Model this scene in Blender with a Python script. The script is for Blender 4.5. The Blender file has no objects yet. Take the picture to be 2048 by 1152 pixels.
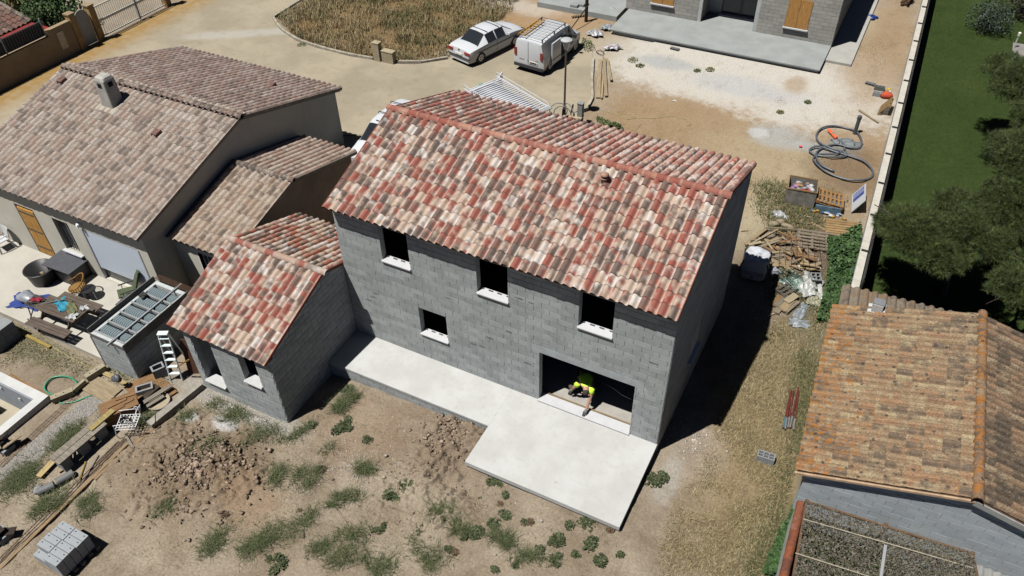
import bpy, math, random
import numpy as np
from mathutils import Vector, Matrix, Quaternion
random.seed(7); rng = np.random.default_rng(11)
sc = bpy.context.scene
COL = sc.collection
# ---------------------------------------------------------------- camera, sky, sun, exposure
CF = 1587.052
CP = Vector((2.996, -14.571, 19.427)); YAW, PIT, ROL = .489, -.739, -.024
FW = Vector((-math.sin(YAW)*math.cos(PIT), math.cos(YAW)*math.cos(PIT), math.sin(PIT)))
_r = Vector((math.cos(YAW), math.sin(YAW), 0)); _u = _r.cross(FW)
RT = _r*math.cos(ROL)+_u*math.sin(ROL); UP = -_r*math.sin(ROL)+_u*math.cos(ROL)
cd = bpy.data.cameras.new('camera'); cam = bpy.data.objects.new('camera', cd); COL.objects.link(cam)
cd.sensor_width = 36; cd.lens = CF/2048*36; cd.clip_start = .1; cd.clip_end = 900
cam.matrix_world = Matrix(((RT.x, UP.x, -FW.x, CP.x), (RT.y, UP.y, -FW.y, CP.y), (RT.z, UP.z, -FW.z, CP.z), (0, 0, 0, 1)))
sc.camera = cam
SUND = Vector((1.44, 2.14, -5.9)).normalized()
w = bpy.data.worlds.new('World'); sc.world = w; w.use_nodes = True
nt = w.node_tree; bg = nt.nodes['Background']
sky = nt.nodes.new('ShaderNodeTexSky'); sky.sky_type = 'NISHITA'; sky.sun_disc = False
sky.sun_elevation = math.asin(-SUND.z); sky.sun_rotation = math.atan2(-SUND.x, -SUND.y) % (2*math.pi)
sky.air_density = .22; sky.dust_density = 0.15; sky.ozone_density = 1.2
nt.links.new(sky.outputs[0], bg.inputs[0]); bg.inputs[1].default_value = .05
sl = bpy.data.lights.new('sun', 'SUN'); sl.energy = 5; sl.angle = math.radians(.53); sl.color = (1, .975, .935)
so = bpy.data.objects.new('sun', sl); COL.objects.link(so); so.rotation_euler = SUND.to_track_quat('-Z', 'Y').to_euler()
so.location = (-10, -10, 40)
vs = sc.view_settings; vs.view_transform = 'Standard'; vs.look = 'None'; vs.exposure = 1.; vs.gamma = 1; vs.use_curve_mapping = False
sc.render.engine = 'CYCLES'
sc.cycles.max_bounces = 6; sc.cycles.diffuse_bounces = 1; sc.cycles.glossy_bounces = 2; sc.cycles.transparent_max_bounces = 4
sc.cycles.use_denoising = True
sc.cycles.use_adaptive_sampling = True; sc.cycles.adaptive_threshold = .015

# ---------------------------------------------------------------- pixel helpers (2048 x 1152 photograph)
def ray(px, py): return FW + RT*((px-1024)/CF) + UP*((576-py)/CF)
def U(px, py, z):
    d = ray(px, py); return CP + d*((z-CP.z)/d.z)
def UX(px, py, X):
    d = ray(px, py); return CP + d*((X-CP.x)/d.x)
def UY(px, py, Y):
    d = ray(px, py); return CP + d*((Y-CP.y)/d.y)
GP = [(-2,-4.5,-.2),(0,-4.2,-.2),(-5,-3.4,-.32),(-5.2,-2,-.38),(-8,-2.2,-.45),(-10.4,-2.6,-.62),(-11,-4.3,-.73),(-13.5,-4.6,-.74),(-15,-5,-.72),
      (-18,-5.2,-.8),(-22,-5.5,-.85),(-17,-8,-.75),(-13,-7,-.55),(-10.5,-7,-.42),(-8,-6,-.42),(-2,-7,-.3),(-12,-10,-.65),(-6,-9,-.4),(1.5,1,-.42),(2.4,-3,-.4),(2.5,6,-.45),(2.3,10,-.42),
      (-5,12,-.52),(2,15,-.48),(-13,-2,-.72),(-15,0,-.72),(-15,5,-.7),(-20,-3,-.85),(-25,-3,-.9),(-30,-3,-.7),(-13,14,-.52),(-25,14,-.52),(-25,25,-.5),(-5,26,-.46),(2,30,-.45),(-10,35,-.48),(-38,12,-.52),(-50,12,-.6),(-16.5,9,-.55),(3,-9,-.4),(-20,-12,-.8),(2.5,20,-.48)]
GPa = np.array(GP)
def wallx(y): return 4.06-.0225*(y-6)
def gz(x, y):
    d = (GPa[:,0]-x)**2+(GPa[:,1]-y)**2+.3
    k = d**-1.8
    return float((k*GPa[:,2]).sum()/k.sum())
def G(px, py, dz=0.):
    z = -.5
    for _ in range(5):
        p = U(px, py, z); z = gz(p.x, p.y)
    return Vector((p.x, p.y, z+dz))
def sstep(a, b, x):
    t = min(1, max(0, (x-a)/(b-a))); return t*t*(3-2*t)

# ---------------------------------------------------------------- materials
def lin(c):
    c = c/255; return c/12.92 if c <= .04045 else ((c+.055)/1.055)**2.4
def A(r, g, b, E=1.32): return tuple(min(.85, lin(q)/(E*2.35)) for q in (r, g, b))+(1,)
MATS = {}
class N:
    def __init__(s, name):
        s.m = bpy.data.materials.new(name); s.m.use_nodes = True; s.t = s.m.node_tree; s.n = s.t.nodes; s.b = s.n['Principled BSDF']
        s.geo = None
    def new(s, typ, **kw):
        n = s.n.new(typ)
        for k, v in kw.items(): setattr(n, k, v)
        return n
    def link(s, a, b): s.t.links.new(a, b)
    def set(s, inp, v):
        if hasattr(v, 'is_output') or isinstance(v, bpy.types.NodeSocket): s.link(v, inp)
        else: inp.default_value = v
    def math(s, op, a, b=None, c=None, clamp=False):
        n = s.new('ShaderNodeMath', operation=op); n.use_clamp = clamp
        for i, v in enumerate((a, b, c)):
            if v is not None: s.set(n.inputs[i], v)
        return n.outputs[0]
    def vmath(s, op, a, b=None):
        n = s.new('ShaderNodeVectorMath', operation=op); s.set(n.inputs[0], a)
        if b is not None: s.set(n.inputs[1], b)
        return n.outputs['Value'] if op in ('DOT_PRODUCT', 'LENGTH') else n.outputs[0]
    def pos(s):
        if s.geo is None: s.geo = s.new('ShaderNodeNewGeometry')
        return s.geo.outputs['Position']
    def objc(s): return s.new('ShaderNodeTexCoord').outputs['Object']
    def noise(s, vec, scale, detail=4, rough=.55, dist=0.):
        n = s.new('ShaderNodeTexNoise'); s.link(vec, n.inputs['Vector']); n.inputs['Scale'].default_value = scale
        n.inputs['Detail'].default_value = detail; n.inputs['Roughness'].default_value = rough; n.inputs['Distortion'].default_value = dist
        return n.outputs['Fac']
    def vor(s, vec, scale, feature='F1', out='Distance', rnd=1.):
        n = s.new('ShaderNodeTexVoronoi', feature=feature); s.link(vec, n.inputs['Vector']); n.inputs['Scale'].default_value = scale; n.inputs['Randomness'].default_value = rnd
        return n.outputs[out]
    def white(s, vec):
        n = s.new('ShaderNodeTexWhiteNoise', noise_dimensions='3D'); s.link(vec, n.inputs['Vector']); return n.outputs['Value'], n.outputs['Color']
    def comb(s, x, y, z):
        n = s.new('ShaderNodeCombineXYZ')
        for i, v in enumerate((x, y, z)): s.set(n.inputs[i], v)
        return n.outputs[0]
    def sep(s, v):
        n = s.new('ShaderNodeSeparateXYZ'); s.link(v, n.inputs[0]); return n.outputs
    def map(s, v, a, b, lo=0., hi=1., smooth=True):
        n = s.new('ShaderNodeMapRange'); n.interpolation_type = 'SMOOTHSTEP' if smooth else 'LINEAR'
        s.set(n.inputs[0], v); n.inputs[1].default_value = a; n.inputs[2].default_value = b; n.inputs[3].default_value = lo; n.inputs[4].default_value = hi
        return n.outputs[0]
    def mix(s, f, a, b, mode='MIX'):
        n = s.new('ShaderNodeMix', data_type='RGBA', blend_type=mode)
        s.set(n.inputs[0], f); s.set(n.inputs[6], a); s.set(n.inputs[7], b)
        return n.outputs[2]
    def bump(s, h, strength=.3, dist=.02):
        n = s.new('ShaderNodeBump'); n.inputs['Strength'].default_value = strength; n.inputs['Distance'].default_value = dist
        s.link(h, n.inputs['Height']); s.link(n.outputs[0], s.b.inputs['Normal'])
    def fin(s, col, rough=.85, spec=.3, metal=0.):
        s.set(s.b.inputs['Base Color'], col); s.set(s.b.inputs['Roughness'], rough); s.b.inputs['Specular IOR Level'].default_value = spec
        s.b.inputs['Metallic'].default_value = metal
        MATS[s.m.name] = s.m; return s.m
def dk(c, f): return (c[0]*f, c[1]*f, c[2]*f, 1)
def pm(name, c, var=.18, scale=6., rough=.85, bump=.15, bdist=.01, spec=.3, metal=0., c2=None, world=False, speck=0.):
    if name in MATS: return MATS[name]
    m = N(name); v = m.pos() if world else m.objc()
    f = m.noise(v, scale, 5, .6)
    a = c2 or dk(c, 1-var*1.6); b = dk(c, 1+var*.7) if c2 is None else c
    col = m.mix(m.map(f, .3, .7), a, b)
    if speck: col = m.mix(m.map(m.noise(v, scale*14, 2), .62, .75, 0, speck), col, dk(c, .35))
    if bump: m.bump(m.noise(v, scale*5, 3), bump, bdist)
    return m.fin(col, rough, spec, metal)
def wood(name, c, axis=0, rough=.8, var=.28):
    if name in MATS: return MATS[name]
    m = N(name); v = m.objc(); k = [14, 14, 14]; k[axis] = 1.1
    info = m.new('ShaderNodeObjectInfo')
    v2 = m.vmath('ADD', m.vmath('MULTIPLY', v, tuple(k)), m.vmath('SCALE', m.comb(info.outputs['Random'], info.outputs['Random'], 0)) if False else m.comb(m.math('MULTIPLY', info.outputs['Random'], 37.), 0., 0.))
    f = m.noise(v2, 2.2, 4, .6)
    col = m.mix(m.map(f, .3, .72), dk(c, 1-var*1.5), dk(c, 1+var*.5))
    col = m.mix(m.map(info.outputs['Random'], 0, 1, 0, .45, False), col, dk(c, .55))
    col = m.mix(m.map(m.noise(v, 3.1, 4), .55, .75, 0, .5), col, dk(c, .5))
    m.bump(f, .2, .006)
    return m.fin(col, rough, .25)
def flat(name, c, rough=.6, spec=.4, metal=0.):
    if name in MATS: return MATS[name]
    m = N(name); return m.fin(c, rough, spec, metal)
def tile_mat(name, O, ud, sd, w, l, base, warm, dark, pale, kr=.0, kd=.0, lichen=None, scale=3.5, amp=.5, flank=True, tint=.12):
    m = N(name); p = m.vmath('SUBTRACT', m.pos(), tuple(O))
    a = m.math('DIVIDE', m.vmath('DOT_PRODUCT', p, tuple(ud)), w); b = m.math('DIVIDE', m.vmath('DOT_PRODUCT', p, tuple(sd)), l)
    fa = m.math('FLOOR', a); fb = m.math('FLOOR', m.math('ADD', b, .02))
    val, colr = m.white(m.comb(fa, fb, 3.7))
    r = m.sep(colr)
    pp = m.vmath('ADD', m.comb(m.math('MULTIPLY', a, w*1.25), m.math('MULTIPLY', b, l*.85), 0.), m.vmath('SCALE', colr)) if False else m.vmath('ADD', m.comb(m.math('MULTIPLY', a, w*1.25), m.math('MULTIPLY', b, l*.85), 0.), m.vmath('MULTIPLY', colr, (61., 47., 29.)))
    n1 = m.noise(pp, scale, 1.5, .5); n2 = m.noise(m.vmath('ADD', pp, (17.3, 5.1, 2.2)), scale*1.1, 1.5, .5); n3 = m.noise(m.vmath('ADD', pp, (3.3, 25.1, 8.2)), scale*1.3, 1.5, .5)
    fr = m.map(m.math('ADD', n1, m.math('MULTIPLY', m.math('SUBTRACT', r[0], .5), amp)), .43-kr, .70-kr)
    fd = m.map(m.math('ADD', n2, m.math('MULTIPLY', m.math('SUBTRACT', r[1], .5), amp)), .47-kd, .76-kd, 0, .92)
    fp = m.map(m.math('ADD', n3, m.math('MULTIPLY', m.math('SUBTRACT', r[2], .5), amp*.6)), .48, .68, 0, .9)
    if flank:
        fl = m.map(m.math('FRACT', a), .76, .86, 1, .3); fr = m.math('MULTIPLY', fr, fl); fd = m.math('MULTIPLY', fd, fl)
    col = m.mix(fp, base, pale); col = m.mix(fr, col, warm); col = m.mix(fd, col, dark)
    fine = m.noise(m.pos(), 26, 5, .65)
    col = m.mix(1., col, m.mix(m.map(fine, .25, .75), (1-tint*1.6,)*3+(1,), (1+tint*.5,)*3+(1,)), 'MULTIPLY')
    col = m.mix(m.map(val, 0, 1, 0, .25, False), col, dk(base, .55))
    if lichen:
        big = m.noise(m.pos(), .8, 3, .5)
        l1 = m.noise(m.pos(), 7, 5, .65)
        dens = m.map(m.vmath('DOT_PRODUCT', p, tuple(sd)), 0., 2.6, .10, -.08, False)
        col = m.mix(m.map(m.math('ADD', l1, dens), .585, .66, 0, .9), col, lichen[0])
        col = m.mix(m.map(m.noise(m.pos(), 13, 4, .6), .64, .7, 0, .8), col, lichen[1])
        v = m.vor(m.pos(), 3.4); col = m.mix(m.map(m.math('ADD', v, m.math('MULTIPLY', fine, .15)), .2, .27, .85, 0), col, lichen[2])
        col = m.mix(m.map(m.noise(m.pos(), 20, 4, .7), .6, .75, 0, .55), col, lichen[3])
    m.bump(fine, .25, .006)
    return m.fin(col, .88, .25)

# ---------------------------------------------------------------- mesh helpers
def fast_mesh(name, V, F, smooth=False):
    me = bpy.data.meshes.new(name); V = np.asarray(V, 'f4'); F = np.asarray(F, 'i4')
    me.vertices.add(len(V)); me.vertices.foreach_set('co', V.ravel())
    k = F.shape[1]; me.loops.add(F.size); me.loops.foreach_set('vertex_index', F.ravel())
    me.polygons.add(len(F)); me.polygons.foreach_set('loop_start', np.arange(0, F.size, k, dtype='i4'))
    me.update(calc_edges=True)
    if smooth: me.shade_smooth()
    return me
class MB:
    def __init__(s): s.v = []; s.f = []
    def add(s, V, F):
        o = len(s.v); s.v += [tuple(p) for p in V]; s.f += [tuple(o+i for i in f) for f in F]; return s
    def box(s, c, d, R=None):
        x, y, z = d[0]/2, d[1]/2, d[2]/2
        P = [Vector((sx*x, sy*y, sz*z)) for sz in (-1, 1) for sy in (-1, 1) for sx in (-1, 1)]
        if R is not None: P = [R @ p for p in P]
        c = Vector(c)
        return s.add([p+c for p in P], [(0,2,3,1),(4,5,7,6),(0,1,5,4),(2,6,7,3),(0,4,6,2),(1,3,7,5)])
    def bx(s, x0, x1, y0, y1, z0, z1): return s.box(((x0+x1)/2, (y0+y1)/2, (z0+z1)/2), (x1-x0, y1-y0, z1-z0))
    def bar(s, p, q, wd, th, up=(0,0,1)):
        p, q = Vector(p), Vector(q); d = q-p; L = d.length
        if L < 1e-6: return s
        x = d/L; u = Vector(up); y = u.cross(x)
        if y.length < 1e-4: y = Vector((1,0,0)).cross(x)
        y.normalize(); z = x.cross(y)
        return s.box((p+q)/2, (L, wd, th), Matrix((x, y, z)).transposed())
    def tube(s, pts, r, seg=8, cap=True, closed=False):
        pts = [Vector(p) for p in pts]; n = len(pts); R = r if isinstance(r, (list, tuple)) else [r]*n
        V = []; F = []; pu = None
        for i in range(n):
            t = (pts[(i+1) % n]-pts[i-1]) if closed else (pts[min(i+1, n-1)]-pts[max(i-1, 0)])
            if t.length < 1e-9: t = Vector((0,0,1))
            t.normalize()
            if pu is None:
                pu = Vector((0,0,1)) if abs(t.z) < .9 else Vector((1,0,0))
            a = pu - t*pu.dot(t)
            if a.length < 1e-5: a = t.orthogonal()
            a.normalize(); pu = a; b = t.cross(a)
            for k in range(seg):
                an = 2*math.pi*k/seg; V.append(pts[i]+(a*math.cos(an)+b*math.sin(an))*R[i])
        m = n if closed else n-1
        for i in range(m):
            j = (i+1) % n
            for k in range(seg):
                l = (k+1) % seg; F.append((i*seg+k, i*seg+l, j*seg+l, j*seg+k))
        if cap and not closed: F.append(tuple(range(seg-1, -1, -1))); F.append(tuple((n-1)*seg+k for k in range(seg)))
        return s.add(V, F)
    def cyl(s, p, q, r, seg=10, r2=None): return s.tube([p, q], [r, r if r2 is None else r2], seg)
    def lathe(s, prof, seg=16, c=(0,0,0)):
        V = []; F = []; n = len(prof)
        for r, z in prof:
            for k in range(seg):
                an = 2*math.pi*k/seg; V.append((c[0]+r*math.cos(an), c[1]+r*math.sin(an), c[2]+z))
        for i in range(n-1):
            for k in range(seg):
                l = (k+1) % seg; F.append((i*seg+k, i*seg+l, (i+1)*seg+l, (i+1)*seg+k))
        return s.add(V, F)
    def prism(s, poly, d):
        n = len(poly); d = Vector(d); P = [Vector(p) for p in poly]
        return s.add(P+[p+d for p in P], [tuple(range(n-1, -1, -1)), tuple(range(n, 2*n))]+[(i, (i+1) % n, n+(i+1) % n, n+i) for i in range(n)])
    def face(s, pts): return s.add(pts, [tuple(range(len(pts)))])
    def mesh(s, name, smooth=False):
        me = bpy.data.meshes.new(name); me.from_pydata([tuple(p) for p in s.v], [], s.f); me.update()
        if smooth: me.shade_smooth()
        return me
    def build(s, name, mat, parent=None, smooth=False, **tagkw):
        return mobj(name, s.mesh(name, smooth), mat, parent, **tagkw)
def mobj(name, me, mat, parent=None, **tagkw):
    if mat is not None and not me.materials: me.materials.append(mat)
    o = bpy.data.objects.new(name, me); COL.objects.link(o)
    if parent is not None: o.parent = parent
    for k, v in tagkw.items():
        if v: o[k] = v
    return o
def thing(name, label, category, loc=(0,0,0), rz=0., group=None, kind=None):
    o = bpy.data.objects.new(name, None); COL.objects.link(o); o.location = loc; o.rotation_euler = (0, 0, rz); o.empty_display_size = .2
    o['label'] = label; o['category'] = category
    if group: o['group'] = group
    if kind: o['kind'] = kind
    return o
def rotz(a): return Matrix.Rotation(a, 3, 'Z')
def kids(o): return [c for c in COL.objects if c.parent is o]
def recalc(me):
    import bmesh
    b = bmesh.new(); b.from_mesh(me); bmesh.ops.recalc_face_normals(b, faces=b.faces); b.to_mesh(me); b.free()
def colattr(me, cols):
    a = me.color_attributes.new('Col', 'FLOAT_COLOR', 'POINT'); a.data.foreach_set('color', np.asarray(cols, 'f4').ravel())
def attr_mat(name, rough=.8, spec=.2, trans=0.):
    if name in MATS: return MATS[name]
    m = N(name); at = m.new('ShaderNodeAttribute'); at.attribute_name = 'Col'
    c = at.outputs['Color']
    if trans:
        try: m.b.inputs['Subsurface Weight'].default_value = 0.
        except KeyError: pass
    return m.fin(c, rough, spec)

# ---------------------------------------------------------------- tiles and blocks
def tile_profile(w, h, kind):
    if kind == 'romane': uu = [0,.07,.17,.29,.41,.53,.63,.72,.86,1.03]; hh = [.1,.66,.93,1,.94,.7,.34,.05,0,.12]
    elif kind == 'cover': uu = [0,.08,.2,.35,.5,.62,.71,.72,.86,1.02]; hh = [.1,.62,.92,1,.93,.82,.66,.06,0,.1]
    else: uu = [0,.08,.2,.35,.5,.62,.73,.86,1.02]; hh = [.1,.62,.92,1,.86,.5,.12,0,.12]
    return [(u*w, q*h) for u, q in zip(uu, hh)]
def tile_mesh(w, l, h, kind='romane', ov=.055, th=.016, lift=.034):
    P = tile_profile(w, h, kind); n = len(P); V = []; F = []
    for s_, k in ((0, lift), (l+ov, 0)):
        for u, z in P: V.append((u, s_, z+k))
    for u, z in P: V.append((u, .004, z+lift-th))
    for u, z in P: V.append((u, 0, z+lift))
    for i in range(n-1):
        F.append((i, i+1, n+i+1, n+i)); F.append((2*n+i, 2*n+i+1, 3*n+i+1, 3*n+i))
    return np.array(V), np.array(F)
def slope_mats(O, u, s, ncol, nrow, w, l, jit=.004):
    O, u, s = Vector(O), Vector(u).normalized(), Vector(s).normalized(); n = u.cross(s)
    B = Matrix((u, s, n)).transposed().to_4x4(); out = []
    for c in range(ncol):
        for r in range(nrow):
            p = O+u*(c*w)+s*(r*l)+n*random.uniform(-jit, jit)*.5+s*random.uniform(-jit, jit)*1.5
            M = Matrix.Translation(p) @ B @ Matrix.Rotation(random.gauss(0, .006), 4, 'Z') @ Matrix.Rotation(random.gauss(0, .006), 4, 'Y')
            out.append(M)
    return out
def place_tiles(parent, groups, V, F, nind, name='tile', smooth=True):
    """groups: list of (matrices, material); nearest nind become objects, the rest one mass per material"""
    allm = [(M, mat, (M.translation-CP).length) for ms, mat in groups for M in ms]
    allm.sort(key=lambda t: t[2]); mesh = {}
    for M, mat, _ in allm[:nind]:
        if mat.name not in mesh:
            me = fast_mesh(name, V, F, smooth); me.materials.append(mat); mesh[mat.name] = me
        o = bpy.data.objects.new(name, mesh[mat.name]); COL.objects.link(o); o.parent = parent; o.matrix_local = M
    rest = {}
    for M, mat, _ in allm[nind:]: rest.setdefault(mat.name, []).append(M)
    VV = []; FF = []; mi = []; k = 0; mats = []
    for mn, ms in rest.items():
        mats.append(MATS[mn])
        for M in ms:
            m = np.array(M); VV.append(V @ m[:3,:3].T + m[:3,3]); FF.append(F+k*len(V)); k += 1; mi += [len(mats)-1]*len(F)
    if VV:
        me = fast_mesh(name+'_mass', np.concatenate(VV), np.concatenate(FF), smooth)
        for m_ in mats: me.materials.append(m_)
        me.polygons.foreach_set('material_index', np.array(mi, 'i4'))
        o = mobj(name+'_mass', me, None, parent, kind='stuff')
def block_rects(L, H, openings, course=.2, bl=.5, z0=0., joint=.011, off=0.):
    """running bond on a rectangle, cut round openings (u0,u1,z0,z1); top may be a function of u"""
    out = []; nc = int(math.ceil(((H if not callable(H) else 99))/course)) if not callable(H) else 60
    for r in range(nc):
        za, zb = r*course, (r+1)*course
        u = -bl*(.5 if (r % 2) else 0.)-off
        while u < L:
            a, b = max(0, u), min(L, u+bl); u += bl
            if b-a < .04: continue
            top = zb if not callable(H) else min(zb, min(H(a), H(b)))
            if not callable(H): top = min(zb, H)
            if top-za < .05: continue
            segs = [(a, b, za, top)]
            for (o0, o1, p0, p1) in openings:
                ns = []
                for (x0, x1, y0, y1) in segs:
                    if x1 <= o0 or x0 >= o1 or y1 <= p0 or y0 >= p1: ns.append((x0, x1, y0, y1)); continue
                    if x0 < o0: ns.append((x0, o0, y0, y1))
                    if x1 > o1: ns.append((o1, x1, y0, y1))
                    c0, c1 = max(x0, o0), min(x1, o1)
                    if y0 < p0: ns.append((c0, c1, y0, p0))
                    if y1 > p1: ns.append((c0, c1, p1, y1))
                segs = ns
            out += [q for q in segs if q[1]-q[0] > .05 and q[3]-q[2] > .04]
    return [(a+joint/2, b-joint/2, c+joint/2, d-joint/2) for a, b, c, d in out]
BLK = {}
def place_blocks(parent, walls, mat, nind, t=.014, name='block', cap=300):
    """walls: list of (origin, udir, normal, rects). block faces stand t proud of the core"""
    al = []
    for O, u, n, rects in walls:
        O, u, n = Vector(O), Vector(u), Vector(n)
        for a, b, c, d in rects:
            p = O+u*((a+b)/2)+Vector((0,0,(c+d)/2)); al.append((p+n*(t/2-.004), u, n, b-a, d-c, (p-CP).length))
    al.sort(key=lambda q: q[5]); rest = MB()
    for i, (p, u, n, L, H, _) in enumerate(al):
        tt = t+.008+random.uniform(-.003, .003)
        if i < nind:
            key = (round(L, 2), round(H, 2), mat.name)
            if key not in BLK:
                me = MB().box((0,0,0), (L, t+.008, H)).mesh(name); me.materials.append(mat); BLK[key] = me
            o = bpy.data.objects.new(name, BLK[key]); COL.objects.link(o); o.parent = parent
            o.matrix_local = Matrix.Translation(p+n*random.uniform(-.002, .003)) @ Matrix((u, -n, Vector((0,0,1)))).transposed().to_4x4()
        else:
            rest.box(p, (L, tt, H), Matrix((u, -n, Vector((0,0,1)))).transposed())
    if rest.v: rest.build(name+'_mass', mat, parent, kind='stuff')
def block_mat(name, c, var=.16, tint=None):
    m = N(name); p = m.pos(); q = m.sep(p)
    u = m.math('ADD', q[0], q[1]); row = m.math('FLOOR', m.math('DIVIDE', m.math('ADD', q[2], 10.001), .2))
    cell = m.math('FLOOR', m.math('ADD', m.math('DIVIDE', u, .5), m.math('MULTIPLY', m.math('MODULO', row, 2.), .5)))
    v, cc = m.white(m.comb(cell, row, 1.3))
    col = m.mix(v, dk(c, 1-var), dk(c, 1+var))
    col = m.mix(m.map(m.sep(cc)[1], .8, 1., 0, .6), col, tint or (c[0]*.8, c[1]*.84, c[2]*.86, 1))
    n1 = m.noise(p, 1.3, 5, .6); col = m.mix(m.map(n1, .35, .7, 0, .35), col, dk(c, .72))
    n2 = m.noise(p, 45, 3, .6); col = m.mix(m.map(n2, .45, .8, 0, .3), col, dk(c, .5))
    m.bump(n2, .35, .006)
    return m.fin(col, .93, .15)
def shell_wall(mb, u0, u1, z0, z1, openings, place):
    """boxes of a wall with openings; place(u0,u1,z0,z1) adds one"""
    us = sorted({u0, u1, *[o for q in openings for o in q[:2]]}); 
    for a, b in zip(us, us[1:]):
        cuts = sorted([(q[2], q[3]) for q in openings if q[0] < (a+b)/2 < q[1]]); z = z0
        for c, d in cuts:
            if c-z > .01: place(a, b, z, c)
            z = max(z, d)
        if z1-z > .01: place(a, b, z, z1)
def ridge_tiles(parent, p, q, n, r, mat, name='ridge_tile', seg=9, flip=False):
    p, q = Vector(p), Vector(q)
    if flip: p, q = q, p
    d = (q-p)/n; x = d.normalized(); y = Vector((0,0,1)).cross(x).normalized(); z = x.cross(y); L = d.length
    V = []; F = []
    for s_, rr in ((-.03, 1.0), (L+.02, .9), (-.03, .86), (-.03, 1.0)):
        for k in range(seg):
            a = math.pi*k/(seg-1); V.append((s_, math.cos(a)*r*rr, math.sin(a)*r*rr))
    for k in range(seg-1):
        F.append((k, k+1, seg+k+1, seg+k)); F.append((3*seg+k+1, 3*seg+k, 2*seg+k, 2*seg+k+1))
    me = fast_mesh(name, V, F, True); me.materials.append(mat)
    for i in range(n):
        o = bpy.data.objects.new(name, me); COL.objects.link(o); o.parent = parent
        o.matrix_local = Matrix.Translation(p+d*i+Vector((0,0,random.uniform(-.004,.006)))) @ Matrix((x, y, z)).transposed().to_4x4()
def rebase(o, loc):
    loc = Vector(loc); o.location = o.location+loc
    for c in kids(o): c.location = c.location-loc
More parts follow.
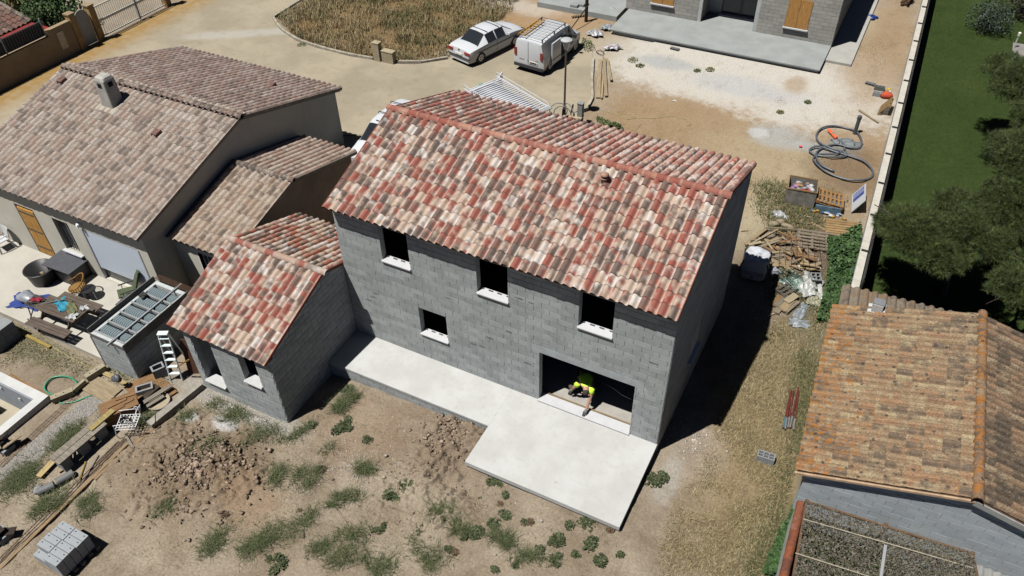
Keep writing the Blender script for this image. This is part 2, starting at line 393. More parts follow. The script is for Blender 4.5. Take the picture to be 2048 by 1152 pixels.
# ================================================================ SETTING
def ground_mat():
    A = lambda r, g, b, E=1.22: globals()['A'](r, g, b, E); m = N('soil'); p = m.pos()
    soil = A(194, 180, 159); soil2 = A(160, 144, 123); 
    n1 = m.noise(p, .55, 6, .62); n2 = m.noise(p, 3.2, 6, .65); n3 = m.noise(p, 17, 4, .65)
    col = m.mix(m.map(n1, .35, .65), soil2, soil)
    col = m.mix(m.map(n2, .4, .72, 0, .5), col, A(184, 168, 147))
    wob = m.math('ADD', m.math('MULTIPLY', m.math('SUBTRACT', n1, .5), 1.1), m.math('MULTIPLY', m.math('SUBTRACT', n2, .5), .8))
    q = m.sep(p)
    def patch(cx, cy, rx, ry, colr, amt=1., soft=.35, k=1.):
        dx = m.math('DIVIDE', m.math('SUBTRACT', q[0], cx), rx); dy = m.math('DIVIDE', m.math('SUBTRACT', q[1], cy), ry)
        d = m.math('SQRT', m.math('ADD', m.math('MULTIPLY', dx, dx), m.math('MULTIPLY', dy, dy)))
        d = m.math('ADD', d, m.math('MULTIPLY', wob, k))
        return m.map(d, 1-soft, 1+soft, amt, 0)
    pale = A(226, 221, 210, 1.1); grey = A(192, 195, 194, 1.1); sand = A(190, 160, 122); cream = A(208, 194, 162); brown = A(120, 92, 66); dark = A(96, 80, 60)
    green = A(98, 104, 62); straw = A(170, 150, 105); gravel = A(150, 146, 138)
    def pw(px, py): g = G(px, py); return g.x, g.y
    P = []
    P.append((*pw(1500, 260), 7.5, 6.5, sand, .75, .4)); P.append((*pw(1560, 330), 3.5, 3.0, cream, .6, .5))
    P.append((-10.2, 8.5, 9, 3.5, cream, .5, .5)); P.append((-17.2, 9.5, 1.6, 6., A(205,198,178), .7, .5))
    P.append((*pw(1430, 150), 7.4, 3.0, pale, .95, .3)); P.append((*pw(1340, 112), 4.8, 1.9, pale, .95, .3)); P.append((*pw(1570, 180), 5.2, 3.2, pale, .95, .35)); P.append((*pw(1700, 150), 1.9, 3.0, pale, .7, .5))
    P.append((*pw(1330, 125), 1.9, .75, grey, .8, .4)); P.append((*pw(1490, 175), 3., 1.0, A(210,211,210,1.1), .8, .4)); P.append((*pw(1590, 170), .6, .9, sand, .6, .5))
    P.append((*pw(1565, 275), 1.4, .9, grey, .75, .5)); P.append((*pw(1515, 265), .45, .4, A(225,225,222), .9, .3))
    P.append((*pw(1650, 300), 1.4, .45, A(200,202,200), .9, .35)); P.append((*pw(1690, 290), .75, .7, A(170,176,176), .9, .3))
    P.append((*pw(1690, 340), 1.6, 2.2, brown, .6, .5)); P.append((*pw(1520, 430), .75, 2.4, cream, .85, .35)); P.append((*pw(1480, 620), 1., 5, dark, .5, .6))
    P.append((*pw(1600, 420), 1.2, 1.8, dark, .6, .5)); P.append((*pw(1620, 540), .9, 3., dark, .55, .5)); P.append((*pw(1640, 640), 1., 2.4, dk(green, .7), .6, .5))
    P.append((*pw(1520, 880), 1.5, 4.5, A(168,146,108), .8, .5)); P.append((*pw(1560, 1080), 1.2, 1.5, green, .6, .5)); P.append((*pw(1390, 900), .9, 1., A(190,176,158), .7, .5)); P.append((*pw(1335, 960), .35, .9, A(196,190,178), .8, .4))
    P.append((*pw(380, 940), 2.6, 2.1, A(150,128,104), .7, .5)); P.append((*pw(900, 900), 1.8, 1.6, A(158,138,117), .6, .5)); P.append((*pw(720, 860), 1.4, 1.3, A(168,142,118), .5, .5)); P.append((*pw(500, 1000), 1., .8, A(180,154,126), .6, .5))
    P.append((*pw(470, 810), 2.6, .5, A(196,192,182), .85, .35)); P.append((*pw(450, 850), .5, .3, A(222,222,220), .9, .3)); P.append((*pw(380, 835), .35, .2, A(214,216,214), .9, .3))
    P.append((*pw(110, 860), 2.7, .6, gravel, .0, .4)); P.append((*pw(60, 690), 2.4, .6, green, .5, .5))
    P.append((-24.5, 25, 7.2, 8.2, A(146,120,80), .9, .2)); P.append((*pw(1110, 30), 3.4, 4.2, A(198,166,128), .9, .4)); P.append((*pw(1190, 90), 1.7, 2.6, A(196,180,152), .6, .5)); P.append((*pw(1030, 10), 3, 1, pale, .6, .5))
    P.append((*pw(1760, 90), 1.6, 7, A(192,164,128), .7, .4)); P.append((*pw(1720, 40), 1., 3, A(206,190,160), .7, .5)); P.append((-52, 14, 11, 16, A(196,186,166), .8, .3)); P.append((-43, 3, 4, 7, dark, .7, .5))
    P.append((*pw(740, 230), 1.6, 1.6, A(222,216,200), .8, .4)); P.append((-46,10,2.5,5,A(120,112,70),.7,.4))
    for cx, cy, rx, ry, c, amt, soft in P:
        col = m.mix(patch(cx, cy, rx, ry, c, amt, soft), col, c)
    col = m.mix(m.map(n3, .3, .75), m.mix(1., col, (.74, .72, .7, 1), 'MULTIPLY'), m.mix(1., col, (1.1, 1.1, 1.1, 1), 'MULTIPLY'))
    col = m.mix(m.map(m.noise(m.vmath('MULTIPLY', p, (1.,.55,1.)), 1.7, 8, .72), .5, .74, 0, .55), col, m.mix(1., col, (.66,.62,.58,1), 'MULTIPLY')); col = m.mix(m.map(m.noise(p, 6.5, 6, .75), .56, .7, 0, .5), col, m.mix(1., col, (1.25,1.24,1.22,1), 'MULTIPLY')); col = m.mix(m.map(m.vor(p, 9.), .05, .11, .55, 0), col, m.mix(1., col, (.5,.46,.42,1), 'MULTIPLY'))
    sp = m.vor(p, 24); col = m.mix(m.map(sp, .08, .16, .5, 0), col, A(216, 206, 190))
    m.bump(m.math('ADD', m.math('MULTIPLY', n3, 1.), m.math('MULTIPLY', m.noise(p, 55, 3), .5)), .55, .03)
    return m.fin(col, .95, .1)
M_SOIL = ground_mat()
# clod mounds in the garden
MOUNDS = [(G(400, 930), 2.7, 1.9, .16), (G(900, 880), 1.2, 2.0, .12), (G(880, 960), 2.0, .9, .06), (G(960, 860), .5, .8, .12)]
_tab = rng.random((64, 64))
def vn(x, y):
    xi, yi = np.floor(x).astype(int), np.floor(y).astype(int); fx, fy = x-xi, y-yi; fx = fx*fx*(3-2*fx); fy = fy*fy*(3-2*fy)
    g = lambda a, b: _tab[a % 64, b % 64]
    return (g(xi,yi)*(1-fx)+g(xi+1,yi)*fx)*(1-fy)+(g(xi,yi+1)*(1-fx)+g(xi+1,yi+1)*fx)*fy-.5
POOLR = (-26., -18.85, -13.2, -6.68)
def build_ground():
    xs = np.concatenate([np.linspace(-400, -60, 12), np.linspace(-56, -26, 16), np.arange(-25, -15, .25), np.arange(-15, 5.2, .1), np.linspace(5.6, 14, 10), np.linspace(20, 300, 10)])
    ys = np.concatenate([np.linspace(-250, -20, 10), np.linspace(-16, -11.5, 5), np.arange(-11.2, 2.5, .1), np.arange(2.5, 24, .2), np.linspace(24.5, 42, 36), np.linspace(46, 400, 12)])
    X, Y = np.meshgrid(xs, ys)
    Z = np.zeros_like(X); wsum = np.zeros_like(X)
    for gx, gy, gzv in GP:
        k = ((X-gx)**2+(Y-gy)**2+.3)**-1.8; Z += k*gzv; wsum += k
    Z /= wsum
    gard = np.clip((-.3-Y)/1., 0, 1)*np.clip((X+16)/1., 0, 1)
    right = np.clip((X-.2)/.5, 0, 1)*np.clip((22-Y)/2, 0, 1)
    am = np.maximum(gard, right)
    Z += am*(vn(X*1.3, Y*1.3)*.09+vn(X*4.1+9, Y*4.1)*.05+vn(X*8.7+3, Y*8.7)*.045)
    for c, rx, ry, h in MOUNDS:
        d = np.sqrt(((X-c.x)/rx)**2+((Y-c.y)/ry)**2); k = np.clip(1.15-d, 0, 1); k = k*k*(3-2*k)
        Z += k*(h+vn(X*3.1, Y*3.1)*.16+vn(X*6.5, Y*6.5)*.16+vn(X*9.3, Y*9.3)*.12)
    # gutter beside slab and annex stays below their tops
    Z = np.where((X > -10.9) & (X < .12) & (Y > -3.2) & (Y < 7.3), np.minimum(Z, -.26), Z)
    # under the road: flat
    Z = np.where((Y > 11) & (X < -9.5), -.53+0*Z, Z)
    wx = 4.06-.0225*(Y-6)
    Z = np.where((X > wx+.05), -1.25, Z)
    px0, px1, py0, py1 = POOLR
    Z = np.where((X > px0) & (X < px1-.2) & (Y > py0) & (Y < py1-.2), -2.3, Z)
    nx, ny = len(xs), len(ys)
    V = np.stack([X.ravel(), Y.ravel(), Z.ravel()], 1)
    i = np.arange((nx-1)*(ny-1)); r, c = i//(nx-1), i % (nx-1); a = r*nx+c
    F = np.stack([a, a+1, a+nx+1, a+nx], 1)
    o = mobj('ground', fast_mesh('ground', V, F, True), M_SOIL, kind='structure')
    return o
ground = build_ground()
ground['label'] = 'bare tan building-site soil around the houses'

def road_mat():
    m = N('road_surface'); p = m.pos(); q = m.sep(p)
    n1 = m.noise(p, .35, 5, .6); n2 = m.noise(p, 2.5, 6, .62); n3 = m.noise(p, 40, 3, .6)
    col = m.mix(m.map(n1, .35, .65), A(184, 172, 149), A(203, 191, 166))
    yl = m.math('MULTIPLY', m.map(q[0], -37.8, -35.5, 1, 0), m.map(n2, .3, .6, .5, 1)); col = m.mix(yl, col, A(186, 148, 84))
    # dusty lane of pale sand
    d = m.math('ABSOLUTE', m.math('SUBTRACT', m.math('ADD', q[1], m.math('MULTIPLY', n1, 1.2)), m.math('MULTIPLY', m.math('ADD', q[0], 60.5), .62)))
    lane = m.math('MULTIPLY', m.map(d, .2, .9, .75, 0), m.map(q[0], -35.5, -33., 0, 1)); lane = m.math('MULTIPLY', lane, m.map(q[0], -29., -27., 1, 0)); col = m.mix(lane, col, A(212, 208, 196))
    col = m.mix(m.map(n2, .5, .75, 0, .35), col, A(160, 140, 106))
    
    col = m.mix(m.map(m.noise(m.vmath('MULTIPLY', p, (.25,1.,1.)), 1.1, 6, .7), .55, .75, 0, .3), col, A(150, 138, 116))
    col = m.mix(m.map(n3, .5, .8, 0, .3), col, A(140, 124, 98))
    m.bump(n3, .2, .006); return m.fin(col, .93, .15)
M_ROAD = road_mat()
RP = [(-31.2,40),(-31.1,19.9),(-29.75,18.8),(-28,18.02),(-26.05,17.78),(-24,17.74),(-22.3,17.95),(-20.4,18.25),(-18.9,19.7),(-18.5,22.),(-17.2,24.6),(-15.5,25.4),(-12.6,25.0),(-11.75,23.1),(-10.95,21.),(-10.1,19),(-9.95,17.4),(-10.4,15.2),(-11.6,12.4),(-15,12.0),(-17.6,12.2),(-18.3,11.4),(-20,10.6),(-28.2,10.6),(-28.6,-12),(-38.25,-12),(-38.25,40)]
rd = MB().prism([(x, y, -.6) for x, y in RP], (0, 0, .1)).build('road', M_ROAD); rd['kind'] = 'structure'; rd['label'] = 'sandy concrete estate road with a turning area'
# painted-on nothing: only kerbs
M_KERB = pm('kerb_stone', A(205, 196, 176), .2, 3, bump=.3)
def kerb(pts, n_per, wd=.14, label=''):
    k = thing('kerb', label, 'kerb', pts[0] if len(pts[0]) == 3 else (*pts[0], -.5), kind='structure')
    base = Vector(k.location); P = [Vector((*p[:2], -.5)) for p in pts]
    L = [0]
    for a, b in zip(P, P[1:]): L.append(L[-1]+(b-a).length)
    def at(t):
        for i in range(len(P)-1):
            if t <= L[i+1] or i == len(P)-2: return P[i].lerp(P[i+1], (t-L[i])/(L[i+1]-L[i]))
    n = max(1, int(L[-1]/n_per))
    for i in range(n):
        a, b = at(L[-1]*i/n), at(L[-1]*(i+1)/n); d = (b-a).normalized()*.006
        MB().bar(a+d-base+Vector((0,0,.0)), b-d-base, wd, .24+random.uniform(0,.01)).build('kerb_stone', M_KERB, k)
    return k
kerb([(-31.35,24),(-31.2,19.9),(-29.8,18.88),(-28.02,18.1),(-26.05,17.86),(-24,17.82),(-22.6,17.98)], 1., label='curved pale kerb edging the dry grass plot')
kerb([(-21.2,18.2),(-20.4,18.33),(-18.95,19.8)], 1., label='short straight kerb between stone meter pillar and parked sedan')
kerb([(-11.72,23.1),(-10.92,21.),(-10.05,19),(-9.88,17.8),(-10.3,17.)], 1., label='kerb along the bare lot beside the stacked planks')
# lawn beyond the boundary wall
def lawn_mat():
    m = N('lawn_grass'); p = m.pos(); n1 = m.noise(p, .35, 6, .65); n2 = m.noise(p, 5, 7, .75); n3 = m.noise(p, 70, 3, .7)
    col = m.mix(m.map(n1, .3, .7), (.0170, .0285, .0055, 1), (.0255, .0375, .0076, 1)); col = m.mix(m.map(n2, .4, .7, 0, .6), col, (0.0074, 0.0172, 0.0041, 1)); col = m.mix(m.map(n3, .5, .8, 0, .7), col, (0.0279, 0.0377, 0.0131, 1))
    m.bump(n3, .8, .03); return m.fin(col, .9, .1)
M_LAWN = lawn_mat()
lw = MB().prism([(wallx(-14)-.02, -14, -1.1), (120, -14, -1.1), (120, 160, -1.1), (wallx(160)-.02, 160, -1.1)], (0, 0, .2)).build('lawn', M_LAWN); lw['kind'] = 'structure'; lw['label'] = 'neat green lawn beyond the boundary wall'
def lawn_blades():
    n = 90000; x = 3.6+rng.random(n)*7.5; y = 7.5+rng.random(n)**1.2*32; k = x > 4.4-.0225*(y-6); x, y = x[k], y[k]; n = len(x)
    h = .03+rng.random(n)*.035; a = rng.random(n)*6.28; wd = .008
    B = np.stack([x, y, np.full(n, -.9)], 1); T = B+np.stack([np.cos(a)*h*.6, np.sin(a)*h*.6, h], 1); dx = np.stack([-np.sin(a)*wd, np.cos(a)*wd, 0*a], 1)
    V = np.stack([B-dx, B+dx, T], 1).reshape(-1, 3); F = np.arange(3*n).reshape(-1, 3)
    me = fast_mesh('lawn_blade_mass', V, F); c = np.array([.021, .035, .008])*(.6+.8*rng.random((n, 1))); c[rng.random(n) < .12] = (.045, .05, .02)
    colattr(me, np.repeat(np.concatenate([c, np.ones((n, 1))], 1), 3, 0)); mobj('lawn_blade_mass', me, attr_mat('grass_blade'), lw, kind='stuff')
lawn_blades()
# ================================================================ MAIN HOUSE
M_BLK = block_mat('concrete_block', A(156, 160, 159, .68)); M_MORT = pm('mortar', A(168, 172, 171, .66), .1, 8, world=True)
M_CONC = pm('smooth_concrete', A(156, 162, 163, .66), .1, 3, world=True, bump=.1); M_SILL = pm('white_sill', A(240, 241, 243, 1.35), .04, 5, .6, .05)
M_DARKIN = pm('raw_interior', A(120, 120, 118), .1, 3, world=True)
def slab_mat():
    m = N('poured_slab'); p = m.pos(); n1 = m.noise(p, .7, 6, .6); n2 = m.noise(p, 5, 6, .7); n3 = m.noise(p, 60, 3)
    col = m.mix(m.map(n1, .35, .65), A(216, 216, 211, 1.2), A(230, 231, 228, 1.2)); col = m.mix(m.map(n2, .5, .72, 0, .3), col, A(198, 195, 186)); col = m.mix(m.map(m.noise(m.vmath('MULTIPLY', p, (1.,4.,1.)), 1.6, 7, .7), .58, .75, 0, .3), col, A(196,188,170)); col = m.mix(m.map(m.vor(p, 1.7), .02, .05, .5, 0), col, A(140,130,116))
    col = m.mix(m.map(m.noise(p, 2.1, 8, .75), .66, .72, 0, .5), col, A(168, 164, 154)); m.bump(n3, .12, .004); return m.fin(col, .9, .2)
M_SLAB = slab_mat()
LW = 10.83; RX0, RX1 = -10.87, .03
house = thing('main_house', 'unfinished two-storey grey block house with new mottled red and cream tile roof', 'house')
OPS = [(-9.2,-8.2,3.79,5.1),(-5.89,-4.89,3.79,5.1),(-2.7,-1.7,3.79,5.1),(-8.1,-7.1,1.11,2.24),(-3.88,-.88,.0,2.15)]
mb = MB()
shell_wall(mb, -LW, 0, 0, 5.4, OPS, lambda a, b, c, d: mb.bx(a, b, 0, .2, c, d))
fw_ = mb.build('front_wall', M_MORT, house)
LINT = (-4.15,-.62,2.15,2.46)
rects = block_rects(LW, 5.4, [(a+LW, b+LW, c, d) for a, b, c, d in OPS+[LINT, (-4.15,-3.88,2.15,2.46)]])
place_blocks(fw_, [((-LW, 0, 0), (1,0,0), (0,-1,0), rects)], M_BLK, 290)
MB().bx(-4.15,-.62,-.012,.0,2.16,2.45).build('lintel', M_CONC, fw_)
slope = (6.72-5.43)/3.83
def gab(y): return 5.40+slope*(min(y, 7.1-y)+.0)+.08
# side and rear walls with gables
mb = MB(); mb.prism([(0,.2,-.7),(0,6.9,-.7),(0,6.9,gab(6.9)),(0,3.55,gab(3.55)),(0,.2,gab(.2))], (-.2,0,0)); mb.bx(-.2,0,.0,.2,5.4,5.44); mb.bx(-.2,0,0,.2,-.7,-.003)
rw = mb.build('side_wall', M_MORT, house)
rr = block_rects(7.1, lambda u: gab(u)+.72, [(2.4,3.4,1.9,2.95)], z0=0)
place_blocks(rw, [((0, 0, -.72), (0,1,0), (1,0,0), rr)], M_BLK, 0)
MB().bx(-.05,.12,2.38,3.42,1.15,1.2).build('window_sill', M_SILL, rw)
mb = MB(); mb.prism([(-LW,.2,-.7),(-LW,6.9,-.7),(-LW,6.9,gab(6.9)),(-LW,3.55,gab(3.55)),(-LW,.2,gab(.2))], (.2,0,0)); mb.build('side_wall', M_MORT, house)
MB().bx(-LW,0,6.9,7.1,-.7,5.45).build('rear_wall', M_MORT, house)
MB().bx(-LW+.2,-.2,.2,6.9,-.2,-.004).build('interior_floor', pm('interior_screed', A(205,200,190), .08, 2, world=True), house)
MB().bx(-LW+.2,-.2,.2,6.9,2.55,2.75).build('ceiling', M_DARKIN, house)
MB().bx(-4.6,-4.5,.2,6.9,.0,2.55).bx(-4.5,-.2,4.2,4.3,0,2.55).build('partition_wall', M_DARKIN, house)
# window reveals: concrete jamb trims, sills with upstand
for i, (a, b, c, d) in enumerate(OPS[:4]):
    s_ = MB(); s_.add([(a-.02,-.075,c-.035),(b+.02,-.075,c-.035),(b+.02,-.075,c+.0),(a-.02,-.075,c+.0),(a-.02,.2,c-.035),(b+.02,.2,c-.035),(b+.02,.2,c+.05),(a-.02,.2,c+.05)], [(0,1,2,3),(3,2,6,7),(1,5,6,2),(4,0,3,7),(0,4,5,1)])
    q = s_.build('window_sill', M_SILL, fw_)
    mb = MB()
    for k in range(4): x = a+.08+(b-a-.16)*k/3.; mb.bx(x-.07+.0, x+.07, .13, .155, c+.045, c+.075) if k in (1,2) else mb.bx(x-.05, x+.05, .13, .155, c+.045, c+.075)
    mb.build('sill_peg', flat('dark_peg', (.05,.05,.05,1)), fw_)
a, b, c, d = OPS[4]
MB().add([(a-.02,-.1,.022),(b+.02,-.1,.022),(b+.02,-.1,.055),(a-.02,-.1,.055),(a+.005,.24,.022),(b-.005,.24,.022),(b-.005,.24,.085),(a+.005,.24,.085)], [(0,1,2,3),(3,2,6,7),(1,5,6,2),(4,0,3,7),(0,4,5,1),(5,4,7,6)]).build('door_sill', M_SILL, fw_)
MB().bx(a,b,.245,.30,.0,.10).build('shuttering_board', wood('form_timber', A(176,150,112)), fw_)
# printed block stamps (small illegible ink marks)
M_INK = flat('black_ink', (.05,.05,.055,1), .9, .1)
for px, py, L, k in ((753,588,.2,2),(747,594,.24,0),(738,600,.2,2),(898,597,.2,2),(980,676,.26,0),(965,693,.22,2),(947,688,.22,2),(1056,727,.26,0),(1038,597,.28,1),(1018,664,.2,1),(1308,727,.28,1),(1062,606,.2,1)):
    p = UY(px, py, -.0165); mb = MB(); rs = random.Random(px)
    n = 8; x = p.x-L/2
    for i in range(n):
        ww = L/n*rs.uniform(.5, .95); hh = rs.uniform(.025, .05) if k != 2 else rs.uniform(.035, .06)*(1 if i < 4 else .65)
        mb.bx(x, x+ww*.5, -.0188, -.0172, p.z-hh/2, p.z+hh/2); mb.bx(x, x+ww, -.0188, -.0172, p.z+rs.choice((-.4,.0,.4))*hh-.004, p.z+rs.choice((-.4,.0,.4))*hh+.006); x += L/n
    mb.v = [(v[0], v[1], v[2]) for v in mb.v]; mb.build('printed_stamp', M_INK, fw_)
# roof
W0, L0 = (RX1-RX0)/42, .3685
ang = math.atan(slope); ss = Vector((0, math.cos(ang), math.sin(ang))); sb = Vector((0, -math.cos(ang), math.sin(ang)))
OF = Vector((RX0, -.33, 5.42)); OB = Vector((RX1, 7.43, 5.42))
CREAM, RED, GREYB, PALE = A(220,195,174,1.14), A(178,86,72,1.14), A(112,96,89,1.14), A(238,230,222,1.12)
TM1 = tile_mat('new_tile_front', OF, (1,0,0), ss, W0, L0, CREAM, RED, GREYB, PALE, kr=.02, kd=.03)
TM2 = tile_mat('new_tile_rear', OB, (-1,0,0), sb, W0, L0, A(212,178,160,.9), A(180,98,84,.9), A(128,110,102,.9), A(220,208,200,.9), kr=.0, kd=.03)
deck = MB(); t = .05
e0, r0, b0 = (-.24, 5.40), (3.55, 5.40+slope*3.79), (7.34, 5.40)
deck.prism([(RX0+.03, e0[0], e0[1]), (RX0+.03, r0[0], r0[1]), (RX0+.03, b0[0], b0[1]), (RX0+.03, b0[0], b0[1]-.06), (RX0+.03, r0[0], r0[1]-.06), (RX0+.03, e0[0], e0[1]-.06)], (RX1-RX0-.06, 0, 0))
roof = deck.build('roof', pm('roof_timber', A(120,90,66), .15, 4), house)
V_, F_ = tile_mesh(W0, L0, .092)
place_tiles(roof, [(slope_mats(OF, (1,0,0), ss, 42, 11, W0, L0), TM1), (slope_mats(OB, (-1,0,0), sb, 42, 11, W0, L0), TM2)], V_, F_, 295)
M_RIDGE = tile_mat('new_ridge', (RX0,0,0), (1,0,0), (0,1,0), .37, 9., A(214,160,136,1.35), A(184,100,84,1.35), A(190,120,104,1.35), A(226,200,180,1.35), amp=.9, scale=2.5)
ridge_tiles(roof, (RX0-.06, 3.55, 6.755), (RX1+.06, 3.55, 6.755), 29, .13, M_RIDGE, flip=True)
M_VERGE = pm('terracotta_verge', A(176,104,86), .15, 5, world=True)
for X, sg in ((RX1+.012, 1), (RX0-.012, -1)):
    for O_, s__ in ((OF, ss), (OB, sb)):
        p0 = Vector((X, O_.y, O_.z+.02)); MB().bar(p0, p0+s__*4.03, .022, .10).build('verge_strip', M_VERGE, roof)
# small roof vent
vp = Vector((-3.32, 2.95, 5.43+slope*3.28+.04))
mb = MB(); mb.lathe([(.09,-.08),(.085,.12),(.12,.13),(.12,.15),(.05,.16),(.05,.22),(.12,.23),(.13,.25),(.06,.30),(.0,.31)], 14, vp); mb.build('roof_vent', pm('vent_terracotta', A(206,160,138), .1, 8), roof, True)
# terrace slabs (setting)
t1 = MB().bx(-4.82, .02, -3.09, -.004, -.16, 0).build('terrace', M_SLAB, kind='structure'); t1['label'] = 'pale poured concrete terrace in front of the large opening'
MB().bx(-4.76, -.04, -3.03, -.01, -.62, -.164).build('terrace_footing', M_CONC, t1)
t2 = MB().bx(-10.84, -4.824, -1.63, -.004, -.08, -.003).build('terrace', M_SLAB, kind='structure'); t2['label'] = 'narrow concrete walkway slab along the house front'
mb = MB().bx(-10.84, -4.84, -1.60, -.01, -.75, -.084); f2 = mb.build('terrace_footing', M_CONC, t2)
place_blocks(f2, [((-10.84,-1.60,-.48),(1,0,0),(0,-1,0), block_rects(6.0, .4, []))], M_BLK, 40)
# ================================================================ ANNEX
annex = thing('annex', 'low grey block annex with mottled tile roof left of the main house', 'annex')
AX0, AX1, AYF, AYB = -14.4, -10.875, -3.9, 2.1
AO = [(-14.12,-13.28,-.18,1.95),(-12.18,-11.5,.76,1.95)]
mb = MB(); shell_wall(mb, AX0, AX1, -.85, 2.16, AO, lambda a, b, c, d: mb.bx(a, b, AYF, AYF+.2, c, d)); afw = mb.build('front_wall', M_MORT, annex)
place_blocks(afw, [((AX0, AYF, -.85), (1,0,0), (0,-1,0), block_rects(AX1-AX0, 3.0, [(a-AX0, b-AX0, c+.85, d+.85) for a, b, c, d in AO]))], M_BLK, 120)
asl = .365
def agab(y): return 2.16+asl*(min(y-AYF, AYB-y))
ARY = (AYF+AYB)/2
for X, nm, nrm in ((AX1, 'side_wall', 1), (AX0, 'side_wall', -1)):
    mb = MB(); P = [(X,AYF+.2,-.85),(X,AYB,-.85),(X,AYB,agab(AYB)),(X,ARY,agab(ARY)),(X,AYF+.2,agab(AYF+.2))]
    mb.prism(P, (-.2*nrm,0,0)); q = mb.build(nm, M_MORT, annex)
    if nrm == 1: place_blocks(q, [((X, AYF, -.85), (0,1,0), (1,0,0), block_rects(AYB-AYF, lambda u: agab(AYF+u)+.85, []))], M_BLK, 0)
MB().bx(AX0,AX1,AYB-.2,AYB-.001,-.85,2.16).build('rear_wall', M_MORT, annex)
MB().bx(AX0+.2,AX1-.2,AYF+.2,AYB-.2,-.75,-.55).build('interior_floor', M_DARKIN, annex)
for a, b, c, d in AO:
    MB().add([(a-.02,AYF-.1,c-.05),(b+.02,AYF-.1,c-.05),(b+.02,AYF-.1,c),(a-.02,AYF-.1,c),(a-.0,AYF+.25,c-.05),(b+.0,AYF+.25,c-.05),(b+.0,AYF+.25,c+.05),(a-.0,AYF+.25,c+.05)], [(0,1,2,3),(3,2,6,7),(1,5,6,2),(4,0,3,7),(0,4,5,1),(5,4,7,6)]).build('window_sill', pm('splashed_sill', A(232,232,230,1.35), .05, 5, .7, .1, speck=.5), afw)
aang = math.atan(asl); as1 = Vector((0, math.cos(aang), math.sin(aang))); as2 = Vector((0, -math.cos(aang), math.sin(aang)))
ARX0, ARX1 = -14.75, -10.88; NCA = 15; WA = (ARX1-ARX0)/NCA; LA = .37
AOF = Vector((ARX0, AYF-.17, 2.16+.0)); AOB = Vector((ARX1, AYB+.17, 2.16))
AR = (ARY, 2.16+asl*(ARY-AYF+.1))
mb = MB(); e = (AYF-.1, 2.16-.02)
mb.prism([(ARX0+.02, e[0], e[1]), (ARX0+.02, AR[0], AR[1]-.02), (ARX0+.02, AYB+.1, e[1]), (ARX0+.02, AYB+.1, e[1]-.05), (ARX0+.02, AR[0], AR[1]-.07), (ARX0+.02, e[0], e[1]-.05)], (ARX1-ARX0-.04, 0, 0))
aroof = mb.build('roof', MATS['roof_timber'], annex)
TA1 = tile_mat('annex_tile_front', AOF, (1,0,0), as1, WA, LA, CREAM, RED, GREYB, PALE, kr=.02, kd=.0)
TA2 = tile_mat('annex_tile_rear', AOB, (-1,0,0), as2, WA, LA, A(220,194,170,1.05), A(184,98,76,1.05), GREYB, PALE, kr=.04, kd=.0)
V_, F_ = tile_mesh(WA, LA, .092); nr = 9
place_tiles(aroof, [(slope_mats(AOF, (1,0,0), as1, NCA, nr, WA, LA), TA1), (slope_mats(AOB, (-1,0,0), as2, NCA, nr, WA, LA), TA2)], V_, F_, 280)
M_RIDA = tile_mat('annex_ridge', (ARX0,0,0), (1,0,0), (0,1,0), .41, 9., A(216,184,164,1.35), A(186,104,88,1.35), A(170,150,138,1.35), A(232,222,212,1.35), amp=1., scale=2.)
ridge_tiles(aroof, (ARX0-.05, ARY, AR[1]+.06), (ARX1+.12, ARY, AR[1]+.06), 10, .125, M_RIDA, flip=False)
for s__, O_ in ((as1, AOF), (as2, AOB)):
    p0 = Vector((ARX1+.011, O_.y, O_.z+.02)); MB().bar(p0, p0+s__*3.3, .02, .10).build('verge_strip', M_VERGE, aroof)
rebase(house, (-5.4, 3.5, -.3)); rebase(annex, (-12.6, -.9, -.75))
# ================================================================ NEIGHBOUR HOUSE (left) AND GARAGE
def render_mat(name, c, grime=.5):
    m = N(name); p = m.pos(); n1 = m.noise(p, .8, 6, .65); n2 = m.noise(p, 30, 4, .6)
    col = m.mix(m.map(n1, .35, .7, 0, grime), c, dk(c, .68)); col = m.mix(m.map(n2, .45, .8, 0, .35), col, dk(c, .6))
    q = m.sep(p); st = m.noise(m.vmath('MULTIPLY', p, (3., 3., .35)), 2.2, 4); col = m.mix(m.map(st, .52, .75, 0, grime*.7), col, dk(c, .6))
    m.bump(n2, .5, .01); return m.fin(col, .95, .1)
M_BEIGE = render_mat('beige_render', A(196,192,178,.72), .35); M_BROWNR = render_mat('brown_gable_render', A(150,132,116,.62), .8)
nb = thing('neighbour_house', 'beige rendered house with weathered pinkish tile roof and white chimney', 'house')
BX0, BX1, BYF, BYB, BE = -27.6, -18.4, -1.5, 9.65, 2.62; BRY = (BYF+BYB)/2; bsl = .285
BZ = -.65
def bg_(y): return BE+bsl*(min(y-BYF, BYB-y))
BO = [(-25.45,-24.35,BZ-.1,1.75),(-23.35,-22.5,.25,1.75),(-21.75,-18.85,BZ+.02,1.78)]
mb = MB(); shell_wall(mb, BX0, BX1, -.95, BE, BO, lambda a, b, c, d: mb.bx(a, b, BYF, BYF+.25, c, d)); bfw = mb.build('front_wall', M_BEIGE, nb)
for X, sg in ((BX1, 1), (BX0, -1)):
    MB().prism([(X,BYF+.25,-.95),(X,BYB,-.95),(X,BYB,bg_(BYB)),(X,BRY,bg_(BRY)),(X,BYF+.25,bg_(BYF+.25))], (-.25*sg,0,0)).build('gable_wall', M_BEIGE, nb)
MB().bx(BX0+.25,BX1-.25,BYB-.25,BYB-.001,-.95,BE).build('rear_wall', M_BEIGE, nb)
MB().bx(BX0+.25,BX1-.25,BYF+.25,BYB-.25,-.9,-.7).build('interior_floor', M_DARKIN, nb)
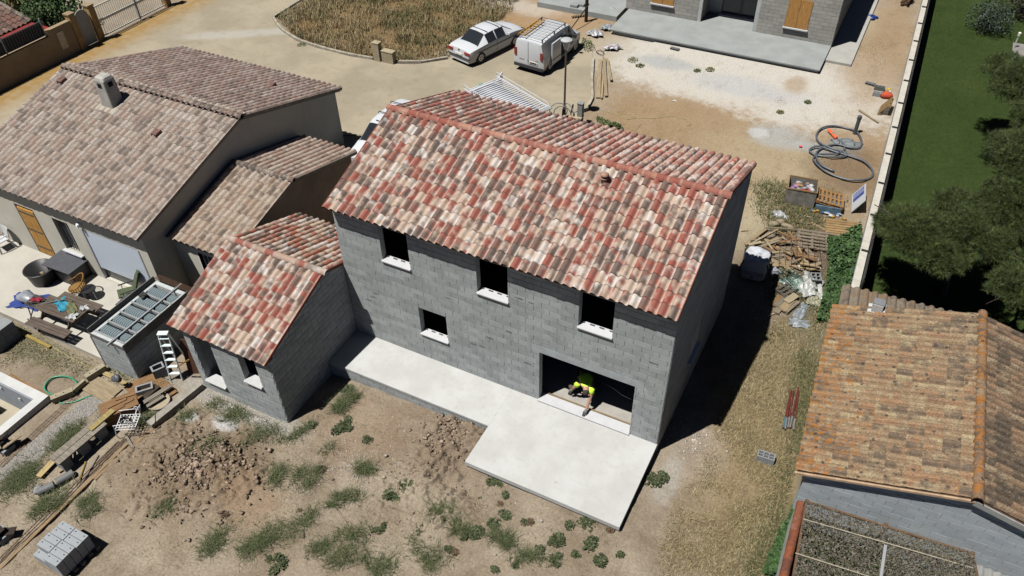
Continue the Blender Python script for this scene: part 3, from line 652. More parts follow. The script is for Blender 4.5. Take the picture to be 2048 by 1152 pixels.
# plank door
dr = MB().bx(-25.38,-24.42,BYF+.02,BYF+.05,BZ,1.62).build('door', wood('honey_plank', A(196,146,74,.75), 2), nb)
for k in range(6): x = -25.36+.155*k; MB().bx(x, x+.148, BYF-.005, BYF+.018, BZ+.02, 1.6).build('door_plank', MATS['honey_plank'], dr)
for z in (-.3,.55,1.4): MB().bx(-25.34,-24.5,BYF-.018,BYF-.006,z,z+.05).build('hinge_strap', flat('black_iron', (.02,.02,.02,1), .5), dr)
MB().bx(-25.45,-25.39,BYF+.0,BYF+.2,BZ,1.75).bx(-24.41,-24.35,BYF,BYF+.2,BZ,1.75).build('door_frame', flat('dark_frame', (.06,.05,.05,1)), nb)
# small window with grille
wn = MB().bx(-23.35,-22.5,BYF+.16,BYF+.18,.25,1.75).build('window', flat('window_glass', (.03,.035,.04,1), .08, .5), nb)
for k in range(6): x = -23.28+.14*k; MB().cyl((x,BYF+.08,.27),(x,BYF+.08,1.74),.012,6).build('grille_bar', MATS['black_iron'], wn)
MB().bx(-23.45,-22.4,BYF-.14,BYF+.2,.2,.25).build('window_sill', M_SILL, wn)
# wide roller shutter
rs_ = MB().bx(-21.74,-18.86,BYF+.03,BYF+.05,-.1,1.77).build('roller_shutter', flat('shutter_white', A(196,205,216,.75), .45), nb)
for k in range(17):
    z = -.08+k*.108; MB().bx(-21.68,-18.92,BYF+.012,BYF+.029,z,z+.104).build('shutter_slat', MATS['shutter_white'], rs_)
MB().bx(-21.75,-21.69,BYF-.02,BYF+.1,BZ+.02,1.78).build('shutter_rail', flat('grey_alu', (.35,.36,.37,1), .4, .5, .6), rs_); MB().bx(-18.91,-18.85,BYF-.02,BYF+.1,BZ+.02,1.78).build('shutter_rail', MATS['grey_alu'], rs_)
MB().bx(-21.7,-18.9,BYF+.12,BYF+.14,BZ+.05,-.1).build('glass_pane', MATS['window_glass'], rs_)
lp = UY(152, 441, BYF-.08); MB().bx(lp.x-.06,lp.x+.06,BYF-.12,BYF-.001,1.95,2.08).bx(lp.x-.03,lp.x+.03,BYF-.16,BYF-.12,1.92,2.06).build('wall_lamp', flat('lamp_white', (.6,.6,.6,1)), nb)
# roof
bang = math.atan(bsl); b1 = Vector((0, math.cos(bang), math.sin(bang))); b2 = Vector((0, -math.cos(bang), math.sin(bang)))
BRX0, BRX1 = -27.75, -18.24; NCB = 34; WB = (BRX1-BRX0)/NCB; LB = .372; NRB = 17
BOF = Vector((BRX0, BYF-.3, BE+.02)); BOB = Vector((BRX1, BYB+.3, BE+.02)); BRZ = BE+.0+bsl*(BRY-BYF+.22)
P1, P2, P3, P4 = A(198,182,168,1.02), A(190,166,150,1.02), A(142,128,118,1.02), A(208,197,187,1.02)
TB1 = tile_mat('aged_tile_front', BOF, (1,0,0), b1, WB, LB, P1, P2, P3, P4, kr=-.02, kd=-.02, amp=.5, tint=.28)
TB2 = tile_mat('aged_tile_rear', BOB, (-1,0,0), b2, WB, LB, A(190,170,158,.98), A(180,150,136,.98), A(144,127,118,.98), A(202,187,177,.98), amp=.5, tint=.25)
mb = MB(); e = BYF-.22
mb.prism([(BRX0+.03,e,BE-.02),(BRX0+.03,BRY,BRZ-.02),(BRX0+.03,BYB+.22,BE-.02),(BRX0+.03,BYB+.22,BE-.08),(BRX0+.03,BRY,BRZ-.08),(BRX0+.03,e,BE-.08)], (BRX1-BRX0-.06,0,0))
broof = mb.build('roof', pm('grey_soffit', A(150,146,138), .1, 3), nb)
V_, F_ = tile_mesh(WB, LB, .1, 'canal')
place_tiles(broof, [(slope_mats(BOF, (1,0,0), b1, NCB, NRB, WB, LB), TB1), (slope_mats(BOB, (-1,0,0), b2, NCB, NRB, WB, LB), TB2)], V_, F_, 295)
M_RIDB = tile_mat('aged_ridge', (BRX0,0,0), (1,0,0), (0,1,0), .36, 9., A(176,160,146,1.3), A(150,124,108,1.3), A(112,102,92,1.3), A(190,176,160,1.3), amp=.8, scale=3., tint=.3)
ridge_tiles(broof, (BRX0-.05,BRY,BRZ+.08), (BRX1+.05,BRY,BRZ+.08), 26, .125, M_RIDB, flip=True)
for sg in (-1, 1): MB().bx(BRX0+.1,BRX1-.1,BRY+sg*.13-.02,BRY+sg*.13+.02,BRZ-.02,BRZ+.075).build('ridge_flashing', flat('dark_flashing', (.035,.04,.05,1), .6), broof)
for s__, O_ in ((b1, BOF), (b2, BOB)):
    for X in (BRX1+.014, BRX0-.014):
        p0 = Vector((X, O_.y, O_.z+.0)); MB().bar(p0, p0+s__*6.25, .026, .12).build('verge_strip', pm('pale_verge', A(186,170,154), .15, 4, world=True), broof)
# chimney with rounded head and two smoke openings
cpt = U(235, 205, 4.0); cx_, cy_ = cpt.x, 3.05; cz_ = BE+bsl*(cy_-BYF+.2)
chm = MB(); 
def rrect(w_, d_, z, r=.06):
    P = []
    for (sx, sy, a0) in ((1,1,0),(-1,1,90),(-1,-1,180),(1,-1,270)):
        for a in (0,30,60,90): P.append((cx_+sx*(w_/2-r)+math.cos(math.radians(a0+a))*r, cy_+sy*(d_/2-r)+math.sin(math.radians(a0+a))*r, z))
    return P
rings = [rrect(.62,.62,cz_-.2),rrect(.56,.56,cz_+.9),rrect(.54,.54,cz_+1.15),rrect(.46,.46,cz_+1.26,.1),rrect(.3,.3,cz_+1.31,.1)]
for R_ in rings: chm.v += R_
for i in range(4):
    for k in range(16): l = (k+1) % 16; chm.f.append((i*16+k, i*16+l, (i+1)*16+l, (i+1)*16+k))
chm.f.append(tuple(range(64, 80)))
ch = chm.build('chimney', pm('white_render', A(214,212,202), .12, 3), broof)
for dx, dy, wx_, wy_ in ((0,-.283,.2,.02),(.283,0,.02,.2)):
    MB().bx(cx_+dx-wx_/2,cx_+dx+wx_/2,cy_+dy-wy_/2,cy_+dy+wy_/2,cz_+.88,cz_+1.06).build('smoke_opening', flat('soot_hole_shade', (.012,.011,.01,1), .95, .05), broof)  # black plates on the faces paint the dark inside of the openings
MB().add([(cx_-.5,cy_-.52,cz_-.08),(cx_+.45,cy_-.52,cz_-.08),(cx_+.45,cy_+.3,cz_+.16),(cx_-.5,cy_+.3,cz_+.16),(cx_-.5,cy_-.52,cz_-.0),(cx_+.45,cy_-.52,cz_-.0),(cx_+.45,cy_+.3,cz_+.22),(cx_-.5,cy_+.3,cz_+.22)], [(4,5,6,7),(0,1,5,4),(1,2,6,5),(3,0,4,7)]).build('chimney_apron', pm('mortar_apron', A(206,198,180), .1, 4), broof)
for px, py in ((135,187),(318,280),(540,157)):
    p = U(px, py, 3.6); 
    front = py != 157
    yy = p.y; z = BE+bsl*(min(yy-BYF, BYB-yy)+.25)+.1
    MB().prism([(p.x-.13,yy-.16,z-.08),(p.x+.13,yy-.16,z-.08),(p.x+.13,yy-.16,z+.06),(p.x-.13,yy-.16,z+.06)], (0,.3,.07)).build('vent_tile', pm('vent_clay', A(140,104,92), .2, 6), broof)
    MB().bx(p.x-.1,p.x+.1,yy-.168,yy-.161,z-.05,z+.04).build('vent_opening', MATS['soot_hole_shade'], broof)  # vent mouth is a black plate, its inner shade put into the colour
rebase(nb, (-23, 4, -.7))
# garage wing
gw = thing('garage_wing', 'low rendered wing with small weathered tile roof between neighbour house and annex', 'garage')
QX0, QX1, QYF, QYB, QE = -18.38, -15.5, -.4, 6.6, 1.93; QRY = (QYF+QYB)/2; qs = .255
def qg(y): return QE+qs*min(y-QYF, QYB-y)
QO = [(-17.25,-16.5,.0,1.45)]
mb = MB(); shell_wall(mb, QX0, QX1, -.95, QE, QO, lambda a, b, c, d: mb.bx(a, b, QYF, QYF+.25, c, d)); qf = mb.build('front_wall', M_BEIGE, gw)
MB().prism([(QX1,QYF+.25,-.95),(QX1,QYB,-.95),(QX1,QYB,qg(QYB)),(QX1,QRY,qg(QRY)),(QX1,QYF+.25,qg(QYF+.25))], (-.25,0,0)).build('gable_wall', M_BROWNR, gw)  # gable wall is browner and darker than the beige walls
MB().bx(QX0+.02,QX1-.25,QYB-.25,QYB-.001,-.95,QE).build('rear_wall', M_BEIGE, gw)
wq = MB().bx(-17.25,-16.5,QYF+.16,QYF+.18,.0,1.45).build('window', MATS['window_glass'], gw)
for k in range(4): MB().bx(-17.22+.22*k,-17.18+.22*k,QYF+.12,QYF+.155,.0,1.45).build('window_frame', flat('frame_grey', (.25,.25,.25,1)), wq)
MB().bx(-17.31,-17.25,QYF-.004,QYF+.2,-.05,1.5).build('window_reveal', flat('white_paint', A(225,222,212,.8)), wq)
qang = math.atan(qs); q1 = Vector((0, math.cos(qang), math.sin(qang))); q2 = Vector((0, -math.cos(qang), math.sin(qang)))
QRX0, QRX1 = -18.2, -15.38; NCQ = 10; WQ = (QRX1-QRX0)/NCQ; LQ = .372; NRQ = 10
QOF = Vector((QRX0, QYF-.26, QE+.02)); QOB = Vector((QRX1, QYB+.26, QE+.02)); QRZ = QE+qs*(QRY-QYF+.2)
TQ1 = tile_mat('wing_tile_front', QOF, (1,0,0), q1, WQ, LQ, A(206,186,166,1.1), A(196,168,146,1.1), A(142,125,112,1.1), A(214,200,184,1.1), kr=-.02, kd=-.03, amp=.5, tint=.28)
TQ2 = tile_mat('wing_tile_rear', QOB, (-1,0,0), q2, WQ, LQ, A(200,178,162,1.0), A(192,158,140,1.0), A(146,128,116,1.0), A(210,195,180,1.0), kd=-.04, amp=.5, tint=.25)
mb = MB(); e = QYF-.2
mb.prism([(QRX0+.03,e,QE-.02),(QRX0+.03,QRY,QRZ-.02),(QRX0+.03,QYB+.2,QE-.02),(QRX0+.03,QYB+.2,QE-.08),(QRX0+.03,QRY,QRZ-.08),(QRX0+.03,e,QE-.08)], (QRX1-QRX0-.06,0,0))
qroof = mb.build('roof', MATS['grey_soffit'], gw)
V_, F_ = tile_mesh(WQ, LQ, .1, 'canal')
place_tiles(qroof, [(slope_mats(QOF, (1,0,0), q1, NCQ, NRQ, WQ, LQ), TQ1), (slope_mats(QOB, (-1,0,0), q2, NCQ, NRQ, WQ, LQ), TQ2)], V_, F_, 240)
ridge_tiles(qroof, (QRX0,QRY,QRZ+.07), (QRX1+.06,QRY,QRZ+.07), 8, .12, M_RIDB, flip=True)
for s__, O_ in ((q1, QOF), (q2, QOB)):
    p0 = Vector((QRX0-.08, O_.y, O_.z-.04)); MB().bar(p0+Vector((0,0,.06)), p0+s__*3.75+Vector((0,0,.06)), .16, .02).build('flashing', MATS['dark_flashing'], qroof)
    p0 = Vector((QRX1+.014, O_.y, O_.z)); MB().bar(p0, p0+s__*3.75, .026, .12).build('verge_strip', MATS['pale_verge'], qroof)
for sg in (-1, 1): MB().bx(QRX0+.1,QRX1-.1,QRY+sg*.12-.02,QRY+sg*.12+.02,QRZ-.02,QRZ+.07).build('ridge_flashing', MATS['dark_flashing'], qroof)
rebase(gw, (-16.9, 3, -.75))
bt = MB().bx(-29.5,-18.42,-4.58,BYF-.004,-.95,BZ).build('terrace', pm('pale_paving', A(226,220,206), .06, 1.2, world=True, bump=.08), kind='structure'); bt['label'] = 'pale concrete terrace of the neighbour house'
# ================================================================ FAR BLOCK HOUSE
fh = thing('far_house', 'unfinished grey block house with wooden shutters at the top of the picture', 'house')
CZ = -.2; CT = 3.3; CY = 29.45
M_BLKC = block_mat('far_block', A(146,144,138,.62), .12)
CW = [(-12.05,-7.95,CY,[( -10.75+12.05, -9.42+12.05, .62, 2.0)]), (-4.55,-.42,CY,[(-3.1+4.55,-1.85+4.55,.62,2.2)])]
walls = []
for x0, x1, y, ops in CW:
    mb = MB(); shell_wall(mb, x0, x1, CZ, CT, [(a+x0, b+x0, c+CZ, d+CZ) for a, b, c, d in ops], lambda a, b, c, d: mb.bx(a, b, y, y+.2, c, d)); q = mb.build('front_wall', M_MORT, fh)
    place_blocks(q, [((x0, y, CZ), (1,0,0), (0,-1,0), block_rects(x1-x0, 3.5, ops))], M_BLKC, 130)
    for a, b, c, d in ops:
        s_ = MB().bx(x0+a,x0+b,y-.02,y+.02,CZ+c,CZ+d).build('shutter', wood('shutter_wood', A(196,146,82,.8), 2), q)
        for k in range(2):
            w_ = (b-a)/2; MB().bx(x0+a+k*w_+.01,x0+a+(k+1)*w_-.01,y-.045,y-.021,CZ+c+.01,CZ+d-.01).build('shutter_leaf', MATS['shutter_wood'], q)
        MB().bx(x0+a-.05,x0+b+.05,y-.15,y+.0-.02,CZ+c-.06,CZ+c-.002).build('window_sill', M_SILL, q)
mb = MB().bx(-7.95,-7.75,CY,31.2,CZ,CT).bx(-4.75,-4.55,CY+.001,31.2,CZ,CT).bx(-7.75,-4.75,31.0,31.199,2.15,CT).bx(-7.75,-7.0,31.0,31.2,CZ,2.15); q = mb.build('porch_wall', M_MORT, fh)
place_blocks(q, [((-7.75, CY, CZ), (0,1,0), (1,0,0), block_rects(1.55, 3.5, []))], M_BLKC, 40)
d_ = MB().bx(-7.0,-4.76,31.05,31.08,CZ+.06,2.15).build('patio_door', MATS['window_glass'], fh)
for x0, x1 in ((-7.0,-5.9),(-5.85,-4.76)):
    MB().bx(x0,x0+.06,31.0,31.045,CZ+.06,2.14).bx(x1-.06,x1,31.0,31.045,CZ+.06,2.14).bx(x0+.06,x1-.06,31.0,31.045,CZ+.06,CZ+.13).build('door_frame', flat('charcoal_alu', (.03,.032,.035,1), .4), d_)
    MB().bx(x0+.25,x0+.38,31.035,31.048,1.2,1.35).build('sticker', MATS['white_paint'], d_)
MB().bx(-7.02,-4.76,30.72,30.999,CZ+.002,CZ+.06).build('door_sill', M_SILL, fh)
mb = MB().bx(-.62,-.42,CY+.2,40,CZ,CT); q = mb.build('side_wall', M_MORT, fh)
place_blocks(q, [((-.42, CY, CZ), (0,1,0), (1,0,0), block_rects(10, 3.5, []))], M_BLKC, 0)
MB().bx(-12.05,-11.85,CY+.2,40,CZ,CT).bx(-12.05,-.42,39.8,39.999,CZ,CT).build('rear_wall', M_MORT, fh)
MB().bx(-12.3,-.2,CY-.1,40.3,CT+.001,CT+.2).build('roof_slab', M_MORT, fh)
MB().bx(-12.3,-12.05,CY-.0,CY+.3,CZ,.35).build('corner_block', M_BLKC, fh)
rebase(fh, (-6, 34, CZ))
c1 = MB().bx(-12.1,-.42,26.35,CY-.002,CZ-.07,CZ).bx(-7.74,-4.76,CY-.002,31.19,CZ-.07,CZ-.0005).build('terrace', pm('grey_screed', A(184,188,186), .08, 1.1, world=True, bump=.1), kind='structure'); c1['label'] = 'wide grey screed terrace of the far block house'
MB().bx(-11.9,-.5,26.5,CY,-.75,CZ-.075).build('terrace_footing', M_CONC, c1)
c2 = MB().bx(-.4,.92,27.9,40,-.75,-.32).build('walkway', pm('pale_walk', A(206,204,196), .06, 2, world=True), kind='structure'); c2['label'] = 'pale concrete walkway beside the far block house'
c3 = MB().bx(-17.5,-12.35,28.1,33,-.75,CZ-.02).build('terrace', MATS['grey_screed'], kind='structure'); c3['label'] = 'small concrete porch slab left of the far block house'
# shaded porch over the small slab: post and wall
pw_ = thing('porch', 'shaded block porch left of the far house', 'porch', (-15, 31, CZ))
MB().bx(-2.4,2.64,2.2,2.4,0,3.4).build('rear_wall', M_MORT, pw_); MB().bx(-2.6,2.64,-1.0,2.4,3.41,3.6).build('roof_slab', M_MORT, pw_); MB().bx(-2.45,-2.25,-.9,-.7,0,3.4).build('porch_post', M_MORT, pw_)
# ================================================================ OLD HOUSE (right)
RA = math.radians(2.6)
oh = thing('old_house', 'old low house with lichen-covered clay roof at right edge', 'house')
DF, DL = Vector((3.80, -.52, 0)), None
dv = Vector((-math.sin(RA)*-1*-1, math.cos(RA), 0))        # along eave, away from camera
dv = Vector((-.0475, .9989, 0)).normalized(); du = Vector((dv.y, -dv.x, 0))
DEZ, DRZ, DW = 1.78, 2.9, 3.95; DLEN = 6.75
dang = math.atan((DRZ-DEZ)/DW); ds1 = (du*math.cos(dang)+Vector((0,0,math.sin(dang)))); ds2 = (-du*math.cos(dang)+Vector((0,0,math.sin(dang))))
def DP(u, v, z): return Vector((3.80, -.52, 0))+du*u+dv*v+Vector((0,0,z))
NCD = 28; WD = DLEN/NCD; LD = .415; NRD = 10
LICH = (A(186,122,52,1.25), A(204,196,160,1.3), (.03,.024,.02,1), A(110,98,84,1.3))
ODL = DP(0, DLEN, DEZ); ODR = DP(2*DW, 0, DEZ)
TD1 = tile_mat('lichen_tile_left', ODL, -dv, ds1, WD, LD, A(178,150,118,1.1), A(188,146,110,1.1), A(124,108,92,1.1), A(200,180,142,1.1), kr=-.05, kd=-.02, amp=.5, tint=.4, lichen=LICH)
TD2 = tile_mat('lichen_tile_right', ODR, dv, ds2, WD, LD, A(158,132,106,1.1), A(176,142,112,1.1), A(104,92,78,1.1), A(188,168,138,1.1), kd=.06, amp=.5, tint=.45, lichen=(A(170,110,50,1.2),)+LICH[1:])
mb = MB(); mb.prism([DP(.05,0,DEZ-.03),DP(DW,0,DRZ-.03),DP(2*DW-.05,0,DEZ-.03),DP(2*DW-.05,0,DEZ-.12),DP(DW,0,DRZ-.12),DP(.05,0,DEZ-.12)], dv*(DLEN-.02))
droof = mb.build('roof', MATS['roof_timber'], oh)
V_, F_ = tile_mesh(WD, LD, .13, 'cover', lift=.024)
place_tiles(droof, [(slope_mats(ODL, -dv, ds1, NCD, NRD, WD, LD, .012), TD1), (slope_mats(ODR, dv, ds2, NCD, NRD, WD, LD, .012), TD2)], V_, F_, 280)
M_RIDD = tile_mat('lichen_ridge', DP(DW,0,0), dv, du, .45, 9., A(176,146,116,1.3), A(186,142,108,1.3), A(130,112,94,1.3), A(190,170,140,1.3), amp=.6, scale=3, tint=.4, lichen=LICH)
ridge_tiles(droof, DP(DW,-.08,DRZ+.05), DP(DW,DLEN+.06,DRZ+.05), 15, .14, M_RIDD)
# gable wall (front), painted blue-grey blocks
M_BLUEB = block_mat('painted_block', A(160,166,170,.66), .07, A(148,156,162,.66)); 
ZB = -.6
def dg(u): return (DEZ+(DRZ-DEZ)*min(u, 2*DW-u)/DW)-.16
mb = MB(); mb.prism([DP(.28,.12,ZB),DP(2*DW-.28,.12,ZB),DP(2*DW-.28,.12,dg(.28)),DP(DW,.12,dg(DW)),DP(.28,.12,dg(.28))], dv*.22)
gwall = mb.build('gable_wall', pm('blue_grey_mortar', A(150,160,166,.62), .08, 6, world=True), oh)
rects = block_rects(2*DW-.56, lambda u: dg(u+.28)-ZB-.26, [])
place_blocks(gwall, [(DP(.28,.12,ZB), du, -dv, [r for r in rects if r[2] > .3])], M_BLUEB, 150, t=.012)
# rendered band along the top with cracked lower edge
mb = MB(); n = 40; pts = []
for k in range(n+1):
    u = .3+(2*DW-.6)*k/n; pts.append((u, dg(u)-.27+random.uniform(-.03,.03), dg(u)-.005))
for (u0, a0, t0), (u1, a1, t1) in zip(pts, pts[1:]):
    mb.prism([DP(u0,.118,a0),DP(u1,.118,a1),DP(u1,.118,t1),DP(u0,.118,t0)], -dv*.022)
mb.build('render_band', pm('blue_grey_render', A(156,166,174,.62), .12, 2, world=True), gwall)
MB().prism([DP(.3,.14,ZB),DP(.3,DLEN-.1,ZB),DP(.3,DLEN-.1,dg(.3)),DP(.3,.14,dg(.3))], du*.2).build('side_wall', pm('cream_wall', A(206,190,160,.8), .15, 2, world=True), oh)
MB().prism([DP(2*DW-.3,.14,ZB),DP(2*DW-.3,DLEN-.1,ZB),DP(2*DW-.3,DLEN-.1,dg(.3)),DP(2*DW-.3,.14,dg(.3))], -du*.2).build('side_wall', MATS['cream_wall'], oh)
MB().prism([DP(.5,DLEN-.3,ZB),DP(2*DW-.5,DLEN-.3,ZB),DP(2*DW-.5,DLEN-.3,dg(.5)),DP(DW,DLEN-.3,dg(DW)),DP(.5,DLEN-.3,dg(.5))], dv*.2).build('rear_wall', MATS['cream_wall'], oh)
p0 = DP(DW+.0,.0,DRZ-.14); MB().bar(p0-dv*.02, DP(2*DW,0,DEZ-.14)-dv*.02, .05, .16).build('verge_board', pm('grey_verge', A(150,150,146,.8), .1, 4), droof)
MB().bar(DP(0,0,DEZ-.09)-dv*.02, DP(DW,0,DRZ-.09)-dv*.02, .06, .07).build('verge_board', pm('clay_verge', A(190,162,132,.9), .15, 4), droof)
# white square roof outlet
p = U(1752, 622, 2.15); vb = MB(); vb.box((0,0,.1), (.30,.34,.26)); vb.box((0,0,-.06), (.5,.46,.05), Matrix.Rotation(-.27, 3, 'Y'))
o = vb.build('roof_outlet', pm('white_flashing', A(235,235,232,1.3), .05, 6), droof); o.location = (p.x, p.y, DEZ+.16+.285*((p-DP(0,0,0)).dot(du)))
MB().box((p.x,p.y,o.location.z+.245), (.33,.30,.03)).build('outlet_lid', pm('grey_slate', A(150,152,156), .1, 5), droof)
rebase(oh, (7.5, 2.5, -.6))
# ---------------------------------------------------------------- lean-to tiled roof behind the old house
lt = thing('lean_to', 'small lean-to with grey corrugated clay roof behind the old house', 'shed')
LO = DP(.22, DLEN+2.0, 1.10); lw_ = .29
tdir = (-dv*math.cos(.14)+Vector((0,0,math.sin(.14)))).normalized()
TL = tile_mat('grey_canal_tile', LO, -du, tdir, lw_, 2.2, A(168,152,132,1.3), A(176,144,110,1.3), A(128,118,106,1.3), A(184,170,148,1.3), amp=.4, tint=.4, kd=-.05)
V_, F_ = tile_mesh(lw_, 1.98, .085, 'canal', lift=.02)
lroof = MB().prism([LO+Vector((0,0,-.06)), LO+du*4.0+Vector((0,0,-.06)), LO+du*4.0+tdir*1.95+Vector((0,0,-.06)), LO+tdir*1.95+Vector((0,0,-.06))], (0,0,-.05)).build('roof', MATS['roof_timber'], lt)
place_tiles(lroof, [(slope_mats(LO+du*4.06, -du, tdir, 14, 1, lw_, 2.2), TL)], V_, F_, 14)
MB().prism([LO+du*.1+Vector((0,0,-.12))-dv*.1, LO+du*3.9+Vector((0,0,-.12))-dv*.1, LO+du*3.9-dv*.1+Vector((0,0,-2.1)), LO+du*.1-dv*.1+Vector((0,0,-2.1))], -dv*.15).build('wall', MATS['cream_wall'], lt)
rebase(lt, (5.5, 8, -.9))
# ---------------------------------------------------------------- boundary wall with cap and dark panel fence
bw = thing('boundary_wall', 'long rendered boundary wall with white cap beside the lawn', 'wall', (3.6, 22, -.5))
def BWp(y, dx, z): return Vector((wallx(y)+dx, y, z))-Vector((3.6, 22, -.5))
y0, y1 = 8.05, 60.
MB().add([BWp(y0,-.06,-1.2),BWp(y0,.12,-1.2),BWp(y0,.12,.62),BWp(y0,-.06,.62),BWp(y1,-.06,-1.2),BWp(y1,.12,-1.2),BWp(y1,.12,.62),BWp(y1,-.06,.62)], [(0,1,2,3),(1,5,6,2),(4,0,3,7),(3,2,6,7)]).build('wall_core', pm('grey_wall_render', A(190,196,190,.8), .15, 2, world=True), bw)
yy = y0
while yy < y1:
    ye = min(y1, yy+1.2); MB().add([BWp(yy+.004,-.1,.622),BWp(yy+.004,.16,.622),BWp(yy+.004,.16,.68),BWp(yy+.004,-.1,.68),BWp(ye-.004,-.1,.622),BWp(ye-.004,.16,.622),BWp(ye-.004,.16,.68),BWp(ye-.004,-.1,.68)], [(0,1,2,3),(1,5,6,2),(4,0,3,7),(3,2,6,7),(0,4,5,1),(5,4,7,6)]).build('cap_stone', pm('white_cap', A(232,226,212,1.3), .08, 3, world=True), bw); yy = ye
fc = thing('panel_fence', 'low dark panel fence fixed along the lawn side of the boundary wall', 'fence', (3.8, 22, .6))
M_FEN = flat('black_panel', (.012,.012,.012,1), .6); yy = y0+.6
def FP(y, dx, z): return Vector((wallx(y)+dx, y, z))-Vector((3.8, 22, .6))
while yy < 46:
    ye = yy+2.35
    MB().add([FP(yy+.03,.19,.1),FP(yy+.03,.215,.1),FP(yy+.03,.215,1.3),FP(yy+.03,.19,1.3),FP(ye-.03,.19,.1),FP(ye-.03,.215,.1),FP(ye-.03,.215,1.3),FP(ye-.03,.19,1.3)], [(0,1,2,3),(1,5,6,2),(4,0,3,7),(3,2,6,7),(5,4,7,6)]).build('panel', M_FEN, fc)
    MB().box(FP(yy,.2,.65),(.06,.05,1.1)).box(FP(yy,.06,.72),(.26,.06,.045)).build('bracket_post', M_FEN, fc); yy = ye
# ---------------------------------------------------------------- low wall with clay coping, shade net pergola
cw = thing('coping_wall', 'low side wall topped with round terracotta coping tiles', 'wall', (4.22, -2.2, -.4))
pA, pB = Vector((4.20,-.78,.85)), Vector((4.32,-4.6,.85)); base = Vector((4.22,-2.2,-.4))
dd = (pB-pA); mb = MB(); mb.prism([pA+Vector((-.1,0,-1.4))-base, pA+Vector((.1,0,-1.4))-base, pA+Vector((.1,0,-.02))-base, pA+Vector((-.1,0,-.02))-base], dd); mb.build('wall_core', pm('pale_wall', A(196,196,188,.8), .15, 3, world=True), cw)
M_COP = tile_mat('coping_clay', pA, dd.normalized(), (1,0,0), .45, 9., A(170,104,76,1.3), A(190,106,66,1.3), A(130,84,68,1.3), A(186,140,112,1.3), amp=.7, scale=2.5, tint=.35)
ridge_tiles(cw, pA+Vector((0,0,-.03))-base, pB+Vector((0,0,-.03))-base, 9, .12, M_COP)
pg = thing('pergola', 'wooden and metal frame carrying the camouflage shade net', 'pergola', (6.2, -2.4, -.4)); base = Vector((6.2,-2.4,-.4))
NZ = 1.12
def NP(px, py): return U(px, py, NZ)
corn = [NP(1613,1003), NP(1945,1108), NP(1990,1330), NP(1560,1300)]
for (a, b, m_) in (((1606,1040),(1945,1138),'rope'),((1590,1108),(1800,1175),'rope'),((1770,1092),(1757,1180),'beam')):
    p, q = NP(*a)-base+Vector((0,0,.045)), NP(*b)-base+Vector((0,0,.045)); MB().bar(p, q, .025 if m_ == 'rope' else .07, .02).build('cross_batten' if m_ == 'rope' else 'beam', pm('pale_batten', A(206,196,172), .15, 5) if m_ == 'rope' else MATS['grey_alu'], pg)
for c_ in corn+[NP(1772,1050)]:
    p = c_-base; MB().bar((p.x,p.y,0),(p.x,p.y,p.z+.06),.08,.08).build('post', wood('old_post', A(140,110,84), 2), pg)
MB().bar(corn[0]-base, corn[3]-base, .06, .06).build('beam', MATS['old_post'], pg); MB().bar(corn[1]-base, corn[2]-base, .06, .06).build('beam', MATS['old_post'], pg); MB().bar(corn[0]-base, corn[1]-base, .06, .06).build('beam', MATS['old_post'], pg)
def shade_net():
    n = 24000; s_ = rng.random(n); t_ = rng.random(n); c = [np.array(q) for q in corn]
    P = (c[0]*(1-s_[:,None])+c[1]*s_[:,None])*(1-t_[:,None])+(c[3]*(1-s_[:,None])+c[2]*s_[:,None])*t_[:,None]
    P[:,2] += vn(P[:,0]*3, P[:,1]*3)*.1-.02+rng.random(n)*.05
    a = rng.random(n)*6.28; r = .024+.026*rng.random(n); e1 = np.stack([np.cos(a), np.sin(a), rng.normal(0,.5,n)], 1)*r[:,None]; e2 = np.stack([-np.sin(a), np.cos(a), rng.normal(0,.5,n)], 1)*r[:,None]*.34
    V = np.stack([P-e1, P-e2*.8, P+e1, P+e2], 1).reshape(-1, 3); F = np.arange(4*n).reshape(-1, 4); me = fast_mesh('shade_net', V, F)
    pal = np.array([[.06,.055,.038],[.04,.042,.024],[.08,.066,.05],[.025,.02,.016],[.1,.092,.074]]); col = pal[rng.integers(0,5,n)]*(.7+.6*rng.random((n,1))); colattr(me, np.repeat(np.concatenate([col, np.ones((n,1))],1), 4, 0))
    o = mobj('shade_net', me, attr_mat('net_leaf', .9), kind='stuff'); o['label'] = 'brown and olive camouflage shade net stretched over the pergola'; o['category'] = 'shade net'
shade_net()
cs = thing('corrugated_sheet', 'grey corrugated sheet roof at the bottom right corner', 'roof sheet', (8.6,-1.6,1.0)); mb = MB()
q0 = U(1945,1125,1.05); V = []; nn = 44
for k in range(nn+1):
    x = k*.05; z = .035*math.cos(k*math.pi/2.) ; V += [(x, 0, z), (x+.12, -2.2, z-.3)]
mb.add(V, [(2*k, 2*k+1, 2*k+3, 2*k+2) for k in range(nn)]); o = mb.build('sheet', pm('fibre_cement', A(168,168,164), .15, 3), cs, True); o.location = q0-Vector((8.6,-1.6,1.0))
MB().bar((-.3,-.5,-1.4),(-.3,-.5,-.05),.08,.08).bar((1.2,-.5,-1.4),(1.2,-.5,-.05),.08,.08).build('post', MATS['old_post'], cs)
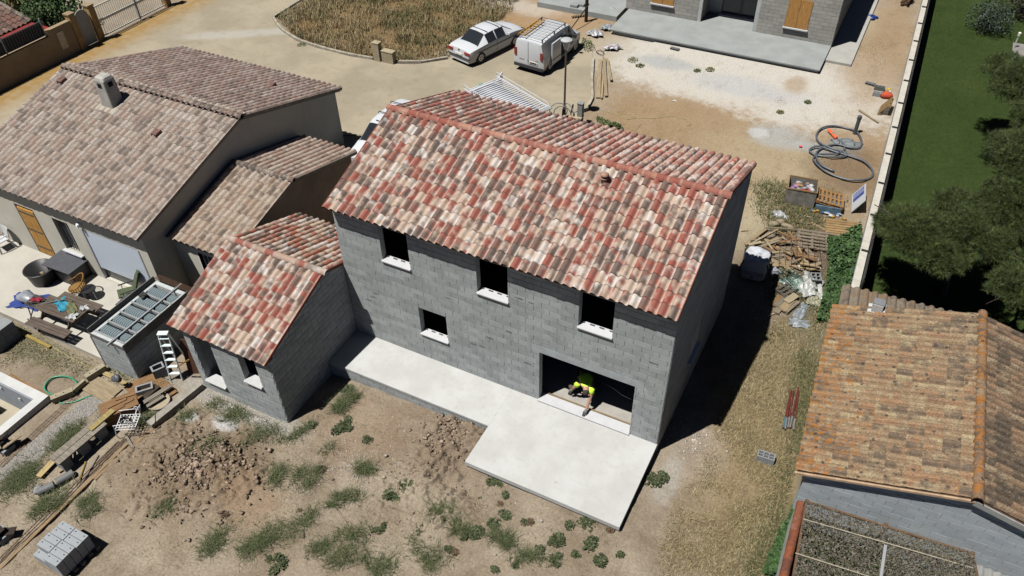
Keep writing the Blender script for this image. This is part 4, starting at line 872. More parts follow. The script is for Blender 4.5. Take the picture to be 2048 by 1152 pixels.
# ================================================================ VEHICLES
M_CAR = flat('white_car_paint', (.31,.32,.33,1), .25, .5); M_GLASS = flat('tinted_glass', (.012,.014,.016,1), .06, .6); M_TYRE = pm('tyre_rubber', (.018,.018,.018,1), .1, 20, .9); M_RIM = flat('alloy', (.4,.4,.42,1), .35, .5, .7)
M_TRIM = flat('black_trim', (.02,.02,.022,1), .55); M_RED = flat('tail_red', (.16,.012,.012,1), .2, .5); M_ALU = flat('bright_alu', (.4,.41,.43,1), .4, .5, .3); M_CHROME = flat('chrome', (.5,.5,.52,1), .15, .5, 1.)
def vehicle(root, st, hw, glass_side, glass_top, bottom=.2, mid=.48, lower=None):
    """st: (x, belt z, belt half width, roof z, roof half width); side glass lists (i0,i1); top glass lists (i0,i1)"""
    rows = []
    for x, bz, bw_, rz_, rw_ in st:
        k = 1. if bw_ > hw*.93 else bw_/hw
        rows.append([(x, hw*.93*k, bottom), (x, hw*k, min(mid, bz-.05)), (x, hw*1.0*k, bz-.06), (x, bw_, bz), (x, rw_, rz_-.05), (x, rw_*.82, rz_-.005), (x, 0, rz_+.02)])
    V = []; n = 7
    for sgn in (1, -1):
        for r in rows:
            for p in r: V.append((p[0], p[1]*sgn, p[2]))
    off = len(rows)*n
    body = MB(); body.v = V; bf = []; glass = []
    for s_i, sgn in enumerate((1, -1)):
        o = s_i*off
        for i in range(len(rows)-1):
            for k in range(n-1):
                f = (o+i*n+k, o+(i+1)*n+k, o+(i+1)*n+k+1, o+i*n+k+1)
                if sgn > 0: f = f[::-1]
                if k == 3 and any(a <= i < b for a, b in glass_side): glass.append(('side_window', [V[j] for j in f], sgn)); continue
                if k in (4, 5) and any(a <= i < b for a, b in glass_top): glass.append(('windscreen' if st[i][0] > st[-1][0]*.5 else 'rear_window', [V[j] for j in f], 0)); continue
                bf.append(f)
    for i in (0, len(rows)-1):
        P = [i*n+k for k in range(n)]+[off+i*n+k for k in range(n-1, -1, -1)]; bf.append(tuple(P) if i else tuple(P[::-1]))
    body.f = bf; b = body.build('body', M_CAR, root, True); recalc(b.data); 
    md = b.modifiers.new('edge', 'EDGE_SPLIT'); md.split_angle = math.radians(38)
    grp = {}
    for nm, P, sg in glass: grp.setdefault((nm, sg, round(P[0][0]+P[2][0]) if nm == 'side_window' else 0), []).append(P)
    for (nm, sg, _), Ps in grp.items():
        g = MB()
        for P in Ps: g.face(P)
        o = g.build(nm, M_GLASS, root); recalc(o.data)
    return b
def wheel(root, x, y, r=.31, wd=.2):
    s_ = 1 if y > 0 else -1; w_ = MB(); w_.tube([(x, y-wd/2, r), (x, y-wd/2*.99, r), (x, y+wd/2*.99, r), (x, y+wd/2, r)], [r*.86, r, r, r*.86], 22); q = w_.build('wheel', M_TYRE, root, False)
    MB().tube([(x, y+s_*wd*.5, r), (x, y+s_*(wd*.5+.012), r)], [r*.62, r*.56], 20).build('rim', M_RIM, q)
    for k in range(5):
        a = k*math.pi*2/5; MB().bar((x+math.cos(a)*.06, y+s_*(wd*.5+.016), r+math.sin(a)*.06), (x+math.cos(a)*r*.5, y+s_*(wd*.5+.016), r+math.sin(a)*r*.5), .05, .01, (0,1,0)).build('spoke', M_TRIM, q)
    MB().tube([(x, y-s_*.03, r+.03), (x, y+s_*(wd*.5-.03), r+.03)], [r*1.2, r*1.2], 20).build('wheel_arch', M_TRIM, root)
def headed(d): return math.atan2(d[1], d[0])
# white saloon
hd = headed((.27,.96)); c0 = Vector((-18.05, 19.55, -.5))
car = thing('saloon_car', 'white saloon car parked with its nose to the dry grass', 'car', c0, hd)
st = [(0,.6,.74,.64,.5),(.05,.8,.8,.86,.66),(.3,.86,.84,.93,.7),(.78,.89,.855,.95,.68),(1.4,.92,.86,1.37,.56),(1.5,.92,.86,1.385,.57),(2.05,.92,.865,1.41,.58),(2.12,.92,.865,1.41,.58),(2.7,.91,.865,1.38,.57),(2.8,.91,.86,1.35,.56),(3.5,.88,.85,.95,.68),(4.05,.8,.83,.88,.66),(4.35,.7,.78,.76,.58),(4.52,.55,.66,.58,.45)]
vehicle(car, st, .865, [(4,6),(7,9)], [(3,4),(9,10)])
for x in (.82, 3.55):
    for y in (-.77, .77): wheel(car, x, y)
for y in (-.62, .62):
    MB().box((-.005,y,.74),(.05,.36,.13)).build('tail_light', M_RED, car)
    MB().box((4.42,y,.62),(.14,.3,.12)).build('headlight', M_GLASS, car)
MB().box((.0,0,.46),(.12,1.6,.05)).build('bumper_strip', M_TRIM, car); MB().box((-.015,0,.6),(.04,.5,.11)).build('number_plate', MATS['white_paint'], car); MB().box((.02,0,.8),(.03,.09,.09)).build('badge', M_TRIM, car)
for x in (1.62, 2.5):
    MB().tube([(x,-.6,1.36),(x,-.56,1.43),(x,.56,1.43),(x,.6,1.36)], .018, 6).build('roof_bar', M_TRIM, car)
for y in (-1, 1): MB().box((2.95,y*.94,.95),(.1,.16,.1)).build('wing_mirror', M_CAR, car); MB().box((2.15,y*.868,.66),(3.1,.015,.05)).build('door_moulding', M_TRIM, car); MB().box((2.08,y*.868,.6),(.012,.012,.62)).build('door_gap', M_TRIM, car)
# white small van with ladder on the roof
hd = headed((.1,.995)); vn0 = Vector((-14.2, 20.2, -.5))
van = thing('small_van', 'white panel van with open side door and yellow ladder on its roof', 'van', vn0, hd)
st = [(0,.95,.84,1.62,.7),(.04,1.0,.9,1.74,.74),(.5,1.02,.9,1.8,.74),(1.0,1.02,.9,1.81,.74),(2.3,1.02,.9,1.8,.74),(2.42,1.02,.9,1.78,.73),(2.95,1.0,.9,1.7,.7),(3.05,1.0,.9,1.66,.69),(3.55,.98,.88,1.12,.74),(3.95,.9,.85,.98,.7),(4.15,.75,.78,.8,.6),(4.22,.55,.68,.58,.5)]
vehicle(van, st, .915, [(5,8)], [(7,8)], .24)
for x in (.75, 3.45):
    for y in (-.81, .81): wheel(van, x, y, .32)
for y in (-.79, .79): MB().box((-.01,y,1.08),(.06,.14,.4)).build('tail_light', M_RED, van)
MB().box((-.02,0,.36),(.1,1.74,.16)).build('rear_bumper', M_TRIM, van); MB().box((-.012,-.3,.62),(.03,.52,.13)).build('number_plate', MATS['white_paint'], van); MB().box((-.005,.02,1.1),(.02,.014,1.2)).build('door_gap', M_TRIM, van); MB().box((-.012,.02,.72),(.03,.1,.07)).build('badge', M_CHROME, van)
MB().box((-.014,-.3,.62),(.034,.42,.08)).build('plate_digits', M_TRIM, van); MB().box((-.006,.42,.72),(.02,.3,.035)).build('badge', M_CHROME, van); MB().box((-.006,-.5,.78),(.02,.2,.03)).build('badge', M_CHROME, van)
MB().box((1.95,-.915,.95),(.62,.02,1.1)).build('side_opening', flat('van_interior_shade', (.006,.006,.007,1), .9), van)  # black sheet on the closed body paints the unlit inside of the doorway
sd = MB().box((1.2,-.975,.95),(.92,.06,1.2)).build('sliding_door', M_CAR, van); MB().box((1.24,-1.008,1.28),(.6,.008,.42)).build('pressed_panel', pm('van_panel', (.27,.28,.3,1), .05, 4, .4), sd); MB().box((1.2,-1.008,.62),(.8,.012,.05)).build('door_moulding', M_TRIM, sd)
MB().box((2.75,-.915,.7),(.8,.02,.05)).build('door_moulding', M_TRIM, van); MB().box((3.05,-1.02,1.08),(.12,.2,.18)).build('wing_mirror', M_TRIM, van)
for y in (-.72,.72): MB().tube([(.12,y,1.93),(2.6,y,1.93)], .022, 6).build('rack_rail', M_TRIM, van)
for k in range(9): x = .15+k*.3; MB().tube([(x,-.72,1.93),(x,.72,1.93)], .014, 6).build('rack_bar', M_TRIM, van)
for x in (.2,1.4,2.5):
    for y in (-.72,.72): MB().box((x,y,1.85),(.06,.05,.16)).build('rack_foot', M_TRIM, van)
M_YEL = pm('yellow_fibre', A(226,164,30), .15, 6)
ld = thing('ladder', 'yellow extension ladder lying on the small van roof rack', 'ladder', vn0+rotz(hd) @ Vector((.05,.28,1.96)), hd)
for y in (0,.36): MB().bar((0,y,.02),(2.0,y,.02),.035,.07).build('stile', M_YEL, ld)
for k in range(7): MB().cyl((.14+.28*k,0,.03),(.14+.28*k,.36,.03),.022,6).build('rung', M_YEL, ld)
# big van with aluminium roof rack
d2 = Vector((.91,-.415,0)).normalized(); hd = headed(d2); vb0 = Vector((-14.02, 14.72, -.5))
bv = thing('work_van', 'white work van with full aluminium roof rack behind the main roof', 'van', vb0, hd)
st = [(0,1.0,.92,1.86,.8),(.05,1.05,.97,1.94,.82),(.6,1.06,.98,1.96,.82),(2.9,1.06,.98,1.96,.82),(3.4,1.05,.98,1.93,.8),(3.9,1.04,.97,1.8,.76),(4.0,1.04,.97,1.76,.75),(4.45,1.0,.95,1.24,.8),(4.75,.92,.9,1.08,.75),(4.95,.7,.8,.8,.6)]
vehicle(bv, st, .985, [(4,6)], [(6,7)], .26)
for x in (.85, 3.9):
    for y in (-.87, .87): wheel(bv, x, y, .34)
for y in (-.95,.95): MB().bar((.0,y,2.12),(4.0,y,2.12),.06,.05).build('rack_rail', M_ALU, bv); MB().tube([(.05,y,2.14),(.05,y,2.32),(3.7,y,2.32),(3.9,y,2.14)], .014, 6).build('guard_rail', M_ALU, bv)
for k in range(22): x = .25+k*.165; MB().box((x,0,2.11),(.06,1.84,.025)).build('rack_slat', M_ALU, bv)
MB().box((3.92,0,2.15),(.25,1.96,.03)).build('wind_deflector', pm('grey_deflector', A(176,184,190), .05, 3), bv)
for x in (.3,1.8,3.3):
    for y in (-.9,.9): MB().box((x,y,2.03),(.05,.05,.16)).build('rack_foot', M_ALU, bv)
    MB().tube([(x,.95,2.12),(x,.95,2.32)], .012, 6).build('guard_post', M_ALU, bv)
for y, a in ((.96, 2.2), (-.96, -2.2)):
    o = MB().bx(0,.95,-.03,.03,.3,1.85).build('rear_door', M_CAR, bv); o.location = (0, y, 0); o.rotation_euler = (0,0,a)
    w_ = MB().bx(.15,.8,-.036,.036,1.05,1.65).build('door_window', M_GLASS, o)
cr = thing('tool_crate', 'small green plastic crate at the open rear of the work van', 'crate', vb0+rotz(hd) @ Vector((-.35,.4,1.45)), hd)
MB().bx(-.2,.2,-.15,.15,0,.02).build('base', flat('green_plastic', (.02,.3,.16,1), .4), cr)
for a in ((-.2,.2,-.15,-.13),(-.2,.2,.13,.15),(-.2,-.18,-.13,.13),(.18,.2,-.13,.13)): MB().bx(*a,.02,.22).build('side', MATS['green_plastic'], cr)
MB().box((-.35,.4,1.42),(.5,.5,.05)).build('load_shelf', M_TRIM, bv)
# white people carrier, mostly hidden
mc = thing('estate_car', 'white car with two black roof bars half hidden left of the main roof', 'car', (-16.72, 12.9, -.55), -math.pi/2)
st = [(0,.85,.78,1.35,.6),(.08,.9,.84,1.5,.66),(.5,.92,.86,1.58,.66),(1.6,.93,.87,1.6,.67),(2.2,.93,.87,1.58,.67),(2.5,.93,.87,1.52,.65),(3.3,.92,.86,1.05,.7),(3.9,.85,.82,.92,.66),(4.2,.65,.72,.7,.5)]
vehicle(mc, st, .875, [(2,5)], [(5,6)])
for x in (.75, 3.4):
    for y in (-.78, .78): wheel(mc, x, y)
for x in (.75, 1.75): MB().tube([(x,-.66,1.58),(x,-.62,1.68),(x,.62,1.68),(x,.66,1.58)], .02, 6).build('roof_bar', M_TRIM, mc)
MB().box((2.35,-.3,1.6),(.03,.16,.03)).build('aerial', M_TRIM, mc)
# ================================================================ STREET FURNITURE
lamp = thing('street_lamp', 'slim brown street lamp with conical glass lantern', 'lamp post', (-10.6, 16.8, -.5))
M_POST = flat('brown_post', (.05,.04,.033,1), .5)
MB().tube([(0,0,0),(0,0,.6),(0,0,.62),(0,0,3.55)], [.075,.075,.05,.045], 12).build('post', M_POST, lamp); MB().lathe([(.05,3.5),(.09,3.56),(.22,3.98),(.21,3.98),(.08,3.58)], 20).build('lantern_glass', flat('lantern_clear', (.45,.46,.46,1), .15), lamp)
MB().lathe([(0,4.06),(.15,4.05),(.27,4.0),(.27,3.97),(0,3.97)], 22).build('lantern_cap', flat('cap_grey', (.22,.23,.23,1), .5), lamp)
for k in range(3):
    a = k*2.094; MB().bar((math.cos(a)*.07,math.sin(a)*.07,3.55),(math.cos(a)*.22,math.sin(a)*.22,3.98),.02,.01).build('lantern_rib', M_POST, lamp)
hp = thing('conduit_coil', 'loose grey conduit hoops and timber at the foot of the street lamp', 'conduit', (-10.55,16.55,-.5))
for k, (dx, dy, t_) in enumerate(((-.25,0,.5),(.25,.1,-.6),(.05,-.2,.2))):
    P = [(dx+.42*math.cos(a)*math.cos(t_), dy+.42*math.cos(a)*math.sin(t_), .45+.42*math.sin(a)) for a in np.linspace(-.9, 4.0, 22)]; MB().tube(P, .024, 6).build('hoop', pm('grey_conduit', A(150,150,148), .1, 8), hp)
MB().bar((.3,.1,0),(.42,.2,.85),.1,.05).bar((-.1,.2,0),(.0,.05,.6),.12,.05).build('timber_stake', wood('dark_stake', A(96,76,58)), hp)
def pillar(name, label, loc, parts):
    t_ = thing(name, label, 'meter box', loc)
    for d, m_ in parts: MB().bx(*d).build('box_body', m_, t_); MB().bx(d[0]-.02,d[1]+.02,d[2]-.02,d[3]+.02,d[5]+.001,d[5]+.04).build('box_cap', m_, t_)
    return t_
M_STONE = pm('pale_stone', A(206,190,158), .12, 5)
pillar('meter_pillar', 'tall pale stone meter pillar in the kerb by the dry grass', (-22.3,18.05,-.5), [((-.2,.2,-.16,.16,0,1.0), M_STONE)])
pillar('meter_box', 'low wide pale stone box beside the tall meter pillar', (-21.62,18.1,-.5), [((-.36,.36,-.17,.17,0,.62), M_STONE)])
pillar('utility_box', 'grey utility box standing on a pale block behind the main roof', (-9.75,16.6,-.5), [((-.4,.2,-.3,.1,0,.4), M_STONE), ((-.05,.2,-.12,.12,.44,1.1), pm('utility_grey', A(170,172,170), .1, 5))])
# ================================================================ TOP LEFT: walled property across the road
X_ = -38.35
M_OLDW = render_mat('old_wall_render', A(150,132,106,.7), .7)
sw = thing('street_wall', 'long shaded rendered street wall with letterbox panel across the road', 'wall', (X_-.2, 4, -.5))
def b_(x0, x1, y0, y1, z0, z1): return MB().bx(x0-(X_-.2), x1-(X_-.2), y0-4, y1-4, z0+.5, z1+.5)
b_(X_-.3, X_, -14, 10.35, -.6, .95).build('wall_core', M_OLDW, sw); b_(X_-.3, X_, 10.352, 11.85, -.6, 1.25).build('wall_raised_end', M_OLDW, sw)
b_(X_, X_+.03, 10.8, 11.2, .0, .95).build('letterbox_panel', pm('pale_panel', A(190,178,156,.7), .1, 4), sw)
fn = thing('street_railing', 'dark iron railing with screening cloth on top of the street wall', 'railing', (X_-.15, 4, .95))
M_IRON = flat('railing_iron', (.06,.065,.07,1), .5)
for z in (.08,.85): MB().bar((0,-18,z),(0,6.3,z),.03,.03).build('rail', M_IRON, fn)
for k in range(150): MB().bar((0,6.25-k*.16,.1),(0,6.25-k*.16,.84),.016,.016).build('bar', M_IRON, fn)
for k in range(10): MB().bar((0,6.3-k*2.4,-.0),(0,6.3-k*2.4,1.0),.05,.05).build('post', flat('post_pale', (.2,.2,.2,1)), fn)
MB().bx(-.05,-.03,-18,6.28,.06,.8).build('screen_cloth', flat('dark_screen', (.015,.017,.018,1), .9), fn)
for nm, y, lab in (('gate_pillar', 12.05, 'rendered pillar between street wall and arched wicket door'), ('gate_pillar', 13.35, 'rendered gate pillar between wicket door and white sliding gate'), ('gate_pillar', 18.6, 'rendered gate pillar at the far end of the white gate')):
    p = thing(nm, lab, 'pillar', (X_-.15, y, -.5)); MB().bx(-.2,.2,-.18,.18,-.1,2.0).build('shaft', pm('ochre_pillar', A(170,140,92,.85), .25, 2), p); MB().bx(-.24,.24,-.22,.22,2.001,2.08).build('cap', M_OLDW, p)
wd_ = thing('wicket_door', 'small grey metal wicket door with rounded top', 'door', (X_-.12, 12.7, -.5)); mb = MB(); P = [(0,-.44,0),(0,.44,0)]+[(0,.44*math.cos(a),1.55+.44*math.sin(a)) for a in np.linspace(0, math.pi, 12)]
mb.prism(P, (-.04,0,0)).build('leaf', pm('grey_metal', A(150,150,148,.7), .08, 5, .6), wd_)
gt = thing('driveway_gate', 'white steel bar gate closing the driveway across the road', 'gate', (X_-.1, 16, -.45)); M_GW = flat('gate_white', A(205,205,198,.8), .5)
for z in (.08,.95,1.75): MB().bar((0,-2.4,z),(0,2.4,z),.05,.06 if z != .95 else .14).build('rail', M_GW, gt)
for k in range(34): MB().bar((0,-2.35+k*.1424,.1),(0,-2.35+k*.1424,1.74),.022,.022).build('bar', M_GW, gt)
MB().bar((.0,.35,.0),(.0,.35,1.8),.1,.1).build('meeting_stile', flat('gate_grey', A(150,152,154,.8)), gt)
# old roof with red sheeting beside it
ro = thing('outbuilding', 'low outbuilding with brown tile roof and red sheet edge behind the street wall', 'building', (-43, 5, -.5))
nW = 22; wl = .3
s1 = Vector((-math.cos(.3),0,math.sin(.3))); O_ = Vector((2.85,-6.8,1.75))
TR = tile_mat('brown_tile', O_+Vector((-43,5,-.5)), (0,1,0), s1, wl, .4, A(150,118,104,1.3), A(160,112,96,1.3), A(108,92,84,1.3), A(170,146,130,1.3), amp=.5, tint=.3)
rr_ = MB().prism([O_+Vector((.0,0,-.06)), O_+Vector((0,12.6,-.06)), O_+Vector((0,12.6,-.06))+s1*4.3, O_+Vector((0,0,-.06))+s1*4.3], (0,0,-.06)).build('roof', MATS['roof_timber'], ro)
V_, F_ = tile_mesh(wl, .4, .08, 'canal'); place_tiles(rr_, [(slope_mats(O_, (0,1,0), s1, 42, 10, wl, .4), TR)], V_, F_, 120)
MB().prism([O_+Vector((.06,0,-.03)), O_+Vector((.06,12.6,-.03)), O_+Vector((1.25,13.1,-.42)), O_+Vector((1.25,0,-.42))], (0,0,.03)).build('red_sheet', pm('red_sheeting', A(176,50,46), .15, 3, .6), ro)
ridge_tiles(ro, O_+Vector((-.05,12.62,.04)), O_+Vector((-.05,12.62,.04))+s1*4.3, 10, .12, M_RIDB)
MB().bx(-1.6,2.3,-6.6,5.5,-.1,1.6).build('wall', M_OLDW, ro)
# ================================================================ LEFT YARD
def at(px, py, z): return U(px, py, z)
M_TEAK = wood('grey_teak', A(128,112,98), 0); M_PLANK = wood('site_plank', A(208,186,150), 0); M_PLANK2 = wood('grey_plank', A(176,166,150), 0); M_PLY = wood('brown_ply', A(178,136,92), 0); M_RUST = pm('rusty_steel', A(110,76,56), .25, 12)
# block shed with ribbed vault panels
sh = thing('block_shed', 'small roofless block shed with ribbed grey vault panels laid between joists', 'shed', (-17.4, -3.2, -.8)); sb_ = Vector((-17.4,-3.2,-.8))
SX0, SX1, SY0, SY1, SZ0, SZ1 = -18.2, -16.65, -4.66, -1.75, -.95, .82
def sbx(x0, x1, y0, y1, z0, z1): return MB().bx(x0+17.4, x1+17.4, y0+3.2, y1+3.2, z0+.8, z1+.8)
w1 = sbx(SX0,SX1,SY0,SY0+.15,SZ0,SZ1).build('front_wall', M_MORT, sh); place_blocks(w1, [(Vector((SX0,SY0,SZ0))-sb_, (1,0,0), (0,-1,0), block_rects(SX1-SX0, SZ1-SZ0, []))], M_BLK, 45)
w2 = sbx(SX1-.15,SX1,SY0+.15,SY1,SZ0,SZ1).build('side_wall', M_MORT, sh); place_blocks(w2, [(Vector((SX1,SY0,SZ0))-sb_, (0,1,0), (1,0,0), block_rects(SY1-SY0, SZ1-SZ0, []))], M_BLK, 0)
sbx(SX0,SX0+.15,SY0+.15,SY1,SZ0,SZ1).build('side_wall', M_MORT, sh); sbx(SX0+.15,SX1-.15,SY1-.15,SY1,SZ0,SZ1).build('rear_wall', M_MORT, sh)
M_BOARD = wood('grey_formboard', A(150,146,142), 1)
for x0, x1, y0, y1, z1 in ((SX0-.03,SX0-.001,SY0-.02,SY1,1.02),(SX1+.002,SX1+.03,SY0-.02,SY1,.93)): sbx(x0,x1,y0,y1,.55,z1).build('form_board', M_BOARD, sh)
sbx(SX0+.0,SX1,SY0-.03,SY0-.016,.7,.86).build('form_board', M_BOARD, sh); sbx(SX0-.12,SX0-.035,SY0+.0,SY0+.03,-.9,.6).build('drain_strip', flat('dark_metal', (.05,.05,.055,1)), sh)
M_VAULT = flat('vault_plastic', A(150,168,174), .5, .4)
rows = 5; yl = (SY1-SY0-.3)/rows
for k in range(rows):
    ya = SY0+.15+k*yl
    sbx(SX0+.1,SX1-.1,ya-.03,ya+.03,.72,.84).build('joist', pm('joist_concrete', A(176,180,180), .08, 6), sh)
    for xa, xb in ((SX0+.17, SX0+.98), (SX0+1.08, SX1-.17)):
        vt = MB(); n = 9; w_ = xb-xa
        for j in range(n):   # ribbed arched panel
            x = xa+w_*(j+.5)/n+17.4; hw_ = w_/n*.36; y0, y1 = ya+.05+3.2, ya+yl-.05+3.2; P = [(y0, 1.5), (y0+.1, 1.63), (y1-.1, 1.63), (y1, 1.5)]
            for (a, za), (b, zb) in zip(P, P[1:]): vt.add([(x-hw_,a,za),(x+hw_,a,za),(x+hw_,b,zb),(x-hw_,b,zb),(x-hw_*1.35,a,za-.05),(x+hw_*1.35,a,za-.05),(x+hw_*1.35,b,zb-.05),(x-hw_*1.35,b,zb-.05)], [(0,1,2,3),(1,5,6,2),(4,0,3,7)])
        vt.build('vault_panel', M_VAULT, sh); MB().bx(xa+17.39,xb+17.41,ya+3.2+.03,ya+yl+3.2-.03,1.43,1.447).build('rib_gap_shade', M_TRIM, sh)  # dark plate added below the ribs paints the shade in their gaps
sbx(SX0+1.0,SX0+1.06,SY0-.2,SY1+.25,.842,.89).build('steel_beam', pm('galv_beam', A(176,182,184), .08, 8), sh)
for k in range(5): sbx(SX0-.05,SX1+.25,SY1+.02+k*.05,SY1+.035+k*.05,.88,.9).build('rebar', M_RUST, sh)
# glove on the panels
gl = MB(); q = at(285, 590, .92); 
for k in range(9): gl.box(Vector((random.uniform(-.12,.12),random.uniform(-.1,.1),random.uniform(0,.05))), (.12,.09,.05), Matrix.Rotation(random.random()*3,3,'Z'))
o = gl.build('work_cloth', flat('black_cloth', (.015,.015,.015,1), .9)); o.location = (q.x, q.y, .87); o['label'] = 'crumpled black cloth lying on the shed panels'; o['category'] = 'cloth'
# picnic table
pt0 = at(135, 640, -.65); 
pt = thing('picnic_table', 'grey weathered wooden picnic table with attached benches and clothes on top', 'table', (-20.95, -3.85, -.65), math.radians(3))
for k in range(5): MB().bx(-.95,.95,-.38+k*.155,-.24+k*.155,.71,.745).build('top_plank', M_TEAK, pt)
for s_ in (-1, 1):
    for k in range(3): MB().bx(-.95,.95,s_*.72-.2+k*.135,s_*.72-.08+k*.135,.43,.46).build('bench_plank', M_TEAK, pt)
for x in (-.65, .65):
    for s_ in (-1, 1): MB().bar((x,s_*.78,0),(x,s_*.22,.7),.09,.04,(1,0,0)).build('leg', M_TEAK, pt)
    MB().bar((x,-.86,.41),(x,.86,.41),.04,.09).build('cross_beam', M_TEAK, pt); MB().bar((x,-.36,.69),(x,.36,.69),.04,.07).build('cross_beam', M_TEAK, pt)
def cloth(name, label, c, cx, cy, z, lx, ly, rz, seed, drape=0.):
    n = 12; r_ = random.Random(seed); V = []; F = []; ph = [r_.uniform(0, 6) for _ in range(6)]
    for i in range(n+1):
        for j in range(n+1):
            u, v = i/n-.5, j/n-.5; edge = 1-.18*math.sin(v*7+ph[0])*(abs(u) > .35)-.2*abs(math.sin(u*5+ph[1]))*(abs(v) > .3)
            zz = .03+.03*math.sin(u*11+ph[2]+v*4)+.025*math.sin(v*13+ph[3]-u*5)+.02*math.sin(u*23+v*17+ph[4])
            V.append((u*lx*edge, v*ly*edge, max(.006, zz)-(drape*max(0, abs(v)-.36)*2.2)))
    for i in range(n):
        for j in range(n): a = i*(n+1)+j; F.append((a, a+n+1, a+n+2, a+1))
    me = fast_mesh(name, V, F, True); o = mobj(name, me, pm('cloth_'+str(seed), c, .15, 8, .95, .2)); o.location = (cx, cy, z); o.rotation_euler = (0,0,rz); o['label'] = label; o['category'] = 'cloth'
    return o
cloth('towel', 'turquoise blue garment spread on the picnic table', A(64,172,200), -21.05,-3.72,.098,.75,.42,-.4,1); cloth('trousers', 'olive green trousers spread on the picnic table', A(132,136,96), -20.55,-3.72,.098,.7,.36,-.55,2); cloth('rag', 'white rag at the near end of the picnic table', A(226,228,224), -20.22,-3.98,.098,.36,.3,.3,3); cloth('rag', 'white rag at the far corner of the picnic table', A(220,222,222), -20.2,-3.5,.098,.28,.25,1.,4)
cloth('garment', 'pink red garment on the dark jacket beside the table', A(190,50,76), -22.1,-3.95,.115,.42,.2,.5,5); cloth('jacket', 'dark brown jacket heaped at the left end of the picnic table', A(70,58,52), -22.1,-3.98,.07,.6,.4,.5,6)
ps = thing('folding_chair', 'black folding chair collapsed against the table end', 'chair', (-22.0,-4.0,-.65)); 
for a, b in (((-.45,-.45,.62),(.95,.5,.86)),((-.3,-.5,0),(-.2,.1,.74)),((.2,-.62,0),(-.35,-.2,.74)),((-.35,-.2,.74),(.15,.28,.74)),((-.1,-.55,.35),(.2,-.62,.0))): MB().cyl(a, b, .022, 6).build('tube', M_TRIM, ps)
MB().bx(-.42,.28,-.26,.28,.69,.72).build('seat_panel', flat('black_fabric', (.02,.02,.02,1), .9), ps)
# blue tub with a clear bag
tb = thing('blue_sack', 'blue plastic sheet with a clear bag beside the picnic table', 'bag', (-23.35,-3.75,-.65)); cloth_o = cloth('sheet', 'x', A(60,86,170), 0,0,.0,1.25,.85,.35,7); cloth_o.parent = tb; del cloth_o['label']; del cloth_o['category']
def lump(name, mat, parent, c, r, seed, sub=2, amp=.25, **kw):
    import bmesh
    b = bmesh.new(); bmesh.ops.create_icosphere(b, subdivisions=sub, radius=1.); rr = random.Random(seed); ph = [rr.uniform(0, 6) for _ in range(9)]
    for v in b.verts:
        x, y, z = v.co; k = 1+amp*(math.sin(3*x+ph[0])*math.sin(4*y+ph[1])+.6*math.sin(6*z+ph[2]+3*x)+.5*math.sin(9*x+5*y+ph[3]))*.6
        v.co = Vector((x*r[0], y*r[1], z*r[2]))*k+Vector(c)
    me = bpy.data.meshes.new(name); b.to_mesh(me); b.free(); me.shade_smooth(); return mobj(name, me, mat, parent, **kw)
lump('bag', pm('clear_bag', A(176,182,190), .2, 6, .35, .3), tb, (.05,.05,.2), (.42,.28,.2), 5)
# black tub with rubble and flat-topped black box
tu = thing('mortar_tub', 'round black mortar tub with rubble inside', 'tub', (-23.75,-2.62,-.65)); M_BLKP = flat('black_plastic', (.012,.012,.013,1), .4)
MB().lathe([(0,.02),(.40,.02),(.43,0),(.52,.58),(.56,.6),(.56,.63),(.50,.63),(.42,.05),(0,.05)], 26).build('shell', M_BLKP, tu, True)
for k in range(16): lump('stone', pm('rubble', A(170,150,116), .2, 6), tu, (random.uniform(-.25,.3),random.uniform(-.25,.25),.12+random.uniform(0,.06)), (.12,.09,.07), k, 1)
bxo = thing('storage_box', 'large black storage box with flat grey lid by the house wall', 'box', (-23.0,-1.95,-.65), math.radians(2)); MB().bx(-.62,.62,-.42,.4,0,.68).build('body', M_BLKP, bxo); MB().bx(-.72,.72,-.5,.45,.681,.72).build('lid', pm('slate_lid', A(98,100,106), .08, 6, .8), bxo)
# rattan armchair
ra = thing('rattan_armchair', 'honey rattan armchair with round back on the terrace', 'chair', (-21.75,-2.62,-.65), math.radians(-125)); M_RAT = pm('rattan', A(170,124,58), .25, 20)
MB().tube([(.3*math.cos(a),.3*math.sin(a),.42) for a in np.linspace(0, 2*math.pi, 21)[:-1]], .022, 8, closed=True).build('seat_ring', M_RAT, ra); MB().lathe([(0,.43),(.28,.425),(.28,.4),(0,.4)], 20).build('seat', pm('woven_rattan', A(178,136,70), .35, 30), ra)
arc = [(-.02+.36*math.cos(a), .36*math.sin(a), .62+.28*max(0, -math.cos(a))) for a in np.linspace(.9, 2*math.pi-.9, 18)]; MB().tube(arc, .024, 8).build('back_rail', M_RAT, ra)
for k, p in enumerate(arc[::1]): MB().cyl(p, (p[0]*.85, p[1]*.85, .42), .012, 6).build('back_spindle', M_RAT, ra)
for a in (.7,2.4,3.9,5.6): MB().tube([(.29*math.cos(a),.29*math.sin(a),.42),(.31*math.cos(a),.31*math.sin(a),.2),(.36*math.cos(a),.36*math.sin(a),0)], .022, 8).build('leg', M_RAT, ra)
um = thing('side_stool', 'small round black stool behind the rattan armchair', 'stool', (-21.3,-2.5,-.65)); MB().lathe([(0,.45),(.26,.45),(.27,.42),(0,.42)], 20).build('seat', M_BLKP, um)
for a in (0,2.1,4.2): MB().cyl((.2*math.cos(a),.2*math.sin(a),.42),(.24*math.cos(a),.24*math.sin(a),0),.016,6).build('leg', M_ALU, um)
